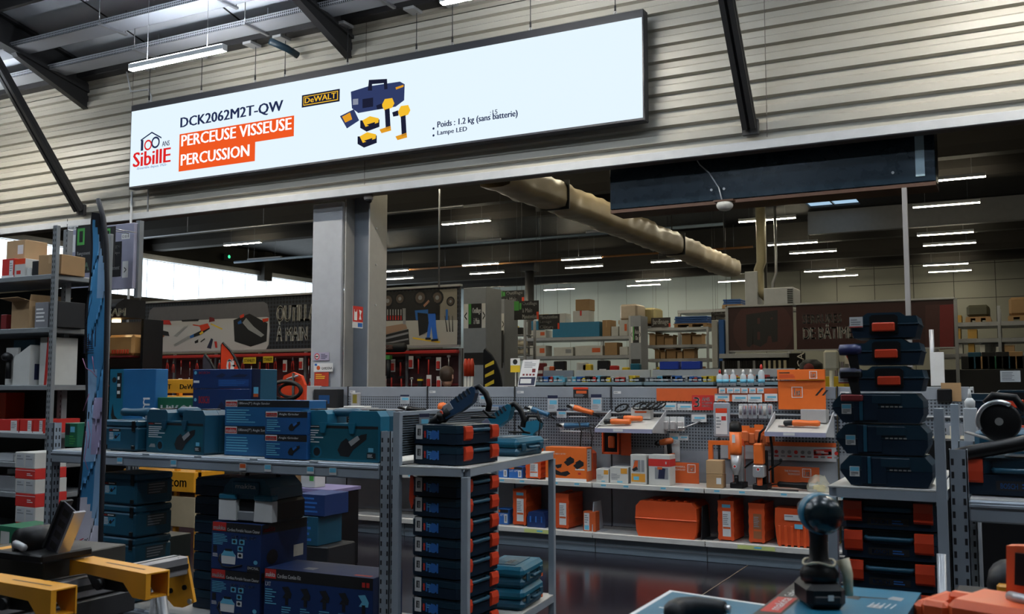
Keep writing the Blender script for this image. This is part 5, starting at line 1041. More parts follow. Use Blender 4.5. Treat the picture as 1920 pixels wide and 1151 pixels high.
# posts, rods
for lab, a, c0, c1, Y in (('thin grey rod holding the rail of the hand tools sign near the glazing', 262, 420, 566, 12.9), ('thin pale rod dropping to the frame of the workshop sign', 823, 402, 538, 12.95)):
 p, q = at(a, c0, Y=Y), at(a, c1, Y=Y); b = MB(); b.cyl((0, 0, 0), (0, 0, ZC - q.z), .014, GALV, n=8); whole(b, 'sign_rod', lab, 'rod', (q.x, Y, q.z))
b = MB(); b.cyl((0, 0, 0), (0, 0, 2.1), .016, PALE, n=8); p = at(245, 455, Y=9.36); whole(b, 'sign_rod', 'pale tube running down the wall from the screen end to the aisle panel', 'rod', (p.x, 9.353, 2.2))
# ---- pillar stickers
def board_sign(name, label, px0, px1, py0, py1, Y, draw, base=PAPER, cat='sign', th=.004, rot=0, stick=False):
 p, q = at(px0, py1, Y=Y), at(px1, py0, Y=Y); w, h = q.x - p.x, at(px0, py0, Y=Y).z - p.z
 t = thing(name, label, cat, ((p.x + q.x) / 2, Y, p.z), rot); b = MB(); b.box(-w / 2, w / 2, 0, th, 0, h, base); b.build('sign_board', t)
 if draw: b = MB(); draw(b, w, h); b.build('printed_lettering', t)
 if stick: b = MB(); b.cyl((0, th + .012, -p.z), (0, th + .012, h * .8), .01, GALV, n=8); b.cyl((0, th + .012, -p.z), (0, th + .012, -p.z + .03), .12, GALV, n=12); b.build('stand_rod', t)
 return t
def d_ext(b, w, h):
 b.rect(-w / 2, w / 2, h * .28, h, RED, -.001); b.rect(-w * .38, -w * .08, h * .35, h * .85, WHITE, -.002); b.disc(-w * .23, h * .82, w * .12, RED, -.003, 10); b.flat([(w * .1, h * .4), (w * .35, h * .4), (w * .25, h * .6), (w * .38, h * .8), (w * .1, h * .85), (w * .2, h * .6)], WHITE, -.002); b.rect(0, w * .45, h * .05, h * .24, BLUEINK, -.001)
p = at(671, 600, X=-6.985)
t = thing('fire_extinguisher_sign', 'small red and white extinguisher sign on the side of the steel column', 'sign', (-6.986, p.y, zz(671, 615, p.y)), R(90)); b = MB(); b.box(-.1, .1, 0, .004, 0, .26, PAPER); b.build('sign_board', t); b = MB(); d_ext(b, .2, .26); b.build('printed_pattern', t)
def d_cam(b, w, h): b.disc(-w * .28, h * .5, h * .4, RED, -.001, 16); b.disc(-w * .28, h * .5, h * .28, PAPER, -.0016, 14); b.rect(-w * .38, -w * .2, h * .42, h * .58, BLACKINK, -.002); b.lines(-w * .02, w * .42, h * .15, h * .85, 4, NAVYINK, -.001)
board_sign('notice_sticker', 'lilac camera notice with a red ring on the column cladding', 588, 617, 661, 676, 9.59, d_cam, mat('lilac_paper', (.36, .33, .45), .5))
def d_gard(b, w, h): b.disc(-w * .25, h * .45, h * .26, ORANGE2, -.001, 12); b.text('GARDENA', -w * .08, w * .48, h * .25, h * .55, BLACKINK, -.001, .02); b.rect(-w * .45, -w * .32, h * .7, h * .95, BLUEINK, -.001)
board_sign('brand_plate', 'white plate with an orange flower mark below the camera notice', 588, 624, 681, 697, 9.57, d_gard)
board_sign('red_notice', 'plain red notice sheet at the foot of the column cladding', 589, 616, 698, 724, 9.57, lambda b, w, h: b.lines(-w * .4, w * .3, h * .5, h * .9, 3, YPRINT, -.001), mat('orange_red_sheet', (.42, .04, .02), .5))
# ---- hanging aisle signs
def aisle(label, px0, px1, py0, py1, Y, rows_, green=True, hang=True, red=False):
 p, q = at(px0, py1, Y=Y), at(px1, py0, Y=Y); w, h = q.x - p.x, at(px0, py0, Y=Y).z - p.z
 t = thing('aisle_sign', label, 'sign', ((p.x + q.x) / 2, Y, p.z), 0, 'hanging aisle signs'); b = MB(); b.box(-w / 2, w / 2, 0, .01, 0, h, BLACKINK if not red else mat('brown_black', (.02, .012, .01), .5)); b.build('sign_board', t)
 b = MB(); x0 = -w / 2 + (.25 * w if green else .06 * w); n = len(rows_)
 if green: b.rect(-w / 2, -w / 2 + .2 * w, h * .5, h, GREENP, -.001); b.rect(-w / 2 + .22 * w, -w / 2 + .3 * w, h * .55, h * .9, GREENP, -.001); x0 = -w / 2 + .34 * w
 if n > 1 or red: b.rect(w / 2 - .09 * w, w / 2, 0, h * .4, REDP, -.001)
 for i, s_ in enumerate(rows_): zt = h * (1 - (i + .15) / n); zb_ = h * (1 - (i + .85) / n); b.text(s_, x0, min(w / 2 - .03, x0 + (.6 if green else .85) * w * min(1, len(s_) / 9)), zb_, zt, WHITE, -.0015, .02)
 b.build('printed_lettering', t)
 if hang:
  for sx in (-.4, .4): b = MB(); b.cyl((sx * w, .005, h), (sx * w, .005, ZC - p.z), .0025, DARKSTEEL, n=5); b.build('wire', t)
 return t
aisle('small hanging aisle sign with one line, nearest the round column', 932, 983, 546, 568, 15.2, ['Outillage', 'à Main']); aisle('hanging aisle sign with three lines below the round column', 964, 1010, 565, 600, 14.2, ['Outillage', 'à Main', 'Manutention']); aisle('hanging aisle sign with a red corner in front of the teal cartons', 1010, 1049, 590, 618, 16.0, ['Manutention', 'Levage', 'Clôture'], False)
aisle('wide dark aisle sign over the brown carton shelves', 1221, 1257, 596, 614, 23.0, ['Jardinage'], False, red=True); aisle('dark aisle sign at the edge of the maroon lock sign', 1334, 1365, 585, 600, 20.4, ['Quincaillerie', 'de Bâtiment'], False, red=True); aisle('lower dark aisle sign at the edge of the maroon lock sign', 1340, 1366, 618, 634, 20.6, ['Serrurerie'], False, red=True)
# ---- grey end panels of the hall racks
def end_panel(label, px0, px1, py0, Y, rows_, group='grey rack end panels'):
 p, q = at(px0, 724, Y=Y), at(px1, 724, Y=Y); w = q.x - p.x; h = at(px0, py0, Y=Y).z
 t = thing('rack_end_panel', label, 'end panel', ((p.x + q.x) / 2, Y, 0), 0, group); b = MB(); b.box(-w / 2, w / 2, 0, .5, 0, h, GPAN, .008); b.build('panel', t)
 b = MB(); b.rect(-w / 2 + .01, -w * .28, h * .8, h * .92, PAPER, -.001); b.text('<', -w * .45, -w * .33, h * .84, h * .88, BLACKINK, -.0016, .02); b.rect(w * .32, w / 2 - .01, h * .8, h * .92, PAPER, -.001); b.text('>', w * .36, w * .46, h * .84, h * .88, BLACKINK, -.0016, .02); b.rect(-w * .26, w * .3, h * .8, h * .92, BLACKINK, -.001); b.rect(-w * .26, -w * .15, h * .82, h * .92, GREENP, -.0016); b.text(rows_[0], -w * .1, w * .28, h * .865, h * .9, WHITE, -.0016, .02); b.text(rows_[1], -w * .04, w * .22, h * .82, h * .85, WHITE, -.0016, .02); b.rect(-w * .45, w * .4, h * .62, h * .68, BLACKINK, -.001); b.build('printed_lettering', t)
end_panel('tall grey rack end panel just past the workshop sign', 868, 911, 540, 12.8, ['Outillage', 'à Main']); end_panel('lower grey rack end panel behind the tall one', 913, 946, 562, 14.6, ['Outillage', 'à Main'])
# ---- person, tools wall behind the counter
def person():
 pp = at(838, 700, Y=11.0); t = thing('person', 'person with short brown hair and a dark navy top, seen from behind', 'person', (pp.x, 11.0, 0))
 me = bpy.data.meshes.new('body'); P = [(0, 0, .98), (0, 0, 1.12), (0, .01, 1.28), (0, .01, 1.42), (0, 0, 1.52), (0, 0, 1.58), (.19, .01, 1.44), (.24, .02, 1.2), (.2, .16, 1.02), (.19, .24, 1.0), (-.19, .01, 1.44), (-.24, .02, 1.2), (-.2, .16, 1.02), (-.19, .24, 1.0), (.1, 0, .9), (.11, .02, .5), (.11, -.01, .1), (.11, .1, .04), (-.1, 0, .9), (-.11, .02, .5), (-.11, -.01, .1), (-.11, .1, .04)]
 E = [(0, 1), (1, 2), (2, 3), (3, 4), (4, 5), (3, 6), (6, 7), (7, 8), (8, 9), (3, 10), (10, 11), (11, 12), (12, 13), (0, 14), (14, 15), (15, 16), (16, 17), (0, 18), (18, 19), (19, 20), (20, 21)]
 Rr = [.15, .14, .155, .14, .06, .055, .07, .05, .038, .035, .07, .05, .038, .035, .09, .065, .045, .035, .09, .065, .045, .035]
 me.from_pydata(P, E, []); o = bpy.data.objects.new('body', me); COL.objects.link(o); o.parent = t
 sk = o.modifiers.new('skin', 'SKIN');
 for v, r_ in zip(me.skin_vertices[0].data, Rr): v.radius = (r_, r_ * .8)
 me.skin_vertices[0].data[0].use_root = True
 sb = o.modifiers.new('sub', 'SUBSURF'); sb.levels = 1; sb.render_levels = 2; me.materials.append(mat('navy_jacket', (.012, .02, .05), .8))
 b = MB(); prof = [(.035, -.14), (.06, -.1), (.075, -.04), (.08, .02), (.075, .07), (.05, .11), (.015, .125)]
 vs, fs, n = [], [], 18
 for r_, z in prof:
  for i in range(n): a = 2 * math.pi * i / n; vs.append((r_ * .95 * math.cos(a), r_ * 1.15 * math.sin(a) + .01, 1.735 + z))
 for j in range(len(prof) - 1): fs += [(j * n + i, j * n + (i + 1) % n, (j + 1) * n + (i + 1) % n, (j + 1) * n + i) for i in range(n)]
 b.add(vs, fs + [list(range(n - 1, -1, -1)), list(range((len(prof) - 1) * n, len(prof) * n))], SKIN, True)
 for sx in (-1, 1): b.tube([(sx * .078, .0, 1.76), (sx * .095, -.01, 1.75), (sx * .092, -.005, 1.71), (sx * .078, .0, 1.7)], .011, SKIN, 6)
 b.prism([(.098, 1.69), (.098, 1.75), (.118, 1.69)], -.012, .012, SKIN, 'x'); b.build('head', t, 'face turned away')
 b = MB(); vs, fs = [], []
 hp = [(.07, -.06), (.088, -.02), (.094, .03), (.09, .08), (.062, .122), (.02, .142)]
 for r_, z in hp:
  for i in range(n):
   a = 2 * math.pi * i / n; fy = math.sin(a); q = 1.0 if fy < .25 else (.93 if z < .06 else 1.0); vs.append((r_ * q * math.cos(a), r_ * q * 1.13 * math.sin(a) - .004, 1.735 + z + (.0 if fy < .25 else (.05 if z < .03 else 0))))
 for j in range(len(hp) - 1): fs += [(j * n + i, j * n + (i + 1) % n, (j + 1) * n + (i + 1) % n, (j + 1) * n + i) for i in range(n)]
 b.add(vs, fs + [list(range((len(hp) - 1) * n, len(hp) * n))], HAIR, True); b.build('hair', t)
person()
# tool wall under the fascia signs: two red display bays, each hung with tools
def tool_wall(label, x0, x1, Y, h, m_):
 t = thing('tool_display_wall', label, 'display wall', ((x0 + x1) / 2, Y, 0)); w = x1 - x0
 b = MB(); b.box(-w / 2, w / 2, 0, .06, .1, h, m_); b.build('back_panel', t)
 b = MB(); b.box(-w / 2, w / 2, -.3, .0, 0, .14, CHAR, .01); b.build('plinth', t)
 n = max(2, int(w / 1.0))
 for i in range(n + 1): b = MB(); x = -w / 2 + w * i / n; b.box(x - .02, x + .02, -.05, -.001, .14, h, GALV, .003); b.build('upright', t)
 for z in (1.02, 1.62): b = MB(); b.box(-w / 2, w / 2, -.02, -.002, z, z + .03, DARKRED if m_ is not DARKRED else RED); b.build('hook_rail', t)
 b = MB(); b.box(-w / 2, w / 2, -.16, -.06, h - .08, h - .03, RED, .005); b.build('price_rail', t, 'red price rail')
 return t
tool_wall('dark red tool display wall under the long hand tools sign', -15.9, -9.75, 13.06, 2.2, mat('dark_red_wall', (.07, .012, .014), .5)); tool_wall('black and red tool display wall under the workshop photo sign', -9.7, -7.72, 13.06, 2.2, mat('black_red_wall', (.045, .007, .009), .5))
def hand_tool(k):
 b = MB()
 if k == 0: b.tube([(0, 0, 0), (0, 0, -.12)], .012, RED, 6); b.tube([(0, 0, -.12), (0, 0, -.26)], .006, STEEL, 6)          # screwdriver
 elif k == 1:
  for sx in (-1, 1): b.tube([(sx * .006, 0, -.06), (sx * .022, 0, -.12), (sx * .024, 0, -.22)], .01, RED, 6)
  b.tube([(0, 0, 0), (0, 0, -.06)], [.006, .016], STEEL, 6)
 elif k == 2: b.box(-.05, .05, -.012, .012, -.04, 0, CHAR, .006); b.tube([(0, 0, -.04), (0, 0, -.28)], .013, RED, 6)
 elif k == 3: b.tube([(0, 0, -.03), (0, 0, -.24)], .009, STEEL, 6); b.box(-.03, .03, -.008, .008, -.035, 0, STEEL, .006)
 elif k == 4: b.box(-.045, .045, -.003, 0, -.2, 0, WHITE); b.box(-.03, .03, -.03, -.0031, -.18, -.06, RED, .008)
 else: b.box(-.04, .04, -.04, 0, -.18, -.02, CHAR, .01); b.box(-.042, .042, -.042, -.0, -.08, -.05, YPRINT)
 return b
TN = ['screwdriver with a red handle', 'pair of red handled pliers', 'hammer with a red handle', 'plain steel spanner', 'white carded blister tool', 'black and yellow tool pouch']
TC = ['screwdriver', 'pliers', 'hammer', 'spanner', 'tool pack', 'pouch']; TO = ['screwdriver', 'pliers', 'hammer', 'spanner', 'tool_pack', 'tool_pouch']
tp = {}
cnt = 0
for wall, xs, zs in (('under the long hand tools sign', [-14.3 + .185 * i for i in range(23)], (2.08, 1.74)), ('under the workshop sign', [-9.42 + .17 * i for i in range(10)], (2.06, 1.76))):
 for j, z in enumerate(zs):
  for i, x in enumerate(xs):
   k = rnd.choice((0, 1, 1, 2, 3, 4) if wall.endswith('tools sign') else (3, 4, 4, 0, 2, 5)); row = ('top', 'second')[j]
   loc = (x + rnd.uniform(-.03, .03), 12.93, z + rnd.uniform(-.03, .03)); xl = f'{TN[k]} hung {wall}, {row} row, place {i + 1}'
   lab = f'{TN[k]} hung in the {row} row {wall}'; g = f'{TN[k]} {row} row {wall}'
   if k not in tp: tp[k] = whole(hand_tool(k), TO[k], lab, TC[k], loc, 0, g)
   else: dup(tp[k], loc, 0, lab, g)
# yellow header plates
for i, (a0, a1, c0, c1, s_) in enumerate(((456, 480, 670, 682, 'STANLEY'), (493, 512, 668, 680, 'STANLEY'))):
 board_sign('brand_header', ('yellow brand header plate beside the red feather flag', 'yellow brand header plate further along, by the rack post')[i], a0, a1, c0, c1, 12.85, lambda b, w, h: b.text(s_, -w * .42, w * .42, h * .25, h * .75, BLACKINK, -.001, .02), YPRINT)
t = thing('banner_roll', 'long dark rolled banner bar with a red emblem under the workshop sign', 'banner', at(716, 652, Y=12.7)); b = MB(); b.lathe([(.06, -.5), (.075, -.45), (.075, .42), (.05, .45)], CHAR, (0, 0, 0), 'x', 12); b.build('roll', t); b = MB(); b.rect(-.12, .26, -.03, .035, mat('brown_patch', (.1, .03, .02), .5), -.077); b.text('FACOM', -.02, .24, -.015, .02, WHITE, -.0785, .02); b.disc(-.07, 0, .022, RED, -.0785, 10); b.build('printed_lettering', t)
for i, (a, lab) in enumerate(((703, 'green topped black tube pack hung first beside the column'), (712, 'green topped black tube pack hung second beside the column'), (722, 'green topped black tube pack hung third beside the column'))):
 p = at(a, 674, Y=12.6); t = thing('tube_pack', lab, 'tube pack', (p.x, 12.7, p.z), 0, 'green topped tube packs'); b = MB(); b.cyl((0, 0, -.3), (0, 0, 0), .035, CHAR, n=10); b.build('tube', t); b = MB(); b.box(-.045, .045, -.04, .04, .001, .07, GREENP if i else WHITE, .005); b.build('header_card', t)
t = thing('display_arch', 'green and white rounded display stand beside the steel column', 'display', at(694, 722, Y=10.6)); t.location.z = 0; b = MB(); b.prism([(-.2, 0), (.16, 0), (.2, 1.6), (.16, 1.75), (.05, 1.86), (-.1, 1.9), (-.2, 1.88)], 0, .05, mat('dark_green_board', (.01, .09, .04), .5), 'y'); b.build('board', t); b = MB(); b.flat([(-.02, 1.5), (.17, 1.5), (.17, 1.74), (.1, 1.7)], WHITE, -.001); b.rect(-.18, -.05, 1.55, 1.8, DARKRED, -.001); b.build('printed_pattern', t)
# extinguisher-like red handled tools in front of the grey end panel
for i, a in enumerate((873, 879, 885)):
 p = at(a, 720, Y=12.0); t = thing('long_handled_cutter', f'red and white long handled tool leaning on the grey end panel, {ORD[i]} from the post', 'cutter', (p.x, 12.0, .9), 0, 'red long handled tools'); b = MB(); b.tube([(0, 0, 0), (0, 0, .85)], .022, WHITE, 8); b.build('shaft', t); b = MB(); b.tube([(0, 0, .85), (0, 0, 1.02), (.0, 0, 1.1)], [.03, .034, .015], REDP, 8); b.build('grip', t)
b = MB(); b.box(-.35, .35, -.12, .2, 0, .9, CHAR, .01); whole(b, 'floor_display', 'dark floor bin carrying the red long handled tools', 'display', (at(879, 724, Y=12.0).x, 12.0, 0))
# yellow black flag, white price stand
def feather(label, px, Y, ztop, zbot, w, cols, letters, flip=1, loc_z=0):
 p = at(px, 700, Y=Y); t = thing('feather_flag', label, 'flag', (p.x, Y, 0)); n = 14; ptsR = [(flip * (w * (1 - (i / n) ** 6) * .95 + .02 - w * .5), zbot + (ztop - zbot) * (i / n)) for i in range(n + 1)]; ptsL = [(-flip * w * .5, zbot + (ztop - zbot) * .98), (-flip * w * .5, zbot)]
 b = MB(); b.prism(ptsR + ptsL, 0, .006, cols[0], 'y'); b.build('flag_cloth', t)
 if len(cols) > 1:
  b = MB(); zm = zbot + (ztop - zbot) * .52; b.flat([q for q in ptsR if q[1] > zm] + [(-flip * w * .47, zbot + (ztop - zbot) * .96), (-flip * w * .47, zm)], cols[1], -.001); b.build('upper_print', t)
 b = MB(); b.tube([(q[0] + flip * .012, .003, q[1]) for q in ptsR], .014, BLACK, 6); b.tube([(flip * (w * .47 + .0), .003, 0), (flip * w * .47, .003, zbot)], .012, BLACK, 6); b.build('pole', t)
 if letters: b = MB(); letters(b, w, zbot, ztop); b.build('printed_lettering', t)
 b = MB(); b.cyl((flip * w * .47, 0, 0), (flip * w * .47, 0, .04), .16, CHAR, n=16); b.build('flag_base', t)
 return t
def l_red(b, w, z0, z1): hh = z1 - z0; b.text('OE', -w * .22, w * .2, z0 + hh * .74, z0 + hh * .86, WHITE, -.003, .05); b.lines(-w * .22, w * .2, z0 + hh * .68, z0 + hh * .71, 1, WHITE, -.003); b.text('D', -w * .14, w * .12, z0 + hh * .3, z0 + hh * .46, WHITE, -.003, .05)
feather('black and red feather flag with white emblem behind the blue cartons', 434, 8.6, 2.12, .75, .36, (BLACK, REDP), l_red)
def l_gor(b, w, z0, z1): hh = z1 - z0; b.text('JCB', -w * .3, w * .15, z0 + hh * .66, z0 + hh * .78, WHITE, -.003, .02); b.text('D', -w * .1, w * .1, z0 + hh * .3, z0 + hh * .44, WHITE, -.003, .05)
feather('smaller charcoal feather flag with white lettering beside the red one', 395, 8.9, 2.0, .75, .27, (mat('charcoal_cloth', (.03, .027, .04), .7),), l_gor)
def l_yel(b, w, z0, z1):
 hh = z1 - z0
 for k in range(6): b.flat([(-w * .4, z0 + hh * (.3 + .1 * k)), (w * .1, z0 + hh * (.34 + .1 * k)), (w * .1, z0 + hh * (.38 + .1 * k)), (-w * .4, z0 + hh * (.33 + .1 * k))], YPRINT, -.002)
 b.disc(w * .2, z0 + hh * .25, w * .2, CARDW, -.003, 14, rz=.14); b.text('25', w * .08, w * .32, z0 + hh * .21, z0 + hh * .29, RED, -.004, .03)
feather('black and yellow striped feather flag beside the grey end panel', 923, 11.6, 2.12, .8, .28, (BLACK,), l_yel)
t = thing('price_stand', 'white tilted information sheet standing on the shelving top', 'sheet', (at(988, 722, Y=9.32).x, 9.31, 1.606), (R(-12), 0, 0)); b = MB(); b.prism([(-.11, 0), (.1, 0), (.13, .29), (-.07, .29)], 0, .004, PAPER, 'y'); b.build('sheet', t); b = MB(); b.flat([(-.1, .01), (.09, .01), (.1, .1), (-.09, .1)], NAVYINK, -.001); b.rect(-.08, .05, .03, .08, PAPER, -.0016); b.lines(-.05, .1, .2, .27, 4, GREYINK, -.001)
for k in range(4): b.rect(-.06 + .04 * k, -.035 + .04 * k, .115, .135, DARKRED, -.001)
b.rect(.05, .09, .15, .19, DARKRED, -.001); b.build('printed_pattern', t)
board_sign('yellow_poster', 'small yellow and white poster beside the information sheet', 957, 975, 672, 698, 11.0, lambda b, w, h: (b.rect(-w / 2, w / 2, h * .5, h, WHITE, -.001), b.disc(0, h * .75, w * .25, BLACKINK, -.0016, 10)), YPRINT, stick=True)
# ================================================================== FRONT SHELF UNIT, ROLLING TABLES AND THEIR GOODS
BEAM = mat('blue_grey_beam', (.3, .345, .4), .42, .15); SLOT = mat('slot_black', (.008, .008, .01), .6, var=0)
FY = 4.36
def upright(t, x, y, z1, w=.065, d=.06, part='upright', z0=0.0):
 b = MB(); b.box(x - w / 2, x + w / 2, y, y + .004, z0, z1, BEAM); b.box(x - w / 2, x - w / 2 + .004, y, y + d, z0, z1, BEAM); b.box(x + w / 2 - .004, x + w / 2, y, y + d, z0, z1, BEAM)
 z = z0 + .05
 while z < z1 - .03:
  for sx in (-.3, .3): b.rect(x + sx * w - .005, x + sx * w + .005, z, z + .025, SLOT, y - .0008)
  for yy in (.02, .045): b.flat([(y + yy - .005, z), (y + yy + .005, z), (y + yy + .005, z + .025), (y + yy - .005, z + .025)], SLOT, x + w / 2 + .0008, 'x')
  z += .05
 b.build(part, t)
def shelf_unit(label, x0, x1, y0, d, zt, zb, ztop, h=.085):
 t = thing('shelf_unit', label, 'shelving', (0, 0, 0), 0, 'front shelf units')
 for x in (x0, x1):
  for y in (y0, y0 + d): upright(t, x, y, ztop)
 for z in (zt, zb):
  for y in (y0 - .012, y0 + d):
   b = MB(); b.box(x0 + .033, x1 - .033, y, y + .03, z - h, z - .004, BEAM, .006); b.box(x0 + .033, x1 - .033, y - .006, y, z - h * .35, z - h * .2, BEAM, .002); b.build('beam', t)
  b = MB(); n = max(1, round((x1 - x0) / .45)); w = (x1 - x0 - .07) / n
  for k in range(n): b.box(x0 + .035 + k * w, x0 + .035 + (k + 1) * w - .003, y0 + .019, y0 + d - .002, z - .02, z - .001, SHELFTOP, .002)
  b.build('deck_board', t)
  for k in range(1, n):
   b = MB(); xx = x0 + .035 + k * w; b.box(xx - .03, xx + .03, y0 - .0145, y0 - .0125, z - .02, z, BEAM, .001); b.build('deck_clip', t)
 return t
U = shelf_unit('blue grey slotted shelf unit carrying the teal grinder boxes', -5.76, -3.05, FY, .66, 1.186, .235, 1.36)
for px, org in ((224, 0), (325, 0), (455, 1), (502, 0), (582, 0), (624, 0)):
 p = at(px, 872, Y=FY - .02); b = MB(); b.rect(p.x - .025, p.x + .025, 1.115, 1.155, PAPER, FY - .0195); b.rect(p.x - .022, p.x + .022, 1.128, 1.152, CYANINK if not org else ORANGE2, FY - .0203); b.build('price_tag', U)
Z1, Z0 = 1.187, .236
def foot(px, py, Z): return at(px, py, Z=Z)
def spz(a, b, Y): return span(a, b, Y)
# row on the deck, from the flag to the rolling table
x, w = span(121, 152, 4.55); carton('green carton with white print at the flag end of the shelf', (x, 4.55, Z1), R(-4), .14, .2, zz(135, 793, 4.55) - Z1, GREEN, lambda b, w, h: (b.rect(-w * .45, -w * .1, h * .5, h * .95, CHAR, -.001), b.rect(-w * .05, w * .3, h * .62, h * .85, CYANINK, -.001), b.lines(-w * .1, w * .4, h * .1, h * .5, 4, GREENP, -.001)))
x, w = span(200, 266, 4.44); h1 = zz(230, 787, 4.44) - Z1
stack_case('square teal stacking case on the shelf, a grinder lying on its lid', (x, 4.42, Z1), R(-3), None, w, .3, h1)
grinder('teal and black angle grinder lying across the square teal case', (x + .05, 4.56, Z1 + h1 + .001), R(184), TEAL2, SILVER, .36, disc=False, tail=False)
x, w = span(209, 289, 4.79); hh = zz(250, 692, 4.82) - Z1
def d_tall(b, w, h):
 b.rect(-w / 2, -w * .2, 0, h, TEAL, -.001); b.rect(-w * .34, -w * .24, h * .62, h * .95, BLACKINK, -.0016); b.lines(-w * .33, -w * .26, h * .65, h * .93, 3, WHITE, -.002); b.disc(-w * .4, h * .86, .02, BLACKINK, -.0016, 10); b.flat([(-w * .45, h * .4), (-w * .42, h * .55), (-w * .38, h * .4), (-w * .3, h * .35), (-w * .36, h * .2)], BLACKINK, -.0016)
 vs, fs = text_mesh('makita', .0); b.add([(w * .17 + (1 - q) * w * .22, -.0016, h * .58 - a * h * .7 + h * .05) for a, q in vs], fs, WHITE)
carton('tall bright blue carton standing behind the square teal case', (x, 4.79, Z1), R(5), w * .98, .12, hh, mat('bright_blue_carton', (.012, .12, .3), .5), d_tall, cat='tool box', name='power_tool_box')
x, w = span(271, 397, 4.43); h2 = zz(300, 768, 4.43) - Z1
handle_case('big blue handled grinder case with a grinder picture on its front', (x, 4.42, Z1), R(-7), w, .21, h2, TEAL2, TEAL2, mk_print)
x, w = span(290, 372, 4.86); carton('dark green carton with white brand lettering behind the blue handled case', (x, 4.84, Z1), R(3), w * 1.1, .15, zz(330, 745, 4.86) - Z1, GREEN, lambda b, w, h: b.text('HiKOKI', -w * .25, w * .5, h * .55, h * .85, WHITE, -.001, .03), cat='tool box', name='power_tool_box')
def d_bosch(b, w, h):
 b.disc(-w * .45, h * .82, .012, CYANINK, -.001, 10); b.text('BOSCH', -w * .39, -w * .2, h * .76, h * .88, RED, -.001, .02); b.rect(-w * .48, -w * .38, h * .3, h * .42, WHITE, -.001); b.rect(-w * .05, w * .47, h * .12, h * .48, mat('mid_blue_print', (.012, .06, .22), .5, var=0), -.001); b.lines(-w * .03, w * .45, h * .14, h * .46, 4, BLUEINK, -.0016)
 b.flat([(-w * .1, h * .62), (w * .02, h * .8), (w * .08, h * .7), (w * .02, h * .56)], NAVYINK, -.0016); b.flat([(w * .16, h * .6), (w * .3, h * .75), (w * .46, h * .7), (w * .4, h * .58)], NAVYINK, -.0016)
x, w = span(367, 472, 4.8); ha = zz(420, 729, 4.8) - Z1; hb = zz(420, 692, 4.8) - zz(420, 729, 4.8)
carton('royal blue tool carton standing on the shelf under its twin', (x, 4.78, Z1), R(1), w, .2, ha, DEEPBOX, d_bosch, cat='tool box', name='power_tool_box'); carton('royal blue tool carton stacked on top of its twin', (x, 4.78, Z1 + ha + .001), R(2), w, .2, hb - .001, DEEPBOX, d_bosch, cat='tool box', name='power_tool_box')
x, w = span(472, 492, 4.82); carton('narrow dark teal carton with a price sticker beside the royal blue pair', (x, 4.8, Z1), 0, w, .16, zz(480, 692, 4.82) - Z1, TEAL2, lambda b, w, h: (b.rect(-w / 2, w / 2, h * .62, h, NAVYINK, -.001), b.rect(-w * .1, w * .35, h * .68, h * .78, CYANINK, -.0016), b.rect(-w * .1, w * .35, h * .66, h * .7, ORANGE2, -.002)), cat='tool box', name='power_tool_box')
x, w = span(424, 580, 4.47); z_ = zz(430, 799, 4.45); ha = z_ - Z1; hb = zz(430, 750, 4.45) - z_
mk_box('long teal angle sander carton, the lower of two', (x, 4.468, Z1), R(.5), w, .16, ha, '180mm(7") Angle Sander'); mk_box('long teal angle sander carton, stacked on its twin', (x, 4.468, Z1 + ha + .001), R(.7), w, .16, hb - .001, '180mm(7") Angle Sander')
x, w = span(501, 580, 4.385); z_ = zz(520, 815, 4.37); ha = z_ - Z1; hb = zz(520, 771, 4.37) - z_
BB = mat('brighter_blue_carton', (.008, .08, .25), .5)
mk_box('short blue angle grinder carton at the front, the lower of two', (x, 4.372, Z1), R(0), w, .085, ha, 'Angle Grinder', BB); mk_box('short blue angle grinder carton at the front, on top of its twin', (x, 4.372, Z1 + ha + .001), R(0), w, .085, hb - .001, 'Angle Grinder', BB)
x, w = span(581, 762, 4.42); h2 = zz(640, 770, 4.4) - Z1
handle_case('large teal handled grinder case at the post end of the shelf', (-3.40, 4.40, Z1), R(-1), .585, .17, h2, TEAL, TEAL2, mk_print)
# under the shelf
x, w = span(191, 262, 4.43); zs = [zz(225, q, 4.43) for q in (1114, 1058, 1003, 946, 888)]
for i in range(4): stack_case(('lowest', 'second', 'third', 'topmost')[i] + ' teal stacking case in the pile beside the feather flag', (x, 4.43, .236 + i * .2025), R(-2), 'teal stacking cases', w, .3, .2)
x, w = span(366, 408, 4.5)
for i in range(7): latch_case(f'black navy tool case {ORD[i]} from the bottom of the dark pile under the shelf', (x + .07, 4.84, Z0 + i * .1145), R(180), 'dark cases under the shelf', w=.40, d=.3, print_end=False)
x, w = span(314, 366, 5.0); carton('black carton with faint white brand lettering deep under the shelf', (x, 4.7, Z0), 0, w * 1.0, .3, .36, mat('black_green_carton', (.006, .014, .014), .5), lambda b, w, h: (b.text('HiKOKI', -w * .5, w * .42, h * .74, h * .9, GREYINK, -.001, .03), b.flat([(-w * .3, h * .4), (w * .2, h * .5), (w * .25, h * .35), (-w * .2, h * .3)], CHAR, -.001)), cat='tool box', name='power_tool_box')
x, w = span(366, 402, 4.4);
b = MB()
x, w = span(406, 497, 4.43); vh = .278
for i in range(2):
 o = vac_box(('lower', 'upper')[i] + ' blue vacuum cleaner carton under the shelf' + (', carrying the vacuum' if i else ''), (x, 4.42, Z0 + i * (vh + .001)), R(0), 'vacuum cleaner cartons'); o.scale = (w / .33, 1, vh / .315)
zv = Z0 + 2 * vh + .003
t = thing('vacuum_cleaner', 'teal and white portable vacuum cleaner standing on the blue carton', 'vacuum cleaner', (x + .04, 4.45, zv), R(4)); VW, VH = w * 1.02, zz(460, 897, 4.45) - zv
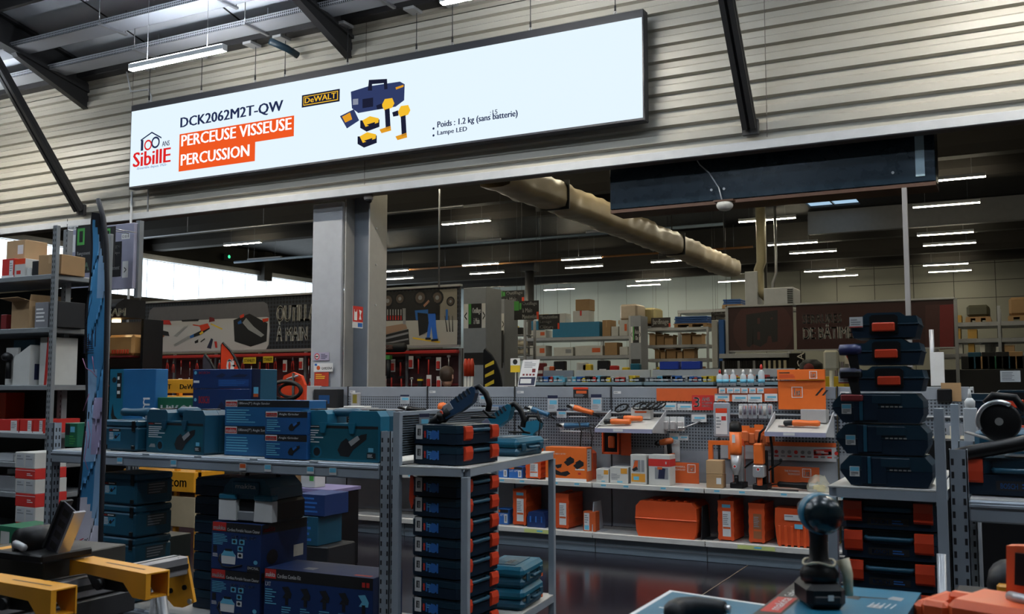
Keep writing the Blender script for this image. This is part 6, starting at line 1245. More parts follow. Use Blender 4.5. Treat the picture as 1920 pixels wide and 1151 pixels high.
b = MB(); b.box(-VW / 2, VW / 2, 0.03, .34, .0, VH * .52, CHAR, .02); b.build('tank', t)
for sx in (-1, 1): b = MB(); b.prism([(sx * VW * .5, .01), (sx * VW * .16, .01), (sx * VW * .18, VH * .5), (sx * VW * .5, VH * .5)], 0, .05, PAPER, 'y'); b.build('front_bumper', t, 'white front bumper'); b = MB(); b.box(min(sx * VW * .5, sx * VW * .16), max(sx * VW * .5, sx * VW * .16), -.008, .06, VH * .505, VH * .64, TEAL, .008); b.build('tank_clamp', t)
b = MB(); b.box(-VW * .16, VW * .16, .005, .03, .01, VH * .25, GREYINK, .005); b.build('blower_port', t)
b = MB(); b.prism([(-VW * .46, VH * .53), (VW * .46, VH * .53), (VW * .44, VH * .8), (VW * .3, VH), (-VW * .28, VH), (-VW * .42, VH * .8)], .01, .32, TEAL2, 'y'); b.build('motor_head', t); b = MB(); b.box(-VW * .25, VW * .25, -.004, .009, VH * .62, VH * .93, TEAL2, .006); b.text('makita', -VW * .18, VW * .2, VH * .77, VH * .88, WHITE, -.0055, .03); b.build('brand_panel', t)
b = MB(); b.tube([(-VW * .3, .16, VH), (-VW * .28, .16, VH + .03), (VW * .28, .16, VH + .03), (VW * .3, .16, VH)], .014, BLACK, 8); b.build('carry_handle', t)
x0_, x1_ = at(499, 1050, Y=4.40).x, at(697, 1078, Y=4.40).x
def d_combo(b, w, h):
 b.rect(-w / 2, w / 2, h * .8, h, BLACKINK, -.0008); b.rect(-w / 2 + .006, -w / 2 + .085, h * .83, h * .99, RED, -.0014); b.text('makita', -w / 2 + .012, -w / 2 + .08, h * .86, h * .94, WHITE, -.002, .03); b.text('Cordless Combo Kit', -w / 2 + .095, -w / 2 + .26, h * .85, h * .92, WHITE, -.0014, 0)
 b.text('LXT', -w / 2 + .01, -w / 2 + .05, h * .7, h * .77, WHITE, -.0014, .03); b.lines(-w / 2 + .01, -w / 2 + .09, h * .38, h * .66, 7, CYANINK, -.0014, 8)
 b.rect(w / 2 - .07, w / 2 - .05, h * .84, h * .92, RED, -.0014); b.rect(w / 2 - .042, w / 2 - .022, h * .84, h * .92, RED, -.0014)
 for k in range(5):
  cx = -w * .28 + k * w * .175; b.flat([(cx - .03, h * .52), (cx + .03, h * .52), (cx + .035, h * .6), (cx + .01, h * .72), (cx - .035, h * .7), (cx - .01, h * .6)], CHAR if k < 4 else CYANINK, -.0016); b.rect(cx - .01, cx + .012, h * .4, h * .55, BLACKINK, -.0018); b.lines(cx - .035, cx + .035, h * .22, h * .38, 4, CYANINK, -.0014, k)
 for k in range(3): b.flat([(-w * .42 + k * .14, 0.002), (-w * .3 + k * .14, .002), (-w * .28 + k * .14, h * .14), (-w * .38 + k * .14, h * .17)], CHAR, -.0016)
carton('wide blue combo kit carton with a row of tool pictures', ((x0_ + x1_) / 2, 4.40, Z0), R(2), x1_ - x0_, .3, .325, DEEPBOX, d_combo, cat='tool box', name='power_tool_box', top=lambda b, w, d, h: (b.rect(-w * .2, -w * .1, d * .2, d * .4, GREYINK, h, 'z'), b.rect(w * .3, w * .45, d * .1, d * .2, RED, h, 'z')))
for i, (a0, a1, c0, c1, Y, m_, lab) in enumerate(((560, 612, 925, 965, 6.0, DEEPBOX, 'dark blue carton seen through the empty shelf, upper'), (552, 600, 966, 1020, 6.0, TEAL2, 'dark teal carton seen through the empty shelf, lower'))):
 x, w = span(a0, a1, Y); zb_ = zz(a0, c1, Y); carton(lab, (x, Y, zb_), 0, w, .3, zz(a0, c0, Y) - zb_, m_, lambda b, w, h: b.lines(-w * .4, w * .4, h * .1, h * .9, 4, BLUEINK, -.001, 3), cat='box')
 b = MB(); b.box(-w / 2 - .1, w / 2 + .1, 0, .35, 0, zb_ - .001 - (0 if i else .28), CHAR, .01)
 if i == 1: whole(b, 'floor_plinth', 'black floor plinth behind the shelf unit, under the dark cartons', 'plinth', (x, Y, 0))
b = MB(); b.box(-.3, .34, 0, .4, 0, zz(560, 921, 6.9), BLACK, .01); b.box(-.31, .35, -.01, .41, zz(560, 921, 6.9) + .001, zz(560, 921, 6.9) + .03, mat('lilac_shelf', (.22, .19, .36), .4)); whole(b, 'low_plinth', 'dark plinth with a lilac top seen through the empty shelf', 'plinth', (at(565, 920, Y=6.9).x, 6.9, 0))
simple_box('brown carton on the lilac topped plinth', (at(530, 900, Y=6.95).x, 6.95, zz(560, 921, 6.9) + .031), 0, .3, .2, .2, KRAFT); simple_box('white printed pack on the lilac topped plinth', (at(577, 900, Y=6.95).x, 6.95, zz(560, 921, 6.9) + .031), 0, .16, .15, .2, CARDW, tag=GREENP)
# ---- rolling tables
def rolling_table(label, loc, rot, w, L, zt, zb, panel_x, pz, louvre=True):
 t = thing('rolling_table', label, 'display table', loc, rot, 'rolling display tables'); s = .036
 for x in (0, w - s):
  for y in (0, L - s):
   hi = pz if (abs(x - panel_x) < .3 * w) else zt - .037
   b = MB(); b.box(x, x + s, y, y + s, .13, hi, BEAM, .002); lg = b.build('table_leg', t)
   b = MB(); b.cyl((x + s / 2 - .012, y + s / 2, .045), (x + s / 2 + .012, y + s / 2, .045), .045, RUBBER, n=16); b.box(x + s / 2 - .018, x + s / 2 - .013, y, y + s, .03, .13, STEEL); b.box(x + s / 2 + .013, x + s / 2 + .018, y, y + s, .03, .13, STEEL); b.build('caster', lg)
 for z in (zt, zb):
  b = MB(); e = .002
  b.box(s, w - s, e, s - e, z - .036, z, BEAM); b.box(s, w - s, L - s + e, L - e, z - .036, z, BEAM); b.box(e, s - e, s, L - s, z - .036, z, BEAM); b.box(w - s + e, w - e, s, L - s, z - .036, z, BEAM); b.build('rail_frame', t)
  b = MB(); b.box(.004, w - .004, .004, L - .004, z + .0005, z + .008, SHELFTOP, .002); b.build('deck', t) if z == zb else None
  if z == zt: b = MB(); q0, q1 = (s + .001, w - .004) if panel_x < w / 2 else (.004, w - s - .001); b.box(q0, q1, .004, L - .004, z + .0005, z + .008, SHELFTOP, .002); b.build('deck', t)
 if not louvre: return t
 b = MB(); px = panel_x; b.box(px + .008, px + .02, s + .001, L - s - .001, zt + .05, pz - .02, mat('mesh_grey', (.12, .14, .16), .5));
 for k in range(int((pz - zt - .08) / .012)): b.box(px + .002, px + .028, s + .001, L - s - .001, zt + .06 + .012 * k, zt + .064 + .012 * k, mat('wire_grey', (.16, .2, .24), .4, .3))
 b.box(px + .002, px + s - .002, s + .001, L - s - .001, pz - .02, pz, BEAM); b.build('louvre_panel', t)
 return t
TR = R(6.3); TO_ = Vector((-2.795, 4.06, 0))
rolling_table('grey rolling table with navy cases stacked in its frame', TO_, TR, .41, 1.32, 1.2, .35, 0.0, 1.475)
def T1(x, y, z): return TO_ + Matrix.Rotation(TR, 3, 'Z') @ Vector((x, y, z))
b = MB(); b.box(-.03, .03, -.003, 0, 0, .05, PAPER); b.rect(-.028, .028, .02, .045, NAVYINK, -.0036)
price_card('small price card clipped to the louvre panel of the rolling table', T1(.048, .25, 1.37), .065, .09, NAVYINK, mat('grey_card', (.2, .22, .25), .5), CYANINK, None, R(70))
CR = R(88);
def c_at(x, y, z): return T1(x, y, z)
for i in range(2): latch_case(('lower', 'upper')[i] + ' navy tool case on the rolling table' + (', the hammer drill lying on it' if i else ''), c_at(.37, .26, 1.209 + i * .101), CR, 'navy cases on the rolling table', w=.385, d=.3, h=.1)
p = c_at(.2, .24, 1.209 + .205); rotary_hammer('navy rotary hammer with a pale side panel lying on the navy cases', (p.x + .03, p.y, p.z + .02), R(8), mat('navy_tool', (.015, .05, .11), .4), SILVER, .78)
for i in range(8): latch_case(f'navy tool case {ORD[i]} from the bottom of the tall stack in the rolling table', c_at(.37, .26, .359 + i * .0985), CR, 'tall stack of navy cases', h=.098, w=.385, d=.3)
def flat_case(label, loc, rot, w, d, h, m1, m2, group=None, brand=True):
 t = thing('flat_tool_case', label, 'tool case', loc, rot, group); b = MB(); b.box(-w / 2, w / 2, 0, d, 0, h * .48, m2, .02); b.build('case_base', t); b = MB(); b.box(-w / 2, w / 2, 0, d, h * .485, h, m1, .02); b.box(-w * .36, w * .36, d * .25, d * .8, h, h + .004, m2, .002); b.build('case_lid', t)
 for sx in (-.32, .32): b = MB(); b.box(sx * w - .025, sx * w + .025, -.01, .0, h * .3, h * .7, m2, .004); b.build('latch', t)
 b = MB(); b.tube([(-.06, 0, h * .48), (-.055, -.02, h * .48), (.055, -.02, h * .48), (.06, 0, h * .48)], .009, m2, 8); b.build('carry_handle', t)
 b = MB(); b.text('makita', -w * .3, w * .05, d * .4, d * .6, WHITE, h + .0048, .02, 'z') if brand else None; b.rect(w * .36, w * .44, h * .12, h * .3, ORANGE2, -.001); b.rect(w * .36, w * .44, h * .3, h * .4, CYANINK, -.001); b.build('printed_pattern', t)
 return t
for i in range(2): flat_case(('lower', 'upper')[i] + ' teal flat case on the rolling table base' + (', brand lettering on its lid' if i else ', under its twin'), c_at(.392, .98, .359 + i * .121), R(98), .37, .26, .118, TEAL, TEAL2, 'teal flat cases')
flat_case('teal flat case at the far end of the rolling table top', c_at(.392, .95, 1.209), R(92), .38, .26, .1, TEAL, TEAL2)
p = c_at(.19, .8, 1.312); rotary_hammer('teal rotary hammer with a black handle lying on the teal flat case', (p.x + .02, p.y, p.z + .02), R(2), TEAL, mat('lilac_grey', (.16, .16, .24), .4), .8)
t = thing('orange_bracket', 'orange plastic clip behind the top of the tall navy stack', 'clip', c_at(.05, .13, 1.15)); b = MB(); b.prism([(-.02, 0), (.0, -.01), (.01, -.12), (-.01, -.17), (-.025, -.12)], 0, .02, REDP, 'y'); b.build('clip_body', t)
b = MB(); b.flat([(0, 0), (.28, .02), (.2, .12), (.03, .1)], mat('brochure_paper', (.5, .46, .36), .5), 0, 'z'); b.flat([(0, 0), (.28, .02), (.2, .12), (.03, .1)], MATS['brochure_paper'], -.002, 'z'); whole(b, 'brochure', 'cream brochure lying on the tall stack under the table top', 'brochure', c_at(.06, .1, 1.151))
# ---- second rolling table and stack of cases
p = at(1550, 912, Y=4.0); T2O = Vector((p.x, 4.0, 0)); T2R = 0.0
rolling_table('grey rolling table under the tall tower of navy cases', T2O, T2R, .432, 1.0, 1.205, .35, .396, 1.52, False)
def T2(x, y, z): return T2O + Matrix.Rotation(T2R, 3, 'Z') @ Vector((x, y, z))
z = 1.2145
for i in range(3): o = hex_case(('lowest', 'middle', 'uppermost')[i] + ' navy case with sloped ends in the tower, blue white sticker', T2(.215 - .012 * i, .03, z), T2R, 'sloped navy cases in the tower'); o.scale = (.82, .75, 1.03); z += .1215
for i in range(3): mono_case(('lowest', 'middle', 'topmost')[i] + ' navy case with one central red latch at the top of the tower', T2(.24 - .007 * i, .03, z), T2R, 'single latch navy cases in the tower', .25, .103, .22); z += .1045
mono_z = z
for i in range(7): latch_case(f'navy two latch case {ORD[i]} from the bottom inside the table under the tower', T2(.216, .05, .3595 + i * .1145), T2R, 'navy cases inside the table under the tower', h=.1145, w=.352, d=.355, print_end=False)
for i, (z_, lab) in enumerate(((mono_z - .235, 'blue and black boxed drill hung beside the middle single latch case'), (mono_z - .325, 'red and black boxed drill hung beside the lowest single latch case'))):
 t = thing('hanging_drill', lab, 'drill', T2(.105, -.045, z_ + .04)); b = MB(); b.lathe([(.012, -.05), (.028, -.045), (.03, .03), (.02, .06)], mat('violet_blue', (.02, .025, .1), .4) if i == 0 else NAVYINK, (0, 0, .06), 'x', 12); b.build('motor_body', t); b = MB(); b.prism([(-.01, .04), (.04, .04), (.05, -.05), (.01, -.05)], -.015, .015, BLACK, 'y'); b.build('grip', t); b = MB(); b.box(-.045, .06, -.03, .03, -.085, -.05, BLACK if i == 0 else DARKRED, .006); b.build('battery', t); t.scale = (.75, .75, .75)
 t = thing('price_tag_card', ('white price tag on the corner of the topmost case of the tower', 'white price tag beside the hanging red and black drill')[i], 'price tag', T2(.125 if i == 0 else .085, .0235 if i == 0 else -.026, mono_z - (.04 if i == 0 else .26)), R(-4)); b = MB(); b.box(-.025, .025, -.002, 0, -.02, .022, PAPER); b.build('card', t); b = MB(); b.lines(-.02, .02, -.012, .015, 3, GREYINK, -.0026); b.rect(-.025, .025, -.019, -.015, RED, -.0026); b.build('printed_pattern', t)
# ---- shelf unit past the tower
rx = T2O.x + .432 + .0155
U2 = shelf_unit('blue grey slotted shelf unit past the tower, saw displayed on its deck', rx + .02, rx + 2.4, 4.12, .66, 1.175, .25, 1.36)
Zr = 1.176
p = at(1762, 1151, Y=3.9); b = MB(); b.cyl((0, 0, 0), (.0, .12, 1.0), .016, SILVER, n=10); whole(b, 'grey_pole', 'thin grey pole leaning on the slotted upright past the tower', 'pole', (at(1764, 1151, Y=3.75).x, 3.75, 0))
x, w = span(1815, 1990, 4.3); o = latch_case('navy two latch case on the deck past the tower, metal plate on its lid', (x, 4.25, Zr), R(-2), None, h=.15, w=.46, d=.33, print_end=False)
b = MB(); b.box(-.1, .16, -.06, .06, 0, .004, STEEL); whole(b, 'metal_plate', 'bright metal plate lying on the navy case past the tower', 'plate', (x + .06, 4.36, Zr + .151), R(-4))
x2, w2 = span(1815, 1900, 4.62); flat_case('dark blue flat case standing behind the two latch case past the tower', (x2 + .1, 4.62, Zr), R(0), .34, .14, .245, TEAL2, BLUEP, None, False)
for i, c in enumerate((752, 722)):
 x3, w3 = span(1842, 1960, 5.4); mono_case(('navy case with a red latch behind the circular saw, lower of two', 'navy case with a red latch behind the circular saw, upper of two')[i], (x3, 5.4, 1.34 + i * .125), R(2), 'navy cases behind the circular saw', .42, .12, .3)
b = MB(); b.box(-.4, .6, 0, .4, 0, 1.339, BLACK, .01); whole(b, 'display_plinth', 'grey display plinth behind the shelf unit past the tower', 'plinth', (x3, 5.38, 0))
t = thing('circular_saw', 'circular saw with bright base plate leaning on the case past the tower', 'circular saw', (at(1862, 795, Y=4.4).x, 4.42, Zr + .156 + .08), R(-6)); t.scale = (.8, .8, .8)
b = MB(); b.add([(-.13, -.05, -.0), (.16, -.05, -.09), (.16, .07, -.09), (-.13, .07, 0), (-.13, -.05, .005), (.16, -.05, -.085), (.16, .07, -.085), (-.13, .07, .005)], [(0, 1, 2, 3), (4, 5, 6, 7), (0, 1, 5, 4), (1, 2, 6, 5), (2, 3, 7, 6), (3, 0, 4, 7)], STEEL); b.build('base_plate', t)
b = MB(); b.lathe([(.09, -.02), (.1, -.015), (.1, .015), (.09, .02)], BLACK, (.03, 0, .06), 'y', 24); b.build('blade_guard', t); b = MB(); b.tube([(.03 + .098 * math.cos(a * .2), -.022, .06 + .098 * math.sin(a * .2)) for a in range(5, 19)], .012, STEEL, 8); b.disc(.03, .06, .02, STEEL, -.0222, 14); b.build('guard_rim', t, 'bright guard rim')
b = MB(); b.tube([(-.03, .0, .15), (.0, .02, .19), (.1, .03, .18), (.15, .03, .1)], .02, BLACK, 10); b.build('handle', t); b = MB(); b.lathe([(.04, .02), (.042, .1), (.03, .13)], BLUEP, (.05, 0, .07), 'y', 14); b.build('motor_body', t)
b = MB(); b.lathe([(.022, -.16), (.028, -.1), (.03, .12), (.02, .16)], BLACK, (0, 0, .03), 'x', 12); o = whole(b, 'rubber_grip_tool', 'black barrel grip tool lying in front of the circular saw', 'tool', (at(1868, 848, Y=4.25).x, 4.27, Zr + .155), (0, R(-12), R(10)))
b = MB(); b.box(-.03, .03, 0, .05, 0, 1.5, PALE, .004); whole(b, 'display_post', 'pale grey post with a small bottle standing on it', 'post', (at(1818, 760, Y=5.1).x, 5.1, 0))
t = thing('glue_bottle', 'small white bottle with a pointed cap on top of the pale post', 'bottle', (at(1818, 760, Y=5.1).x, 5.125, 1.501)); b = MB(); b.lathe([(.022, 0), (.024, .03), (.012, .045)], WHITE, n=12); b.build('bottle_body', t); b = MB(); b.lathe([(.01, .045), (.004, .09)], WHITE, n=10); b.build('nozzle', t)
board_sign('notice_card', 'white printed notice above the navy cases past the tower', 1876, 1913, 695, 716, 5.5, lambda b, w, h: b.lines(-w * .42, w * .42, h * .1, h * .9, 6, GREYINK, -.001, 4), PAPER, th=.006)
# bits seen around the end of the pegboard run
x, w = span(1740, 1767, 9.0);
b = MB(); b.box(-w / 2, w / 2, 0, .02, 0, zz(1750, 655, 9.0) - 1.62, PAPER, .003); whole(b, 'white_board', 'tall white board standing on the shelving behind the tower', 'panel', (x, 9.31, 1.606)); b = MB(); b.cyl((0, 0, 0), (0, 0, .5), .02, SILVER, n=10); whole(b, 'chrome_tube', 'short chrome tube rising behind the white panel', 'tube', (at(1747, 640, Y=9.36).x, 9.36, 1.606))
for i, (a, c, m_, s_, lab) in enumerate(((1770, 742, BLACK, .12, 'black hand tool hung at the end of the pegboard'), (1782, 735, KRAFT, .16, 'dark brown picture card at the end of the pegboard'))):
 x = at(a, c, Y=9.2).x; b = MB(); b.box(-s_ / 2, s_ / 2, -.03 if i == 0 else -.004, 0, -s_ / 2, s_ / 2, m_, .01 if i == 0 else 0); whole(b, ('hanging_tool', 'picture_card')[i], lab, ('tool', 'card')[i], (x, 9.298, zz(a, c, 9.2)))
t = thing('multi_hook_rack', 'grey slotted hook strip hung at the end of the pegboard', 'hook strip', (at(1783, 830, Y=9.1).x, 9.27, zz(1783, 862, 9.1))); b = MB(); b.box(-.09, .09, 0, .02, 0, .3, GPAN, .003)
for k in range(5): b.rect(-.06, -.045, .03 + .05 * k, .06 + .05 * k, SLOT, -.001); b.rect(.045, .06, .03 + .05 * k, .06 + .05 * k, SLOT, -.001)
b.build('strip', t); b = MB(); b.tube([(0, -.01, .1), (0, -.03, .14), (0, -.04, .28)], .012, mat('pale_handle', (.5, .45, .35), .4), 8); b.build('tool_handle', t)
# ================================================================== FOREGROUND GOODS
ZF = 1.12
def deck_box(label, corners, Z, h, m_, top, name='power_tool_box', rim=None):
 """flat carton whose top face has the given floor-plan corners (front-left, front-right, back-right, back-left)"""
 c = sum((Vector(p) for p in corners), Vector((0, 0))) / 4
 t = thing(name, label, 'tool box', (c.x, c.y, Z - h)); q = [Vector(p) - c for p in corners]
 b = MB(); b.prism([(p.x, p.y) for p in q], 0, h, m_, 'z'); b.build('carton_body', t)
 L = lambda s, r: tuple(((q[0] * (1 - s) + q[1] * s) * (1 - r) + (q[3] * (1 - s) + q[2] * s) * r))
 b = MB(); top(b, L, h + .0008); b.build('printed_pattern', t)
 return t
def xy(px, py, Z=ZF): p = at(px, py, Z=Z); return (p.x, p.y)
A = xy(1256, 1107); Bc = xy(1452, 1136); Lf = xy(1178, 1153)
vA = Vector(A); e1 = (Vector(Bc) - vA).normalized(); e2 = (Vector(Lf) - vA).normalized()
ca = [tuple(vA + e2 * .5), tuple(vA + e2 * .5 + e1 * .36), tuple(vA + e1 * .36), A]
def quad(b, L, h, s0, s1, r0, r1, m_): b.flat([L(s0, r0), L(s1, r0), L(s1, r1), L(s0, r1)], m_, h, 'z')
def ltext(b, L, h, t_, s0, s1, r0, r1, m_, along='r', bold=.02):
 vs, fs = text_mesh(t_, bold)
 b.add([(*(L(s0 + (s1 - s0) * (1 - v), r0 + (r1 - r0) * u) if along == 'r' else L(s0 + (s1 - s0) * u, r0 + (r1 - r0) * v)), h) for u, v in vs], fs, m_)
def topA(b, L, h):
 for q in ((0, 1, .975, 1), (0, .03, 0, .975), (.97, 1, 0, .975)): quad(b, L, h, *q, WHITE)
 quad(b, L, h - .0004, .03, .97, 0, .975, mat('teal_lid', (.01, .13, .22), .4)); ltext(b, L, h + .0004, 'makita', .1, .32, .45, .86, WHITE, 'r', .02)
deck_box('flat teal carton with white edges in the nearest corner', ca, ZF, .1, TEAL2, topA)
Bq = xy(1490, 1093); Br = xy(1727, 1113); Bl = xy(1412, 1153)
vB = Vector(Bq); f1 = (Vector(Br) - vB); f2 = (Vector(Bl) - vB).normalized()
wB = f1.length; f1.normalize(); f2 = f2 * 1.0
cb = [tuple(vB + f2 * .5), tuple(vB + f2 * .5 + f1 * wB), tuple(vB + f1 * wB), Bq]
def topB(b, L, h):
 quad(b, L, h - .0004, 0, 1, 0, 1, mat('teal_carton_top', (.02, .16, .26), .35)); quad(b, L, h, 0, .19, 0, 1, BLACKINK); quad(b, L, h + .0004, .02, .17, .3, .62, RED)
 ltext(b, L, h + .0008, 'Cordless Impact Driver', .05, .14, .65, .98, WHITE, 'r', .01); ltext(b, L, h + .0012, 'makita', .06, .14, .34, .6, WHITE, 'r', .02)
 for (s, r, m_) in ((.55, .75, BLACKINK), (.85, .8, SILVER), (.75, .6, SILVER)):
  b.flat([L(s - .06, r - .02), L(s + .05, r - .04), L(s + .06, r + .03), L(s - .03, r + .05)], m_, h, 'z')
 b.flat([L(.58, .76), L(.8, .78), L(.8, .8), L(.58, .79)], BLACKINK, h, 'z')
 for k in range(5): b.flat([L(.7 + .04 * k, .58), L(.71 + .04 * k, .58), L(.73 + .04 * k, .68), L(.72 + .04 * k, .68)], WHITE, h + .0004, 'z')
deck_box('teal impact driver carton with a black title stripe, the driver standing on it', cb, ZF + .002, .12, TEAL2, topB)
b = MB(); c0 = (Vector(ca[0]) + Vector(cb[1])) / 2
m_ = Vector((.0, .0));
t = thing('display_pedestal', 'dark pedestal carrying the teal cartons in the nearest corner', 'pedestal', (c0.x, c0.y + .12, 0)); b.box(-.55, .26, -.35, .3, 0, .99, CHAR, .01); b.build('pedestal_body', t)
for o_ in [o for o in COL.objects if o.parent is None and o.get('label', '').startswith(('flat teal carton with white', 'teal impact driver carton'))]: pass
# black handle lying on the flat carton
p = at(1300, 1150, Z=ZF + .02); t = thing('side_handle', 'black curved tool handle lying on the flat teal carton', 'handle', (p.x, p.y + .015, ZF + .021), R(20)); b = MB(); b.tube([(-.045, -.04, 0), (-.045, .0, .0), (-.03, .03, 0), (.0, .04, 0), (.04, .038, 0), (.062, .03, 0)], [.02, .021, .022, .022, .019, .016], CHAR, 10); b.build('grip', t); b = MB(); b.tube([(.062, .03, 0), (.072, .026, 0)], .009, STEEL, 8); b.build('bolt', t)
# impact driver seen from behind
p = at(1533, 1138, Z=ZF + .004); s = 1.0
t = thing('impact_driver', 'black and teal impact driver standing upright on its battery', 'impact driver', (p.x, p.y + .03, ZF + .003), R(118))
b = MB(); b.box(-.052, .06, -.042, .042, 0, .052, BLACK, .012); b.box(-.055, .03, -.03, .03, .01, .03, CHAR, .004)
for k in range(4): b.disc(-.0 + .01 * k, .03, .003, GREYINK, -.0428, 6)
b.build('battery', t)
b = MB(); b.lathe([(.04, .053), (.042, .07), (.03, .088), (.021, .1), (.019, .14), (.022, .17), (.026, .185)], BLACK, (0, 0, 0), 'z', 16); b.build('grip', t)
b = MB(); b.lathe([(.012, -.075), (.03, -.07), (.041, -.05), (.043, -.02), (.041, .01), (.034, .04), (.024, .06), (.018, .075)], mat('dark_teal_gloss', (.003, .012, .018), .22), (0, 0, .2), 'x', 22); b.build('motor_body', t)
b = MB(); b.lathe([(.0435, -.035), (.0445, -.025), (.0445, -.005), (.043, .005)], TEAL, (0, 0, .2), 'x', 22); b.build('teal_band', t, 'teal band'); b = MB(); b.lathe([(.017, .076), (.016, .1), (.01, .11), (.008, .12)], CHAR, (0, 0, .2), 'x', 14); b.build('chuck', t)
b = MB(); b.box(.018, .03, -.009, .009, .125, .165, BLACK, .004); b.build('trigger', t)
b = MB(); b.tube([(.034 * math.cos(a * .35), .034 * math.sin(a * .35), .092 + .004 * math.sin(a)) for a in range(18)], .0028, CREAM, 6, True); b.build('tag_loop', t);
b = MB(); M_ = Matrix.Translation((-.035, .0415, .0)) @ Matrix.Rotation(R(-20), 4, 'Y');
b.tube([(-.026, -.054, .025), (-.022, -.055, .07), (-.012, -.048, .1)], [.010, .011, .015], CREAM, 10); b.build('security_tag', t, 'cream security tag')
b = MB(); b.text('makita', -.03, .02, .03, .042, WHITE, -.0428, .02); b.flat([(-.012, .02), (.0, .02), (.0, .032), (-.012, .032)], WHITE, -.0558, 'x'); b.text('18V', .028, .05, .012, .028, WHITE, -.0428, .02); b.rect(-.03, .01, .012, .022, CYANINK, -.0428); b.build('printed_lettering', t)
# open orange case on the right edge
pa = at(1775, 1140, Z=1.12); Zo = 1.17
q = at(1895, 1122, Z=1.15); t = thing('open_orange_case', 'open orange tool case with raised lid and grey clip, nearest corner', 'tool case', (q.x, q.y, 1.014), R(-20)); t.scale = (.8, .8, .8)
OB = mat('orange_case_bright', (.72, .11, .03), .4)
b = MB(); b.box(-.12, .22, -.13, .1, 0, .17, OB, .02); b.box(-.13, -.115, -.1, .06, .04, .1, OB, .004); b.build('case_shell', t)
b = MB(); b.box(-.19, -.118, -.125, -.08, .07, .155, OB, .012); b.box(-.19, -.118, .04, .085, .07, .155, OB, .012); b.box(-.215, -.175, -.12, .08, .075, .15, OB, .014); b.build('carry_handle', t)
b = MB(); b.prism([(-.03, .172), (.15, .172), (.15, .28), (.02, .305), (-.025, .3)], .05, .09, OB, 'y'); b.build('raised_lid', t); b = MB(); b.prism([(-.005, .2), (.03, .2), (.03, .285), (.0, .285)], .042, .0495, BLACK, 'y'); b.build('lid_slot', t)
b = MB(); b.tube([(.0, .0, .176), (.03, -.03, .18), (.1, -.05, .178), (.18, -.05, .176)], .014, SILVER, 10); b.build('grey_clip', t)
b = MB(); b.box(-.12, .4, -.2, .2, 0, 1.013, CHAR, .01); whole(b, 'display_pedestal', 'dark pedestal under the open orange case', 'pedestal', (q.x + .08, q.y, 0), R(-20))
t = thing('yellow_black_tool', 'black and yellow power tool standing beyond the open orange case', 'power tool', (at(1893, 1060, Y=2.9).x, 2.9, 1.02)); b = MB(); b.lathe([(.03, -.08), (.055, -.05), (.055, .04), (.03, .08)], CHAR, (0, 0, .07), 'y', 16); b.build('motor_body', t); b = MB(); b.box(-.03, .03, -.1, -.06, .04, .08, YELLOW, .006); b.build('yellow_panel', t); b = MB(); b.box(-.05, .05, -.06, .06, 0, .02, BLACK, .004); b.build('foot', t)
b = MB(); b.box(-.2, .3, -.15, .3, 0, 1.019, CHAR, .01); whole(b, 'display_pedestal', 'dark pedestal under the black and yellow tool', 'pedestal', (at(1893, 1060, Y=2.9).x + .05, 2.9, 0))
# ---- yellow saw stand
t = thing('mitre_saw_stand', 'yellow and aluminium mitre saw stand in the near corner', 'saw stand', (0, 0, 0)); zr_ = .885; X0 = -3.15; ya, yb = 2.0, 3.07
ALU = mat('brushed_aluminium', (.5, .5, .53), .3, .7)
b = MB(); b.box(X0 - .085, X0 + .0, ya, yb, zr_ - .075, zr_, ALU, .004); b.box(X0 - .05, X0 - .042, ya, yb, zr_ + .0005, zr_ + .002, BLACKINK); b.box(X0 + .001, X0 + .003, ya, yb, zr_ - .05, zr_ - .03, BLACKINK); b.build('rail', t)
b = MB(); b.box(X0 + .004, X0 + .03, ya, yb - .3, zr_ - .16, zr_ - .08, DARKSTEEL, .004); b.build('lower_rail', t)
def bracket_(px0, py0, px1, py1, nm):
 a = at(px0, py0, Z=.95); c = at(px1, py1, Z=.95); d = Vector((c.x - a.x, c.y - a.y)); L_ = d.length; ang = math.atan2(d.y, d.x)
 b = MB(); b.T = Matrix.Translation((a.x, a.y, .0)) @ Matrix.Rotation(ang, 4, 'Z')
 th = .05; wv = .095
 for y in (0, wv - .006): b.prism([(0, .95), (L_, .95), (L_, .86), (L_ * .84, .86), (L_ * .72, .905), (L_ * .22, .91), (L_ * .0, .89)], y, y + .006, YELLOW, 'y')
 b.box(0, L_, .006, wv - .006, .944, .95, YELLOW, .001); b.box(L_ - .006, L_ - .001, .006, .02, .86, .944, YELLOW); b.box(L_ * .84, L_ - .007, .006, wv - .006, .86, .866, YELLOW)
 b.rect(L_ * .35, L_ * .85, wv * .42, wv * .52, mat('dark_slot', (.08, .03, .01), .6), .9508, 'z'); b.build(nm, t, 'yellow mounting bracket')
 b = MB(); b.T = Matrix.Translation((a.x, a.y, .0)) @ Matrix.Rotation(ang, 4, 'Z'); b.prism([(L_ * .2, .908), (L_ * .75, .9), (L_ * .72, .87), (L_ * .3, .86)], .01, wv - .012, BLACK, 'y'); b.cyl((L_ * .45, -.02, .885), (L_ * .45, 0.0, .885), .02, BLACK); b.build('bracket_clamp', t)
bracket_(-48, 1083, 96, 1107, 'mounting_bracket'); bracket_(131, 1049, 274, 1076, 'mounting_bracket')
b = MB(); pe = [at(px, py, Y=yb + .012) for px, py in ((301, 1050), (352, 1042), (368, 1128), (346, 1138), (330, 1136), (314, 1118))]; b.prism([(q.x, q.z) for q in pe], yb, yb + .014, YELLOW, 'y')
for px, py in ((306, 1062), (345, 1055), (321, 1107), (347, 1101), (357, 1127)): q = at(px, py, Y=yb); b.cyl((q.x, yb - .008, q.z), (q.x, yb + .001, q.z), .011, BLACK if py < 1120 else STEEL, n=10)
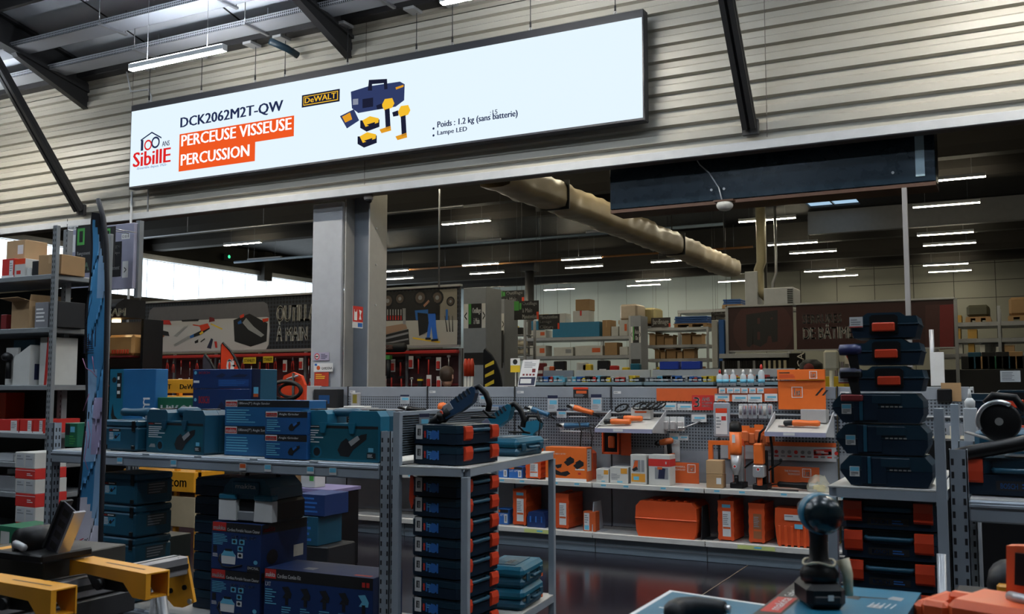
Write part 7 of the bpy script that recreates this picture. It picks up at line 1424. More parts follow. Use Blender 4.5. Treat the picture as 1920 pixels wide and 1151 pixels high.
b.build('end_plate', t, 'yellow end plate with bolts')
for y, dx in ((2.95, .22), (2.95, -.08), (2.1, .22), (2.1, -.08)):
 b = MB(); b.tube([(X0 - .04, y, zr_ - .08), (X0 - .04 + dx, y - .03, .02)], .022, SILVER, 10); b.build('stand_leg', t);
# saw and its carton at the frame's edge
t = thing('saw_table', 'black saw table with a perforated silver fence in the near corner', 'saw', at(35, 1040, Z=.99)); t.location.z = .961; t.location.y += .12
b = MB(); b.box(-.16, .1, -.1, .12, 0, .03, BLACK, .006); b.lathe([(.05, -.08), (.055, 0), (.05, .06)], BLACK, (-.08, .02, .06), 'y', 16); b.build('saw_base', t)
b = MB(); b.T = Matrix.Translation((.03, 0, .03)) @ Matrix.Rotation(R(28), 4, 'Y'); b.box(-.03, .05, -.02, -.014, 0, .2, mat('dark_fence', (.05, .05, .07), .4, .4)); b.box(.05, .06, -.03, .02, 0, .2, ALU); b.box(-.03, -.02, -.03, .02, 0, .2, CHAR)
for k in range(4): b.rect(-.005, .03, .02 + .045 * k, .045 + .045 * k, SLOT, -.021)
b.build('fence', t, 'slotted metal fence'); b = MB(); b.tube([(-.1, -.06, .03), (-.06, -.09, .06), (.0, -.1, .05)], .014, SILVER, 8); b.build('clamp', t)
a = at(0, 1048, Z=.965); c = at(128, 1050, Z=.965); b = MB(); b.box(-.42, .04, .0, .4, 0, .96 - .001, mat('black_yellow_carton', (.02, .018, .014), .5), .004); b.rect(-.36, .0, .1, .24, YELLOW, .9598, 'z'); b.rect(-.3, .0, .13, .2, BLACKINK, .9604, 'z'); whole(b, 'power_tool_box', 'tall black and yellow carton under the saw in the near corner', 'tool box', (c.x - .15, c.y - .02, 0), R(4))
# ---- tall feather flag
fl = thing('feather_flag', 'tall blue feather flag with black sleeve and red lettering at the foot', 'flag', (-4.83, 3.9, 0))
Y0 = 3.9
def fp(px, py): q = at(px, py, Y=Y0); return (q.x + 4.83, q.z)
Lb = [(172, 397), (168, 420), (168, 470), (166, 540), (161, 620), (158, 720), (157, 800), (153, 880), (143, 960), (138, 1020), (133, 1060), (150, 1151), (152, 1200)]
Rb = [(186, 400), (196, 430), (202, 480), (204, 540), (203, 640), (200, 760), (196, 880), (192, 980), (190, 1060), (188, 1151), (187, 1200)]
def interp(pts, y):
 for (x0, y0), (x1, y1) in zip(pts, pts[1:]):
  if y0 <= y <= y1: return x0 + (x1 - x0) * (y - y0) / (y1 - y0)
 return pts[-1][0] if y > pts[-1][1] else pts[0][0]
def sleeve(y): return .22 if y > 760 else (.24 if y > 560 else .24 + .72 * max(0, (560 - y) / 160) ** 1.6)
C_SKY = mat('flag_sky_blue', (.07, .33, .66), .6, var=.03); C_PALE = mat('flag_pale_blue', (.3, .5, .76), .6, var=.05); C_MID = mat('flag_mid_blue', (.045, .24, .5), .6, var=.03); C_LIL = mat('flag_lilac', (.43, .38, .6), .6, var=.08); C_WH = mat('flag_white', (.72, .7, .82), .6, var=.04); C_BLK = mat('flag_black', (.008, .008, .014), .6)
NS, NU = 60, 30; vs, cells = [], []
for i in range(NS + 1):
 y = 398 + (1200 - 398) * i / NS
 for j in range(NU + 1):
  u = j / NU; xl, xr = interp(Lb, y), interp(Rb, y); q = fp(xl + (xr - xl) * u, y); vs.append((q[0], .03 * math.sin(u * 3.1416) + .01 * (1 - u) * math.sin(i * .3 + u * 4), q[1]))
b = MB(); b2 = MB()
for i in range(NS):
 y = 398 + (1200 - 398) * (i + .5) / NS
 for j in range(NU):
  u = (j + .5) / NU; f = (i * (NU + 1) + j, i * (NU + 1) + j + 1, (i + 1) * (NU + 1) + j + 1, (i + 1) * (NU + 1) + j)
  if u > 1 - sleeve(y) and y < 990 or (u < .07 and y < 960): m_ = C_BLK
  elif y > 985 or (y > 935 and u < (y - 900) / 160): m_ = C_WH
  elif y > 860: m_ = C_MID if u < .4 else C_PALE
  elif y > 740: m_ = C_LIL if .25 < u < .66 and y < 855 else C_PALE
  elif y > 690: m_ = C_PALE if u < .35 else C_SKY
  elif y > 560: m_ = C_SKY
  else: m_ = C_PALE if .3 < u else C_SKY
  b.add([vs[k] for k in f], [(0, 1, 2, 3)], m_, True)
me_o = b.build('flag_cloth', fl); bmx = bmesh.new(); bmx.from_mesh(me_o.data); bmesh.ops.remove_doubles(bmx, verts=bmx.verts, dist=.0005); bmx.to_mesh(me_o.data); bmx.free()
b = MB()
def fr(px0, px1, py0, py1, m_, y=-.02): a, c = fp(px0, py1), fp(px1, py0); b.rect(a[0], c[0], a[1], c[1], m_, y)
for k in range(9):
 fr(161, 161 + 5 + 15 * min(1, (k + 2) / 8), 629 + 4 * k, 631 + 4 * k, BLACKINK)
for px0, py0, py1 in ((163, 632, 662), (170, 626, 658), (177, 620, 655), (183, 612, 650)): fr(px0, px0 + 3, py0, py1, NAVYINK, -.021)
PINK = mat('flag_pink', (.5, .2, .36), .6, var=0); RDT = mat('flag_red', (.5, .02, .05), .6, var=0)
for pl in (((160, 672), (166, 690), (178, 697), (186, 707)), ((178, 668), (180, 685), (182, 698)), ((161, 770), (168, 750), (172, 738)), ((166, 808), (168, 830), (163, 860), (170, 880)), ((170, 790), (174, 815), (170, 840))):
 b.tube([(fp(*q)[0], -.018, fp(*q)[1]) for q in pl], .0025, PINK, 5)
for k, ch in enumerate('EDMA'):
 vv, ff = text_mesh(ch, .05);
 b.add([(*(lambda q: (q[0], -.012, q[1]))(fp(147 + 13 * (1 - v), 1055 - 17 * k + (0) - 13 * u + 17)),) for u, v in vv], ff, RDT)
for k, ch in enumerate('MER'):
 vv, ff = text_mesh(ch, .05); b.add([(*(lambda q: (q[0], -.012, q[1]))(fp(161 + 7 * (1 - v), 1048 - 15 * k - 11 * u)),) for u, v in vv], ff, BLACKINK)
b.build('printed_lettering', fl)
b = MB(); b.tube([(fp(interp(Rb, y) - 1, y)[0], -.008, fp(0, y)[1]) for y in (398, 430, 480, 560, 700, 900, 1100, 1200)] + [(fp(184, 1200)[0], -.008, .03)], .014, C_BLK, 8); b.build('pole', fl)
b = MB(); b.box(-.1 + fp(184, 1200)[0], .1 + fp(184, 1200)[0], -.1, .14, 0, .03, CHAR, .005); b.build('flag_base', fl)
# ================================================================== RACKS AT THE FAR LEFT, THE LIT TOOL BAY AND THE HALL'S RACKS
def rack(label, x0, x1, Y, d, levels, ztop, mt=None, posts=2, name='storage_rack', group='storage racks', th=.05):
 t = thing(name, label, 'rack', ((x0 + x1) / 2, Y, 0), 0, group); w = x1 - x0; mt = mt or GALV
 for i in range(posts):
  x = -w / 2 + w * i / (posts - 1)
  for y in (0, d):
   b = MB(); b.box(x - .03, x + .03, y - .02, y + .02, 0, ztop, mt, .004)
   if y == 0 and Y < 9:
    z = .3
    while z < ztop - .05: b.rect(x - .018, x - .008, z, z + .025, SLOT, -.0208); b.rect(x + .008, x + .018, z, z + .025, SLOT, -.0208); z += .05
   b.build('upright', t)
 for z in levels:
  b = MB(); b.box(-w / 2 + .031, w / 2 - .031, 0, d, z - th, z, mt, .006); b.build('shelf', t)
 return t
Yl = 6.0; LX0, LX1 = -11.2, at(100, 600, Y=Yl).x
lev = [zz(50, q, Yl) for q in (517, 615, 812, 868, 925)]
lev.insert(2, zz(30, 722, Yl))
RK = mat('rack_grey', (.2, .215, .23), .45, .2)
rack('tall grey slotted rack with mixed cartons at the edge of the hall', LX0, LX1, Yl, .6, [q for q in lev] + [.25], zz(110, 422, Yl), RK)
b = MB(); b.box(LX0, LX1 - .04, 6.61, 6.63, .2, lev[0] - .06, BLACK); b = b.build('back_panel', [o for o in COL.objects if o.get('label', '').startswith('tall grey slotted rack')][0]); b.location = (-(LX0 + LX1) / 2, -Yl, 0)  # black sheet added to stand in for the shade behind the shelves
upr = MB(); upr.box(-.035, .035, -.03, .03, 0, zz(122, 432, 6.3), RK, .004)
z = .3
while z < 3.2: upr.rect(.015, .025, z, z + .025, SLOT, -.031); z += .05
whole(upr, 'slotted_post', 'second slotted grey post beside the rack of mixed cartons', 'post', (at(122, 600, Y=6.3).x, 6.3, 0))
def lb(lab, px0, px1, py0, lv, m_, Y=6.03, tape=None, tag=None, rot=0, fn=None, d=.3, cat='box'):
 x, w = span(px0, px1, Y); z = lev[lv] + .001; h = zz((px0 + px1) / 2, py0, Y) - z
 if fn: return carton(lab, (x, Y, z), R(rot), w, d, h, m_, fn, cat=cat)
 return simple_box(lab, (x, Y, z), R(rot), w, d, h, m_, tape=tape, tag=tag, cat=cat)
redw = lambda b, w, h: (b.rect(w * .12, w * .42, h * .1, h * .9, PAPER, -.001), b.rect(-w / 2, w / 2, 0, h * .12, WHITE, -.001), b.lines(w * .15, w * .4, h * .3, h * .8, 4, GREYINK, -.0016))
lb('red carton with a white panel on the top shelf of the mixed rack', -6, 17, 486, 0, RED, fn=redw); lb('white carton with red mark next to the red one on the top shelf', 18, 38, 486, 0, CARDW, fn=lambda b, w, h: (b.rect(-w * .3, w * .1, h * .15, h * .35, RED, -.001), b.rect(-w / 2, w * .5, h * .7, h, REDP, -.001)))
lb('low pale carton on the top shelf of the mixed rack', 33, 50, 503, 0, CARDW, 6.05); lb('dark small carton on the top shelf beside the kraft one', 51, 66, 490, 0, CHAR, 6.05); lb('large brown carton at the post end of the top shelf', 66, 103, 478, 0, KRAFT, 6.03, tape=KRAFT2, rot=8)
simple_box('brown carton with a white tag stacked up on the red cartons', (span(2, 35, 6.15)[0], 6.15, zz(20, 485, 6.03) + .002), 0, .28, .25, .2, KRAFT2, tag=PAPER); simple_box('small pale pink carton stacked on the dark one on the top shelf', (span(42, 66, 6.2)[0], 6.36, lev[0] + .001), 0, .2, .2, .25, mat('pink_carton', (.45, .26, .2), .7))
x, w = span(8, 46, 6.0); open_box('brown open carton with raised flaps on the second shelf', (x, 6.03, lev[1] + .001), R(-5), w, .34, zz(25, 566, 6.03) - lev[1], KRAFT2)
lb('clear plastic tub of printed packs on the second shelf', 60, 85, 567, 1, mat('grey_tub', (.2, .2, .22), .3), fn=lambda b, w, h: b.lines(-w * .4, w * .4, h * .2, h * .8, 4, WHITE, -.001, 3)); lb('dark carton behind the post on the second shelf', 87, 103, 565, 1, CHAR); lb('thin red and blue packet at the open end of the second shelf', -4, 6, 590, 1, DARKRED)
lb('dark teal carton on the third shelf of the mixed rack', 22, 62, 637, 2, TEAL2, 6.28, d=.2); lb('white carton with a red slash at the post end of the third shelf', 72, 92, 632, 2, CARDW, 6.1, fn=lambda b, w, h: b.flat([(0, 0), (w * .25, 0), (w * .48, h), (w * .2, h)], RED, -.001))
t = thing('tool_stand', 'white stand holding a black drill at the open end of the third shelf', 'display', (span(2, 27, 6.05)[0], 6.03, lev[2] + .001)); b = MB(); b.box(-.09, .09, .05, .08, 0, .36, CARDW, .004); b.build('back_board', t); b = MB(); b.tube([(.0, .02, .06), (0, .02, .24)], .025, BLACK, 8); b.lathe([(.03, -.05), (.045, 0), (.03, .05)], BLACK, (0, .0, .27), 'x', 12); b.build('drill', t)
t = thing('white_holder', 'white sloped holder beside the drill stand on the third shelf', 'holder', (span(28, 62, 6.05)[0], 6.03, lev[2] + .001)); b = MB(); b.prism([(-.14, 0), (.1, 0), (.1, .38), (-.14, .26)], 0, .2, CARDW, 'y'); b.build('shell', t); b = MB(); b.flat([(.05, .05), (.15, .05), (.15, .2), (.05, .2)], NAVYINK, .101, 'x'); b.build('printed_label', t)
for i, (a, c) in enumerate(((0, 38), (40, 64), (65, 84))): lb(f'red and white carton {ORD[i]} along the fourth shelf of the mixed rack', a, c, 786, 3, RED, fn=redw, d=.4)
lb('small red carton hanging over the shelf of grey trays', -6, 12, 736, 3, REDP, 6.4); b = MB()
for i, (a, c, q, lv, m_, lab) in enumerate(((-6, 30, 850, 4, PALE, 'pale flat tray on the fifth shelf'), (32, 58, 857, 4, CARDW, 'low white carton on the fifth shelf'), (-6, 50, 893, 5, GREYINK, 'grey flat carton on the lowest visible shelf'), (20, 60, 880, 5, PALE, 'pale flat carton lying behind the grey one'))): lb(lab + ' of the mixed rack', a, c, q, lv, m_, 6.05 + .31 * (i == 3), d=.2 if i == 3 else .3)
# white and red carton stack beside the rack
x, w = span(50, 90, 5.6); tops = [848, 878, 898, 925, 950, 980, 1010, 1040]
base = .0
zs = [zz(70, q, 5.6) for q in tops][::-1]
prev = 0.0
for i, zt in enumerate(zs):
 simple = i % 2 == 1 if len(zs) % 2 == 0 else i % 2 == 0
 if i == 0: zlow = 0.0
 red = (i % 2 == 0)
 carton(f'{"red" if red else "white"} fixing carton {ORD[i]} from the floor in the pile by the rack post', (x - .008 * i, 5.55, prev), R(-3), w * (1.0 if i else 1.05), .3, zt - prev - .001, RED if red else CARDW,
           (lambda b, w, h: (b.lines(w * .1, w * .4, h * .3, h * .6, 2, WHITE, -.001), b.rect(-w / 2, w / 2, h * .8, h * .84, WHITE, -.001))) if red else (lambda b, w, h: (b.rect(-w * .42, -w * .04, h * .1, h * .9, PALE, -.001), b.rect(w * .04, w * .42, h * .1, h * .9, PALE, -.001), b.lines(-w * .4, -w * .06, h * .5, h * .85, 2, GREYINK, -.0016), b.lines(w * .06, w * .4, h * .5, h * .85, 2, GREYINK, -.0016))), group='red and white cartons by the rack post')
 prev = zt
# low cartons at the frame edge in front of the rack
carton('green and white carton on the floor pile behind the saw', (at(18, 1000, Y=4.9).x, 4.9, zz(18, 1022, 4.9)), R(-5), .3, .3, .14, GREEN, lambda b, w, h: b.rect(-w * .4, w * .0, 0, h * .7, CARDW, -.001)); b = MB(); b.box(-.25, .25, 0, .4, 0, zz(18, 1022, 4.9) - .001, KRAFT, .005); whole(b, 'cardboard_box', 'brown carton under the green and white carton', 'box', (at(18, 1000, Y=4.9).x, 4.9, 0), R(-3))
# grey head panel with the hanging signs, black brand arch and lit tool bay
Ys = 7.6
x, w = span(121, 242, Ys); zt_, zb_ = zz(180, 425, Ys), zz(180, 545, Ys)
t = thing('aisle_head_panel', 'grey lilac rack head panel with arrow plates and shelf numbers', 'end panel', (x, Ys, 0)); b = MB(); b.box(-w / 2, w / 2, 0, .05, zb_, zt_, mat('lilac_grey_panel', (.27, .27, .36), .45), .004); b.build('panel', t)
for sx in (-1, 1): b = MB(); b.box(sx * w / 2 - .03, sx * w / 2 + .03, .051, .11, zz(200, 568, 7.95) + .002, zt_ + .03, RK); b.build('upright', t)
L = lambda px, py: (at(px, py, Y=Ys).x - x, at(px, py, Y=Ys).z)
b = MB()
for s_, q0, q1, c0, c1, m2 in (('G 05 A', 127, 147, 422, 433, PAPER), ('G 03 B', 228, 244, 437, 449, PAPER), ('<', 126, 142, 440, 474, PAPER), ('>', 229, 241, 489, 521, PAPER)):
 a, c = L(q0, c1), L(q1, c0); dx = c[0] - a[0]; b.rect(a[0], c[0], a[1], c[1], m2, -.002); hh = c[1] - a[1]
 if len(s_) > 1: b.text(s_, a[0] + dx * .1, c[0] - dx * .1, a[1] + hh * .25, c[1] - hh * .25, BLACKINK, -.003, .01)
 else: b.text(s_, a[0] + dx * .3, a[0] + dx * .7, a[1] + hh * .3, a[1] + hh * .65, BLACKINK, -.003, .02)
a, c = L(203, 520), L(229, 452); b.rect(a[0], c[0], a[1], c[1], BLACKINK, -.0015); dx = c[0] - a[0]; hh = c[1] - a[1]
for s_, f0 in (('age', .8), ('mique', .62), ('ement', .2)): b.text(s_, a[0] + dx * .3, c[0] - dx * .12, a[1] + hh * f0, a[1] + hh * (f0 + .1), WHITE, -.0025, .02)
b.build('printed_lettering', t)
for lab, q0, q1, c0, c1, words_ in (('dark hanging sign with a green corner, in front of the head panel', 140, 176, 426, 513, ['Plomberie', 'Rangement', '']), ('dark hanging sign slanting behind the tall flag tip', 196, 216, 426, 500, ['ique', 'que', ''])):
 p, q = at(q0, c1, Y=7.3), at(q1, c0, Y=7.3); ww, h = q.x - p.x, at(q0, c0, Y=7.3).z - p.z
 t = thing('aisle_sign', lab, 'sign', ((p.x + q.x) / 2, 7.3, p.z)); b = MB(); b.box(-ww / 2, ww / 2, 0, .01, 0, h, BLACKINK); b.build('sign_board', t); b = MB(); b.rect(-ww * .42, 0, h * .6, h * .96, GREENP, -.001); b.rect(-ww * .3, -ww * .1, h * .66, h * .9, BLACKINK, -.0016); b.text(words_[1], -ww * .4, ww * .35, h * .36, h * .46, WHITE, -.001, .02); b.text('KIA', -ww * .3, ww * .3, h * .05, h * .22, mat('pale_green', (.4, .6, .45), .5, var=0), -.001, .03); b.build('printed_lettering', t)
 for sx in (-.4, .4): b = MB(); b.cyl((sx * ww, .011, h - .03), (sx * ww, Ys - 7.302, h - .03), .006, GALV, n=5); b.build('arm', t)
t = thing('tool_brand_bay', 'black tool display bay with curved header, lit from inside', 'display bay', (0, 0, 0)); Yb = 7.95
xa, xb = at(112, 600, Y=Yb).x, at(272, 600, Y=Yb).x; zh0, zh1 = zz(200, 601, Yb), zz(200, 568, Yb)
b = MB(); b.lathe([(.0, 0)], BLACK) if False else None
n = 14; b.prism([(Yb - .35 + .1 * (1 - math.cos(math.pi * i / n)), zh0 + (zh1 - zh0) * i / n) if False else (Yb - .3 - .12 * math.sin(math.pi * i / n), zh0 + (zh1 - zh0) * i / n) for i in range(n + 1)] + [(Yb + .0, zh1), (Yb + .0, zh0)], xa, xb, BLACK, 'x'); b.build('header', t)
b = MB(); p = at(201, 594, Y=Yb - .43); q = at(236, 577, Y=Yb - .43); b.text('SAM', p.x, q.x, p.z, q.z, mat('cream_letter', (.7, .6, .4), .5, var=0), Yb - .432, .05); b.build('printed_lettering', t)
b = MB(); b.box(xa, xb - .15, Yb + .3, Yb + .36, .0, zh0 - .002, mat('black_bay', (.02, .014, .012), .5)); b.build('back_panel', t)
b = MB(); b.box(xb - .06, xb - .02, Yb, Yb + .29, 0, zh0 - .002, BLACK); b.build('side_panel', t)
for i, px in enumerate((131, 149, 218)): b = MB(); q = at(px, 614, Y=Yb - .05); b.box(q.x - .04, q.x + .04, Yb - .08, Yb - .02, zh0 - .03, zh0 - .002, glow('warm_spot', (1, .72, .35), 14)); b.build('spot_lamp', t)
shz = [zz(180, q, Yb) for q in (668, 722, 752, 848)]
for z in shz: b = MB(); b.box(xa, xb - .18, Yb - .05, Yb + .29, z - .02, z, DARKRED if z != shz[2] else CHAR, .003); b.build('shelf', t)
COP = mat('copper_roll', (.45, .22, .12), .35, .5); SCREWM = mat('amber_pack', (.45, .25, .09), .3, bump=.3)
x, w = span(204, 252, Yb); t = thing('carded_tool_pack', 'amber lit row of carded tools beside the tall flag', 'tool pack', (x, Yb - .05 + .01, shz[0] + .001)); b = MB(); b.box(-w / 2, w / 2, 0, .2, 0, zz(230, 628, Yb) - shz[0], SCREWM, .03); b.build('pack_film', t); b = MB()
for k in range(7): b.box(-w * .3 + k * w * .1, -w * .25 + k * w * .1, -.012, 0, .02, .07, REDP, .003)
b.build('red_handle', t)
for i, (a, c, y0, lv, m_, lab) in enumerate(((118, 136, 640, 0, CHAR, 'black carded tool at the post end of the lit bay top shelf'), (136, 148, 632, 0, mat('pink_grey', (.4, .2, .18), .4), 'pale handled tool glowing on the lit bay top shelf'), (148, 160, 640, 0, REDP, 'red carded tool beside the flag on the lit bay top shelf'),
                                    (118, 132, 690, 1, CHAR, 'dark boxed tool on the second shelf of the lit bay'), (133, 150, 683, 1, mat('grey_tool', (.16, .12, .1), .4), 'grey gun shaped tool on the second shelf of the lit bay'), (150, 160, 705, 1, REDP, 'short red tool on the second shelf of the lit bay'),
                                    (122, 138, 790, 3, DARKRED, 'dark red toolbox low in the lit bay'), (139, 158, 775, 3, CHAR, 'dark toolbox low in the lit bay beside the flag'), (206, 236, 800, 3, CHAR, 'dark boxed tool low in the lit bay past the flag'))):
 x, w = span(a, c, Yb); h = zz(a, y0, Yb) - shz[lv]; b = MB(); b.box(-w / 2, w / 2, 0, .12, 0, h * .45, m_, .01); b.box(-w * .3, w * .3, .01, .1, h * .46, h, m_ if i % 2 else mat('pale_tool', (.4, .38, .36), .4), .012); whole(b, 'boxed_tool', lab, 'tool', (x, Yb - .03 + .02 * (i % 2), shz[lv] + .001), 0, 'tools in the lit bay')
t = thing('copper_rods', 'bundle of copper coloured rods lying in the lit bay', 'rods', (at(140, 745, Y=Yb).x, Yb + .02, shz[2] + .001)); t.name = 'copper_bar'
b = MB()
for k in range(9): b.cyl((-.28, .012 + .025 * (k % 5), .014 + .026 * (k // 5)), (.2, .012 + .025 * (k % 5), .014 + .026 * (k // 5)), .012, COP, n=8)
b.build('rods_print', t)
b = MB(); b.tube([(-.05, 0, .06 + .03 * 0), (.09, 0, .06)], .012, SILVER, 8); b.lathe([(.02, -.01), (.03, -.005), (.03, .005), (.02, .01)], SILVER, (-.06, 0, .06), 'y', 14); whole(b, 'chrome_wrench', 'chrome ring wrench on the red stand behind the flag', 'wrench', (at(145, 775, Y=Yb).x, Yb - .02, zz(140, 785, Yb)))
b = MB(); b.box(-.09, .05, 0, .06, shz[3] - shz[3], .001, RED)
# yellow brand rack behind the shelf
t = thing('yellow_display_rack', 'yellow display rack with black brand header behind the blue cartons', 'display rack', (0, 0, 0)); Yy = 7.2; xa, xb = at(240, 700, Y=Yy).x, at(372, 700, Y=Yy).x; za, zb_ = zz(330, 748, Yy), zz(330, 711, Yy)
b = MB(); b.box(xa, xb, Yy, Yy + .03, za + .06, zb_, YELLOW, .004); b.build('header', t); b = MB(); mid = at(330, 700, Y=Yy).x
for x0_, x1_ in ((mid - .4, mid - .06), (mid + .06, mid + .4)): b.text('DeWALT', x0_, x1_, za + .1, zb_ - .05, BLACKINK, Yy - .0015, .06)
b.build('printed_lettering', t)
b = MB(); b.box(xa, xb, Yy - .03, Yy + .4, za, za + .03, YELLOW, .004); b.build('shelf', t)
for x_ in (xa + .02, mid, xb - .02): b = MB(); b.box(x_ - .02, x_ + .02, Yy + .031, Yy + .08, 0, zb_, YELLOW, .003); b.build('upright', t)
b = MB(); b.box(xa, xb, Yy - .02, Yy + .4, .55, .75, YELLOW, .005); b.text('DeWALT.com', xa + .1, xb - .1, .6, .7, BLACKINK, Yy - .022, .02); b.build('lower_header', t)
b = MB(); b.box(xa, xb, Yy, Yy + .35, .2, .5, mat('pale_board', (.4, .32, .2), .7), .005); b.build('lower_bin', t)
b = MB(); b.disc(0, .32, .26, REDP, 0, 24, rz=.32); b.disc(0, .32, .26, REDP, .012, 24, rz=.32); b.box(-.02, .02, 0, .012, -1.0 + 1.0, .05, REDP);
t = thing('round_red_board', 'rounded red display board behind the blue cartons', 'display', (at(548, 720, Y=8.3).x, 8.3, 0)); b = MB(); b.prism([(-.16, 0), (.17, 0), (.17, 1.62), (.12, 1.72), (.0, 1.76), (-.12, 1.72), (-.16, 1.62)], 0, .04, REDP, 'y'); b.build('board', t); b = MB(); b.tube([(.04, -.03, 1.0), (.04, -.03, 1.75)], .015, BLACK, 8); b.tube([(-.05, -.03, 1.68), (.1, -.03, 1.72)], .012, SILVER, 6); b.build('tool_print', t)
t = thing('coiled_hose', 'black coiled hose hung in front of the red board', 'hose', (at(535, 735, Y=7.9).x, 7.9, zz(535, 750, 7.9))); b = MB()
for k, (r_, dx) in enumerate(((.2, 0), (.15, .05), (.22, -.04))): b.tube([(dx + r_ * math.cos(a * .3), .02 * k, .1 + r_ * .45 * math.sin(a * .3)) for a in range(21)], .016, RUBBER, 6, True)
b.build('hose', t); b = MB(); b.box(-.4, .4, -.1, .2, -zz(535, 750, 7.9), -.001, CHAR, .01); b.build('hose_bin', t)
# ---- racks across the hall
def hall_boxes(Y, lv, specs, pre, where, grp):
 for i, (px0, px1, py0, m_, extra) in enumerate(specs):
  x, w = span(px0, px1, Y + .05); h = zz((px0 + px1) / 2, py0, Y + .05) - lv
  kw = extra or {}
  if kw.get('open'): open_box(f'open brown carton, {ORD[i]} along {where}', (x, Y + .08, lv + .001), R(kw.get('rot', 0)), w * .98, .35, h, m_, grp)
  else: simple_box(f'{kw.get("n", pre)}, {ORD[i]} along {where}', (x, Y + .05, lv + .001 + kw.get('up', 0)), 0, w * .97, .4, h - kw.get('up', 0), m_, tape=kw.get('tape'), tag=kw.get('tag'), group=grp)
Y = 24.0; la, lb_, lc = zz(1060, 632, Y), zz(1060, 667, Y), zz(1060, 708, Y)
rack('long carton rack in the hall, teal cartons on its top shelf', at(957, 700, Y=Y).x, at(1182, 700, Y=Y).x, Y, 1.0, [la, lb_, lc, .3], zz(1182, 592, Y), GALV, 2, th=.09)
BX = mat('teal_long_carton', (.01, .17, .32), .5)
hall_boxes(Y, la, ((996, 1010, 602, BX, {'n': 'teal carton', 'up': zz(1000, 619, 24.05) - la + .004}), (996, 1024, 619, CARDW, {'n': 'low white carton', 'tag': ORANGE2}), (1035, 1126, 604, BX, {'n': 'long teal carton'}), (1130, 1146, 600, KRAFT, {'n': 'brown carton', 'tape': KRAFT2}), (1147, 1160, 612, CARDW, {'n': 'small white carton'}), (1162, 1178, 600, CARDW, {'n': 'white carton', 'tag': ORANGE2})), 'carton', 'the top shelf of the long carton rack', None)
hall_boxes(Y, lb_, ((993, 1024, 648, CARDW, {'n': 'white carton', 'tag': ORANGE2}), (1038, 1075, 651, CARDW, {'n': 'low white carton', 'tag': GREYINK}), (1078, 1131, 648, CARDW, {'n': 'wide white carton', 'tag': ORANGE2}), (1134, 1158, 642, KRAFT, {'n': 'brown carton'}), (1162, 1178, 650, CARDW, {'n': 'white carton'})), 'carton', 'the second shelf of the long carton rack', None)
hall_boxes(Y, la + .001, (), '', '', None)
for i, (a0, a1, c0, c1, m_, lab) in enumerate(((1076, 1106, 580, 601, CARDW, 'white carton with red print, lower of the pile on the long teal carton'), (1081, 1107, 559, 580, KRAFT, 'brown carton on top of the pile above the long teal carton'), (1010, 1030, 590, 602, mat('amber_carton', (.45, .27, .06), .6), 'amber carton lying on the teal carton by the aisle sign'), (1037, 1062, 587, 604, CARDW, 'grey white carton standing on the near end of the long teal carton'))):
 x, w = span(a0, a1, Y + .1); zb_ = zz(a0, c1, Y + .1); zb_ = (zz(1080, 604, Y + .05) + .003) if i in (0, 3) else (zz(1003, 602, Y + .05) + .003 if i == 2 else zz(1080, 604, Y + .05) + .006 + (zz(1076, 580, Y + .1) - zz(1076, 601, Y + .1)))
 simple_box(lab, (x, Y + .06, zb_), 0, w, .38, zz(a0, c0, Y + .1) - zz(a0, c1, Y + .1), m_, tape=RED if i == 0 else None)
end_panel('narrow grey rack end panel with two plates at the end of the long carton rack', 1183, 1203, 592, 22.6, ['Auto', 'Clés'])
# brown carton shelves
Y = 25.0; q = [zz(1265, c, Y) for c in (614, 646, 672)]
rack('brown carton rack in the hall with blue slabs on a pallet on top', at(1209, 700, Y=Y).x, at(1328, 700, Y=Y).x, Y, 1.0, q + [q[2] - .621], zz(1328, 612, Y), GALV, 2, th=.08)
for i, (a0, a1) in enumerate(((1217, 1229), (1231, 1245), (1246, 1262), (1278, 1296), (1298, 1316))): x, w = span(a0, a1, Y + .05); open_box(f'open brown carton, {ORD[i]} along the middle shelf of the brown carton rack', (x, Y + .1, q[1] + .001), R((i * 7) % 5 - 2), w * .95, .4, zz(a0, 627 + (i % 3) * 2, Y) - q[1], KRAFT if i % 2 else KRAFT2)
for i, (a0, a1) in enumerate(((1227, 1236), (1238, 1247), (1249, 1267), (1269, 1279), (1281, 1302))): x, w = span(a0, a1, Y + .05); open_box(f'open brown carton, {ORD[i]} along the lower shelf of the brown carton rack', (x, Y + .1, q[2] + .001), R((i * 5) % 7 - 3), w * .95, .4, zz(a0, 656 + (i % 2) * 3, Y) - q[2], KRAFT2 if i % 2 else KRAFT)
for i in range(14):
 a = 1222 + 7.2 * i; b = MB(); b.box(-.04, .04, 0, .08, 0, .35 + .05 * (i % 3), (KRAFT, YPRINT, CHAR, mat('brown_handle', (.2, .09, .03), .5), CARDW)[i % 5], .01); whole(b, 'handled_tool', f'{("brown", "yellow", "black", "dark brown", "white")[i % 5]} handled garden tool, {ORD[i]} under the lower shelf of brown cartons', 'tool', (at(a, 700, Y=Y - .1).x, Y + .1, q[2] - .62), 0, 'garden tools under the brown cartons')
b = MB(); b.box(-1.3, 1.0, -.05, .5, 0, q[2] - .625, CHAR, .01); whole(b, 'tool_bin', 'dark bin holding the garden tools under the brown cartons', 'bin', (at(1268, 700, Y=Y).x, Y + .05, 0)) if False else None
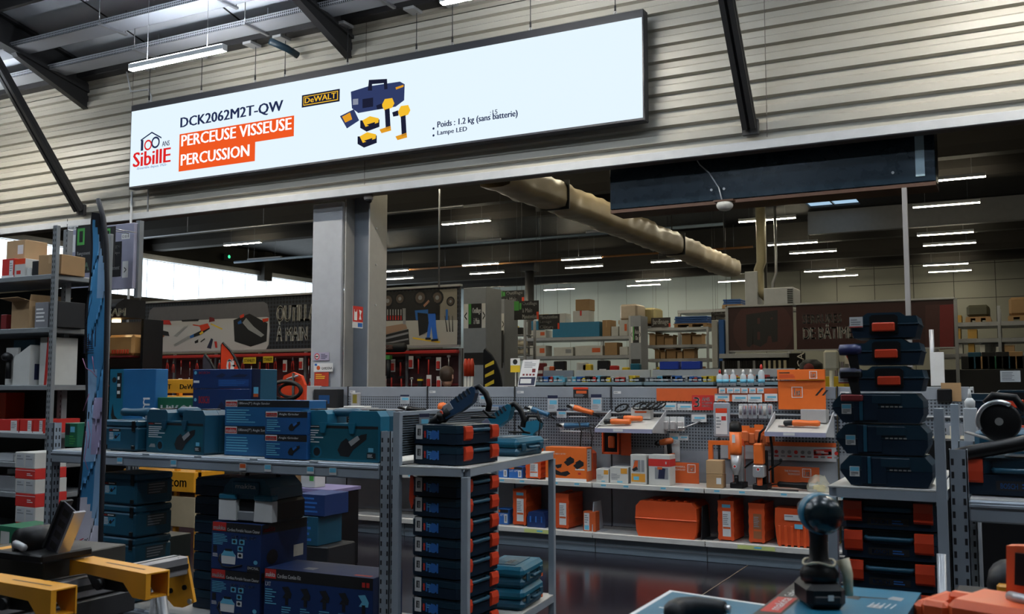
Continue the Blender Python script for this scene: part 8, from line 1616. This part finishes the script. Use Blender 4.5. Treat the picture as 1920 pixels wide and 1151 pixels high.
#rk = rack('low tool shelf under the brown carton rack', at(1206, 700, Y=Y).x + .05, at(1326, 700, Y=Y).x - .05, Y + .03, .5, [q[2] - .621], q[2] - .6, GALV, 2)
def pallet_load(label, px0, px1, py0, Y, z, m_, deck=True, layers=0, group=None, col2=None):
 x, w = span(px0, px1, Y); t = thing('pallet_load', label, 'pallet', (x, Y, z), 0, group); b = MB()
 for k in (-1, 0, 1): b.box(k * w * .42 - .05, k * w * .42 + .05, 0, .8, 0, .08, KRAFT)
 b.box(-w / 2, w / 2, 0, .8, .081, .11, KRAFT); b.build('pallet', t); h = zz((px0 + px1) / 2, py0, Y) - z - .112
 if layers:
  for k in range(layers): b = MB(); b.box(-w * .48 + .02 * (k % 2), w * .48, .02, .78, .112 + h * k / layers, .112 + h * (k + .86) / layers, m_, .01); b.build('slab', t)
 else: b = MB(); b.box(-w * .47, w * .47, .03, .76, .112, .112 + h, m_, .05); b.build('wrapped_load', t)
 return t
pallet_load('film wrapped brown load with red tape on top of the hall racks', 1161, 1196, 570, 25.6, zz(1180, 607, 25.6), WRAP); pallet_load('yellowish film wrapped load beside the dark aisle sign', 1193, 1230, 577, 26.4, zz(1210, 612, 26.4), mat('yellow_wrap', (.42, .36, .18), .3, bump=.4))
b = MB(); b.box(-1.3, .6, 0, 1.0, zz(1190, 612, 26.4) - .1, zz(1190, 612, 26.4) - .001, GALV, .01)
for sx in (-1.25, .55): b.box(sx - .04, sx + .04, 0, .08, 0, zz(1190, 612, 26.4) - .101, GALV)
whole(b, 'pallet_rack', 'high pallet rack carrying the yellowish wrapped load', 'rack', (at(1205, 700, Y=26.4).x, 26.4, 0))
pallet_load('stack of blue slabs on a pallet on top of the brown carton rack', 1264, 1329, 592, 25.15, q[0] + .001, mat('blue_slab', (.03, .1, .32), .5), layers=4); pallet_load('second stack of blue slabs further back by the maroon sign', 1357, 1392, 560, 27.0, zz(1370, 578, 27.0), MATS['blue_slab'], layers=3)
b = MB(); zt_ = zz(1370, 578, 27.0); b.box(-1.6, 1.6, 0, 1.0, zt_ - .1, zt_ - .001, GALV, .01)
for sx in (-1.55, 1.55): b.box(sx - .04, sx + .04, 0, .08, 0, zt_ - .101, GALV)
whole(b, 'pallet_rack', 'high pallet rack carrying the second stack of blue slabs', 'rack', (at(1375, 700, Y=27.0).x, 27.0, 0))
# far rack past the tower
Y = 22.0; q = [zz(1850, c, Y) for c in (603, 634, 662)]
rack('tall hall rack past the tower with pallets on its top shelf', at(1812, 700, Y=Y).x - .6, at(2010, 700, Y=Y).x, Y, 1.0, q + [.3], zz(1812, 575, Y), GALV, 3, th=.09)
pallet_load('dark green covered load on a pallet, top shelf past the tower', 1816, 1862, 571, Y + .05, q[0] + .001, mat('olive_wrap', (.07, .07, .045), .5)); pallet_load('tall brown load on a pallet at the edge of the top shelf past the tower', 1896, 1950, 556, Y + .05, q[0] + .001, KRAFT)
hall_boxes(Y, q[0], ((1792, 1808, 591, mat('amber_carton', (0, 0, 0)), {'n': 'small amber carton'}),), '', 'the top shelf past the tower', None)
hall_boxes(Y, q[1], ((1794, 1805, 616, MATS['amber_carton'], {'n': 'amber carton'}), (1818, 1836, 617, MATS['amber_carton'], {'n': 'amber carton, tall'})), '', 'the second shelf past the tower', None)
hall_boxes(Y, q[2], ((1795, 1808, 644, CARDW, {'n': 'white bundle'}), (1818, 1830, 644, MATS['amber_carton'], {'n': 'amber carton'}), (1840, 1850, 646, CARDW, {'n': 'small pale carton'}), (1870, 1882, 650, CARDW, {'n': 'low pale carton'}), (1886, 1906, 647, KRAFT2, {'n': 'brown carton'})), '', 'the third shelf past the tower', None)
for i, a in enumerate((1852, 1872)): b = MB(); b.lathe([(.1, 0), (.12, .02), (.12, .2), (.13, .215), (.1, .24)], WHITE, n=14); whole(b, 'white_bucket', ('white bucket standing at the open middle of the third shelf past the tower', 'white bucket next to the low pale carton past the tower')[i], 'bucket', (at(a, 660, Y=Y + .5).x, Y + .6, q[2] + .001))
for i in range(9):
 a = 1815 + 13 * i; b = MB(); b.box(-.12, .12, 0, .1, 0, .26 + .08 * (i % 2), (CHAR, TEAL2, KRAFT, CHAR, GREEN)[i % 5], .01); whole(b, 'packed_product', f'{("black", "dark teal", "brown", "charcoal", "green")[i % 5]} pack, {ORD[i]} on the counter shelf under the far rack', 'pack', (at(a, 690, Y=21.4).x, 21.4, zz(1860, 692, 21.4)), 0, 'packs under the far rack')
b = MB(); b.box(-2.2, 2.2, -.1, .4, 0, zz(1860, 692, 21.4) - .001, CHAR, .01); whole(b, 'counter', 'dark counter under the far rack past the tower', 'counter', (at(1870, 690, Y=21.4).x, 21.4, 0))
# profile racks below the maroon signs
t = thing('profile_rack', 'dark rack of upright black and cream profiles under the maroon lock sign', 'rack', (0, 0, 0)); Y = 18.7; xa, xb = at(1350, 690, Y=Y).x, at(1478, 690, Y=Y).x
b = MB(); b.box(xa, xb, Y + .2, Y + .26, 0, 2.2, mat('rack_black', (.012, .012, .014), .5)); b.build('back_panel', t); b = MB(); b.box(xa, xb, Y - .05, Y + .19, 2.15, 2.24, PALE, .005); b.build('top_rail', t)
for i in range(26):
 a = 1352 + 4.8 * i; b = MB(); x = at(a, 690, Y=Y).x; cream = i > 15 and i % 2
 b.box(x - .022, x + .022, Y - .02, Y + .03, .1, 2.1, CREAM if cream else (GALV if i % 6 == 1 else BLACK)); b.build('profile', t)
t = thing('letter_panel', 'black upright panel with white letters at the end of the profiles', 'sign', (at(1495, 690, Y=18.0).x, 18.0, 0)); b = MB(); b.box(-.14, .14, 0, .05, 0, zz(1500, 662, 18.0), BLACK); b.build('board', t)
b = MB(); vv, ff = text_mesh('RICA', .04); zt_ = zz(1500, 705, 18); b.add([(-.0 + .12 * (1 - v) - .0, -.002, zt_ + .42 * u) for u, v in vv], ff, WHITE); b.build('printed_lettering', t)
t = thing('round_machine', 'dark red and black round machine beside the lettered panel', 'machine', (at(1521, 700, Y=17.6).x, 17.6, zz(1521, 706, 17.6))); b = MB(); b.lathe([(.12, 0), (.2, .05), (.2, .22), (.1, .3)], CHAR, n=16); b.build('tank', t); b = MB(); b.lathe([(.09, -.21), (.09, -.2)], DARKRED, (0, 0, .14), 'y', 14); b.build('front_disc', t); b = MB(); b.box(-.15, .15, -.225, -.2115, .0, .06, PAPER); b.build('printed_label', t)
b = MB(); b.box(-.5, .6, -.3, .3, 0, zz(1521, 706, 17.6) - .001, YPRINT, .01); whole(b, 'yellow_counter', 'yellow edged counter carrying the round machine', 'counter', (at(1521, 700, Y=17.6).x, 17.6, 0))
t = thing('desk_fan', 'cream lollipop shaped lamp on a stem in front of the maroon sign', 'lamp', (at(1559, 700, Y=12.4).x, 12.4, 0)); b = MB(); b.cyl((0, 0, 0), (0, 0, 1.8), .025, CREAM); b.cyl((0, 0, 0), (0, 0, .03), .15, CREAM); b.build('stem', t); b = MB(); b.box(-.09, .09, -.03, .03, 1.801, 2.05, CREAM, .03); b.build('head', t)
for i in range(12):
 a = 1560 + 4 * i; b = MB(); b.box(-.025, .025, 0, .1, .9, 2.05, (CARDW, PALE, mat('lilac_profile', (.4, .36, .48), .5))[i % 3]); whole(b, 'upright_profile', f'{("white", "grey", "lilac")[i % 3]} upright profile, {ORD[i]} in the row past the round machine', 'profile', (at(a, 690, Y=18.3).x, 18.3, 0), 0, 'upright profiles past the round machine')
b = MB(); b.box(-.5, .5, 0, .3, 0, .899, GPAN, .01); whole(b, 'profile_stand', 'grey stand under the row of upright profiles', 'stand', (at(1582, 690, Y=18.3).x, 18.25, 0))
board_sign('red_white_poster', 'red and white poster just beside the tower of navy cases', 1584, 1602, 662, 682, 18.1, lambda b, w, h: b.flat([(-w / 2, h), (w / 2, h), (w / 2, h * .1), (0, h * .1)], RED, -.001), PAPER, stick=True)
for i in range(9):
 a = 1340 + (i % 3) * 13; c = 640 - 22 * (i // 3);
 b = MB(); b.box(-.06, .06, 0, .3, 0, 1.0, (CARDW, BLUEINK, PALE)[i % 3], .01) if i < 3 else None
 if i < 3: whole(b, 'upright_carton', f'{("white", "blue", "grey")[i % 3]} tall narrow carton beside the maroon lock sign', 'box', (at(a, 640, Y=19.8).x, 19.8, zz(a, 690, 19.8)))
b = MB(); b.box(-.7, .5, -.05, .5, 0, zz(1350, 690, 19.8) - .001, GPAN, .01); whole(b, 'carton_stand', 'grey stand under the tall narrow cartons by the maroon sign', 'stand', (at(1352, 690, Y=19.8).x, 19.8, 0))
# ---- second low shelving run right behind the first
Y = 11.6; zt2 = zz(1250, 716, Y)
def low_run(label, px0, px1, Y, ztop):
 xa, xb = at(px0, 700, Y=Y).x, at(px1, 700, Y=Y).x; t = thing('low_shelving', label, 'shelving', ((xa + xb) / 2, Y, 0), 0, 'low shelving runs in the hall'); w = xb - xa
 b = MB(); b.box(-w / 2, w / 2, .3, .34, 0, ztop + .16, CARDW if px0 > 1050 else GPAN, .003); b.build('back_panel', t)
 b = MB(); b.box(-w / 2, w / 2, -.02, .299, ztop - .04, ztop, mat('pale_blue_rail', (.3, .42, .48), .4), .004); b.build('shelf', t); b = MB(); b.box(-w / 2, w / 2, .0, .299, 0, ztop - .041, CHAR); b.build('cabinet', t)
 b = MB()
 for k in range(int(w / .09)): b.rect(-w / 2 + .03 + .09 * k, -w / 2 + .06 + .09 * k, ztop - .12, ztop - .07, YPRINT if k % 3 else PALE, -.002)
 b.build('printed_label', t); return t
low_run('low shelving with a plain back by the white information sheet', 1000, 1057, Y, zt2); low_run('low white backed shelving behind the orange grinder bay', 1062, 1204, Y, zt2); low_run('low white backed shelving behind the orange header strip', 1208, 1338, Y, zt2); low_run('low white backed shelving behind the clear bottles', 1345, 1480, Y, zt2)
cols = [BLUEINK, YPRINT, CARDW, GREYINK, ORANGE2, CYANINK, CHAR, RED]; cn = ['blue', 'yellow', 'white', 'grey', 'orange', 'cyan', 'black', 'red']
k = 0
for run, (p0, p1) in (('the white information sheet', (1002, 1056)), ('the orange grinder bay', (1064, 1202)), ('the orange header strip', (1210, 1336)), ('the clear bottles', (1347, 1478))):
 a = p0 + 4; i = 0
 while a < p1 - 4:
  c = rnd.randrange(8); w_ = rnd.uniform(.07, .13); b = MB(); b.box(-w_ / 2, w_ / 2, 0, .15, 0, rnd.uniform(.05, .085), cols[c], .005); b.rect(-w_ * .3, w_ * .2, .015, .035, PAPER if c not in (2,) else GREYINK, -.001)
  whole(b, 'small_pack', f'small {cn[c]} pack, {ORD[min(i, 15)]} on the low shelf behind {run}', 'pack', (at(a, 712, Y=Y + .05).x, Y + .05, zt2 + .001), 0, 'small packs behind ' + run); a += 9.0; i += 1
for i, (a0, a1) in enumerate(((1243, 1278), (1283, 1319))): x, w = span(a0, a1, 12.0); simple_box(('royal blue bundle on the white shelving back, nearer the rack end', 'royal blue bundle on the white shelving back, nearer the bottles')[i], (x, 11.88, zt2 + .161), 0, w, .1, .1, mat('royal_bundle', (.01, .04, .3), .4), 'bundle', 'blue_bundle')
# cluster of goods on the rack fronts behind the grey end panels
for i, (a, c, m_, s_, lab) in enumerate(((1012, 690, DARKRED, .16, 'dark red sign card above the low shelving'), (1024, 688, PAPER, .12, 'white card with red print above the low shelving'), (1036, 694, ORANGE2, .12, 'orange pack above the low shelving'), (1048, 690, CHAR, .18, 'black machine above the low shelving'), (1090, 688, CARDW, .16, 'white headed tool above the white shelving back'), (1100, 699, YPRINT, .14, 'yellow tray above the white shelving back'), (1130, 690, CHAR, .18, 'black pack behind the white shelving back'), (1150, 690, RED, .12, 'red handled pack behind the white shelving back'), (1172, 692, YPRINT, .1, 'yellow clamp behind the white shelving back'), (1190, 690, TEAL, .14, 'teal pack behind the white shelving back'))):
 x = at(a, c, Y=13.2).x; b = MB(); b.box(-s_ / 2, s_ / 2, 0, .1, 0, s_ * 1.3, m_, .012); b.rect(-s_ * .3, s_ * .3, s_ * .3, s_ * .6, PAPER if m_ is not PAPER else RED, -.001); whole(b, 'display_pack', lab, 'pack', (x, 13.2, 1.751), 0)
b = MB(); b.box(at(1003, 700, Y=13.2).x, at(1200, 700, Y=13.2).x, -.15, .3, 0, 1.75, CHAR, .01); whole(b, 'display_counter', 'dark counter carrying the packs above the white shelving', 'counter', (0, 13.2, 0))
for i in range(10):
 c = (i // 5); a = 944 + (i % 5) * 9; b = MB(); b.lathe([(.02, 0), (.09, .03), (.1, .08), (.08, .13), (.02, .15)], mat('cream_ball', (.5, .45, .36), .6), n=12); whole(b, 'cream_roll', f'cream roll, {ORD[i % 5]} in the {("upper", "lower")[c]} row on the far shelf by the end panels', 'roll', (at(a, 650, Y=20.0).x, 20.05, zz(960, (650, 665)[c], 20.0)), 0, 'cream rolls by the end panels')
rack('narrow shelf of cream rolls behind the grey end panels', at(938, 700, Y=20).x, at(990, 700, Y=20).x, 19.85, .5, [zz(960, 650, 20.0) - .001, zz(960, 665, 20.0) - .001, zz(960, 628, 20.0)], zz(960, 600, 20), GALV, 2, th=.02)
for i, (a, m_) in enumerate(((950, MATS['amber_carton']), (962, YPRINT), (974, BLACK))): x = at(a, 610, Y=20).x; simple_box(('amber carton above the cream rolls', 'yellow carton above the cream rolls', 'black carton above the cream rolls')[i], (x, 20.0, zz(960, 628, 20.0) + .001), 0, .12, .2, .25 - .04 * i, m_)
board_sign('hi_vis_poster', 'tall dark poster with a figure in lime high visibility vest', 916, 944, 620, 680, 14.55, lambda b, w, h: (b.flat([(-w * .3, h * .1), (w * .35, h * .1), (w * .3, h * .6), (w * .1, h * .68), (-w * .1, h * .68), (-w * .28, h * .6)], LIME, -.001), b.disc(0, h * .82, w * .15, mat('skin_print', (0, 0, 0)), -.001, 12), b.rect(-w * .17, w * .17, h * .85, h * .97, YPRINT, -.0016), b.rect(-w * .3, w * .32, h * .3, h * .35, PALE, -.0016)), BLACKINK)
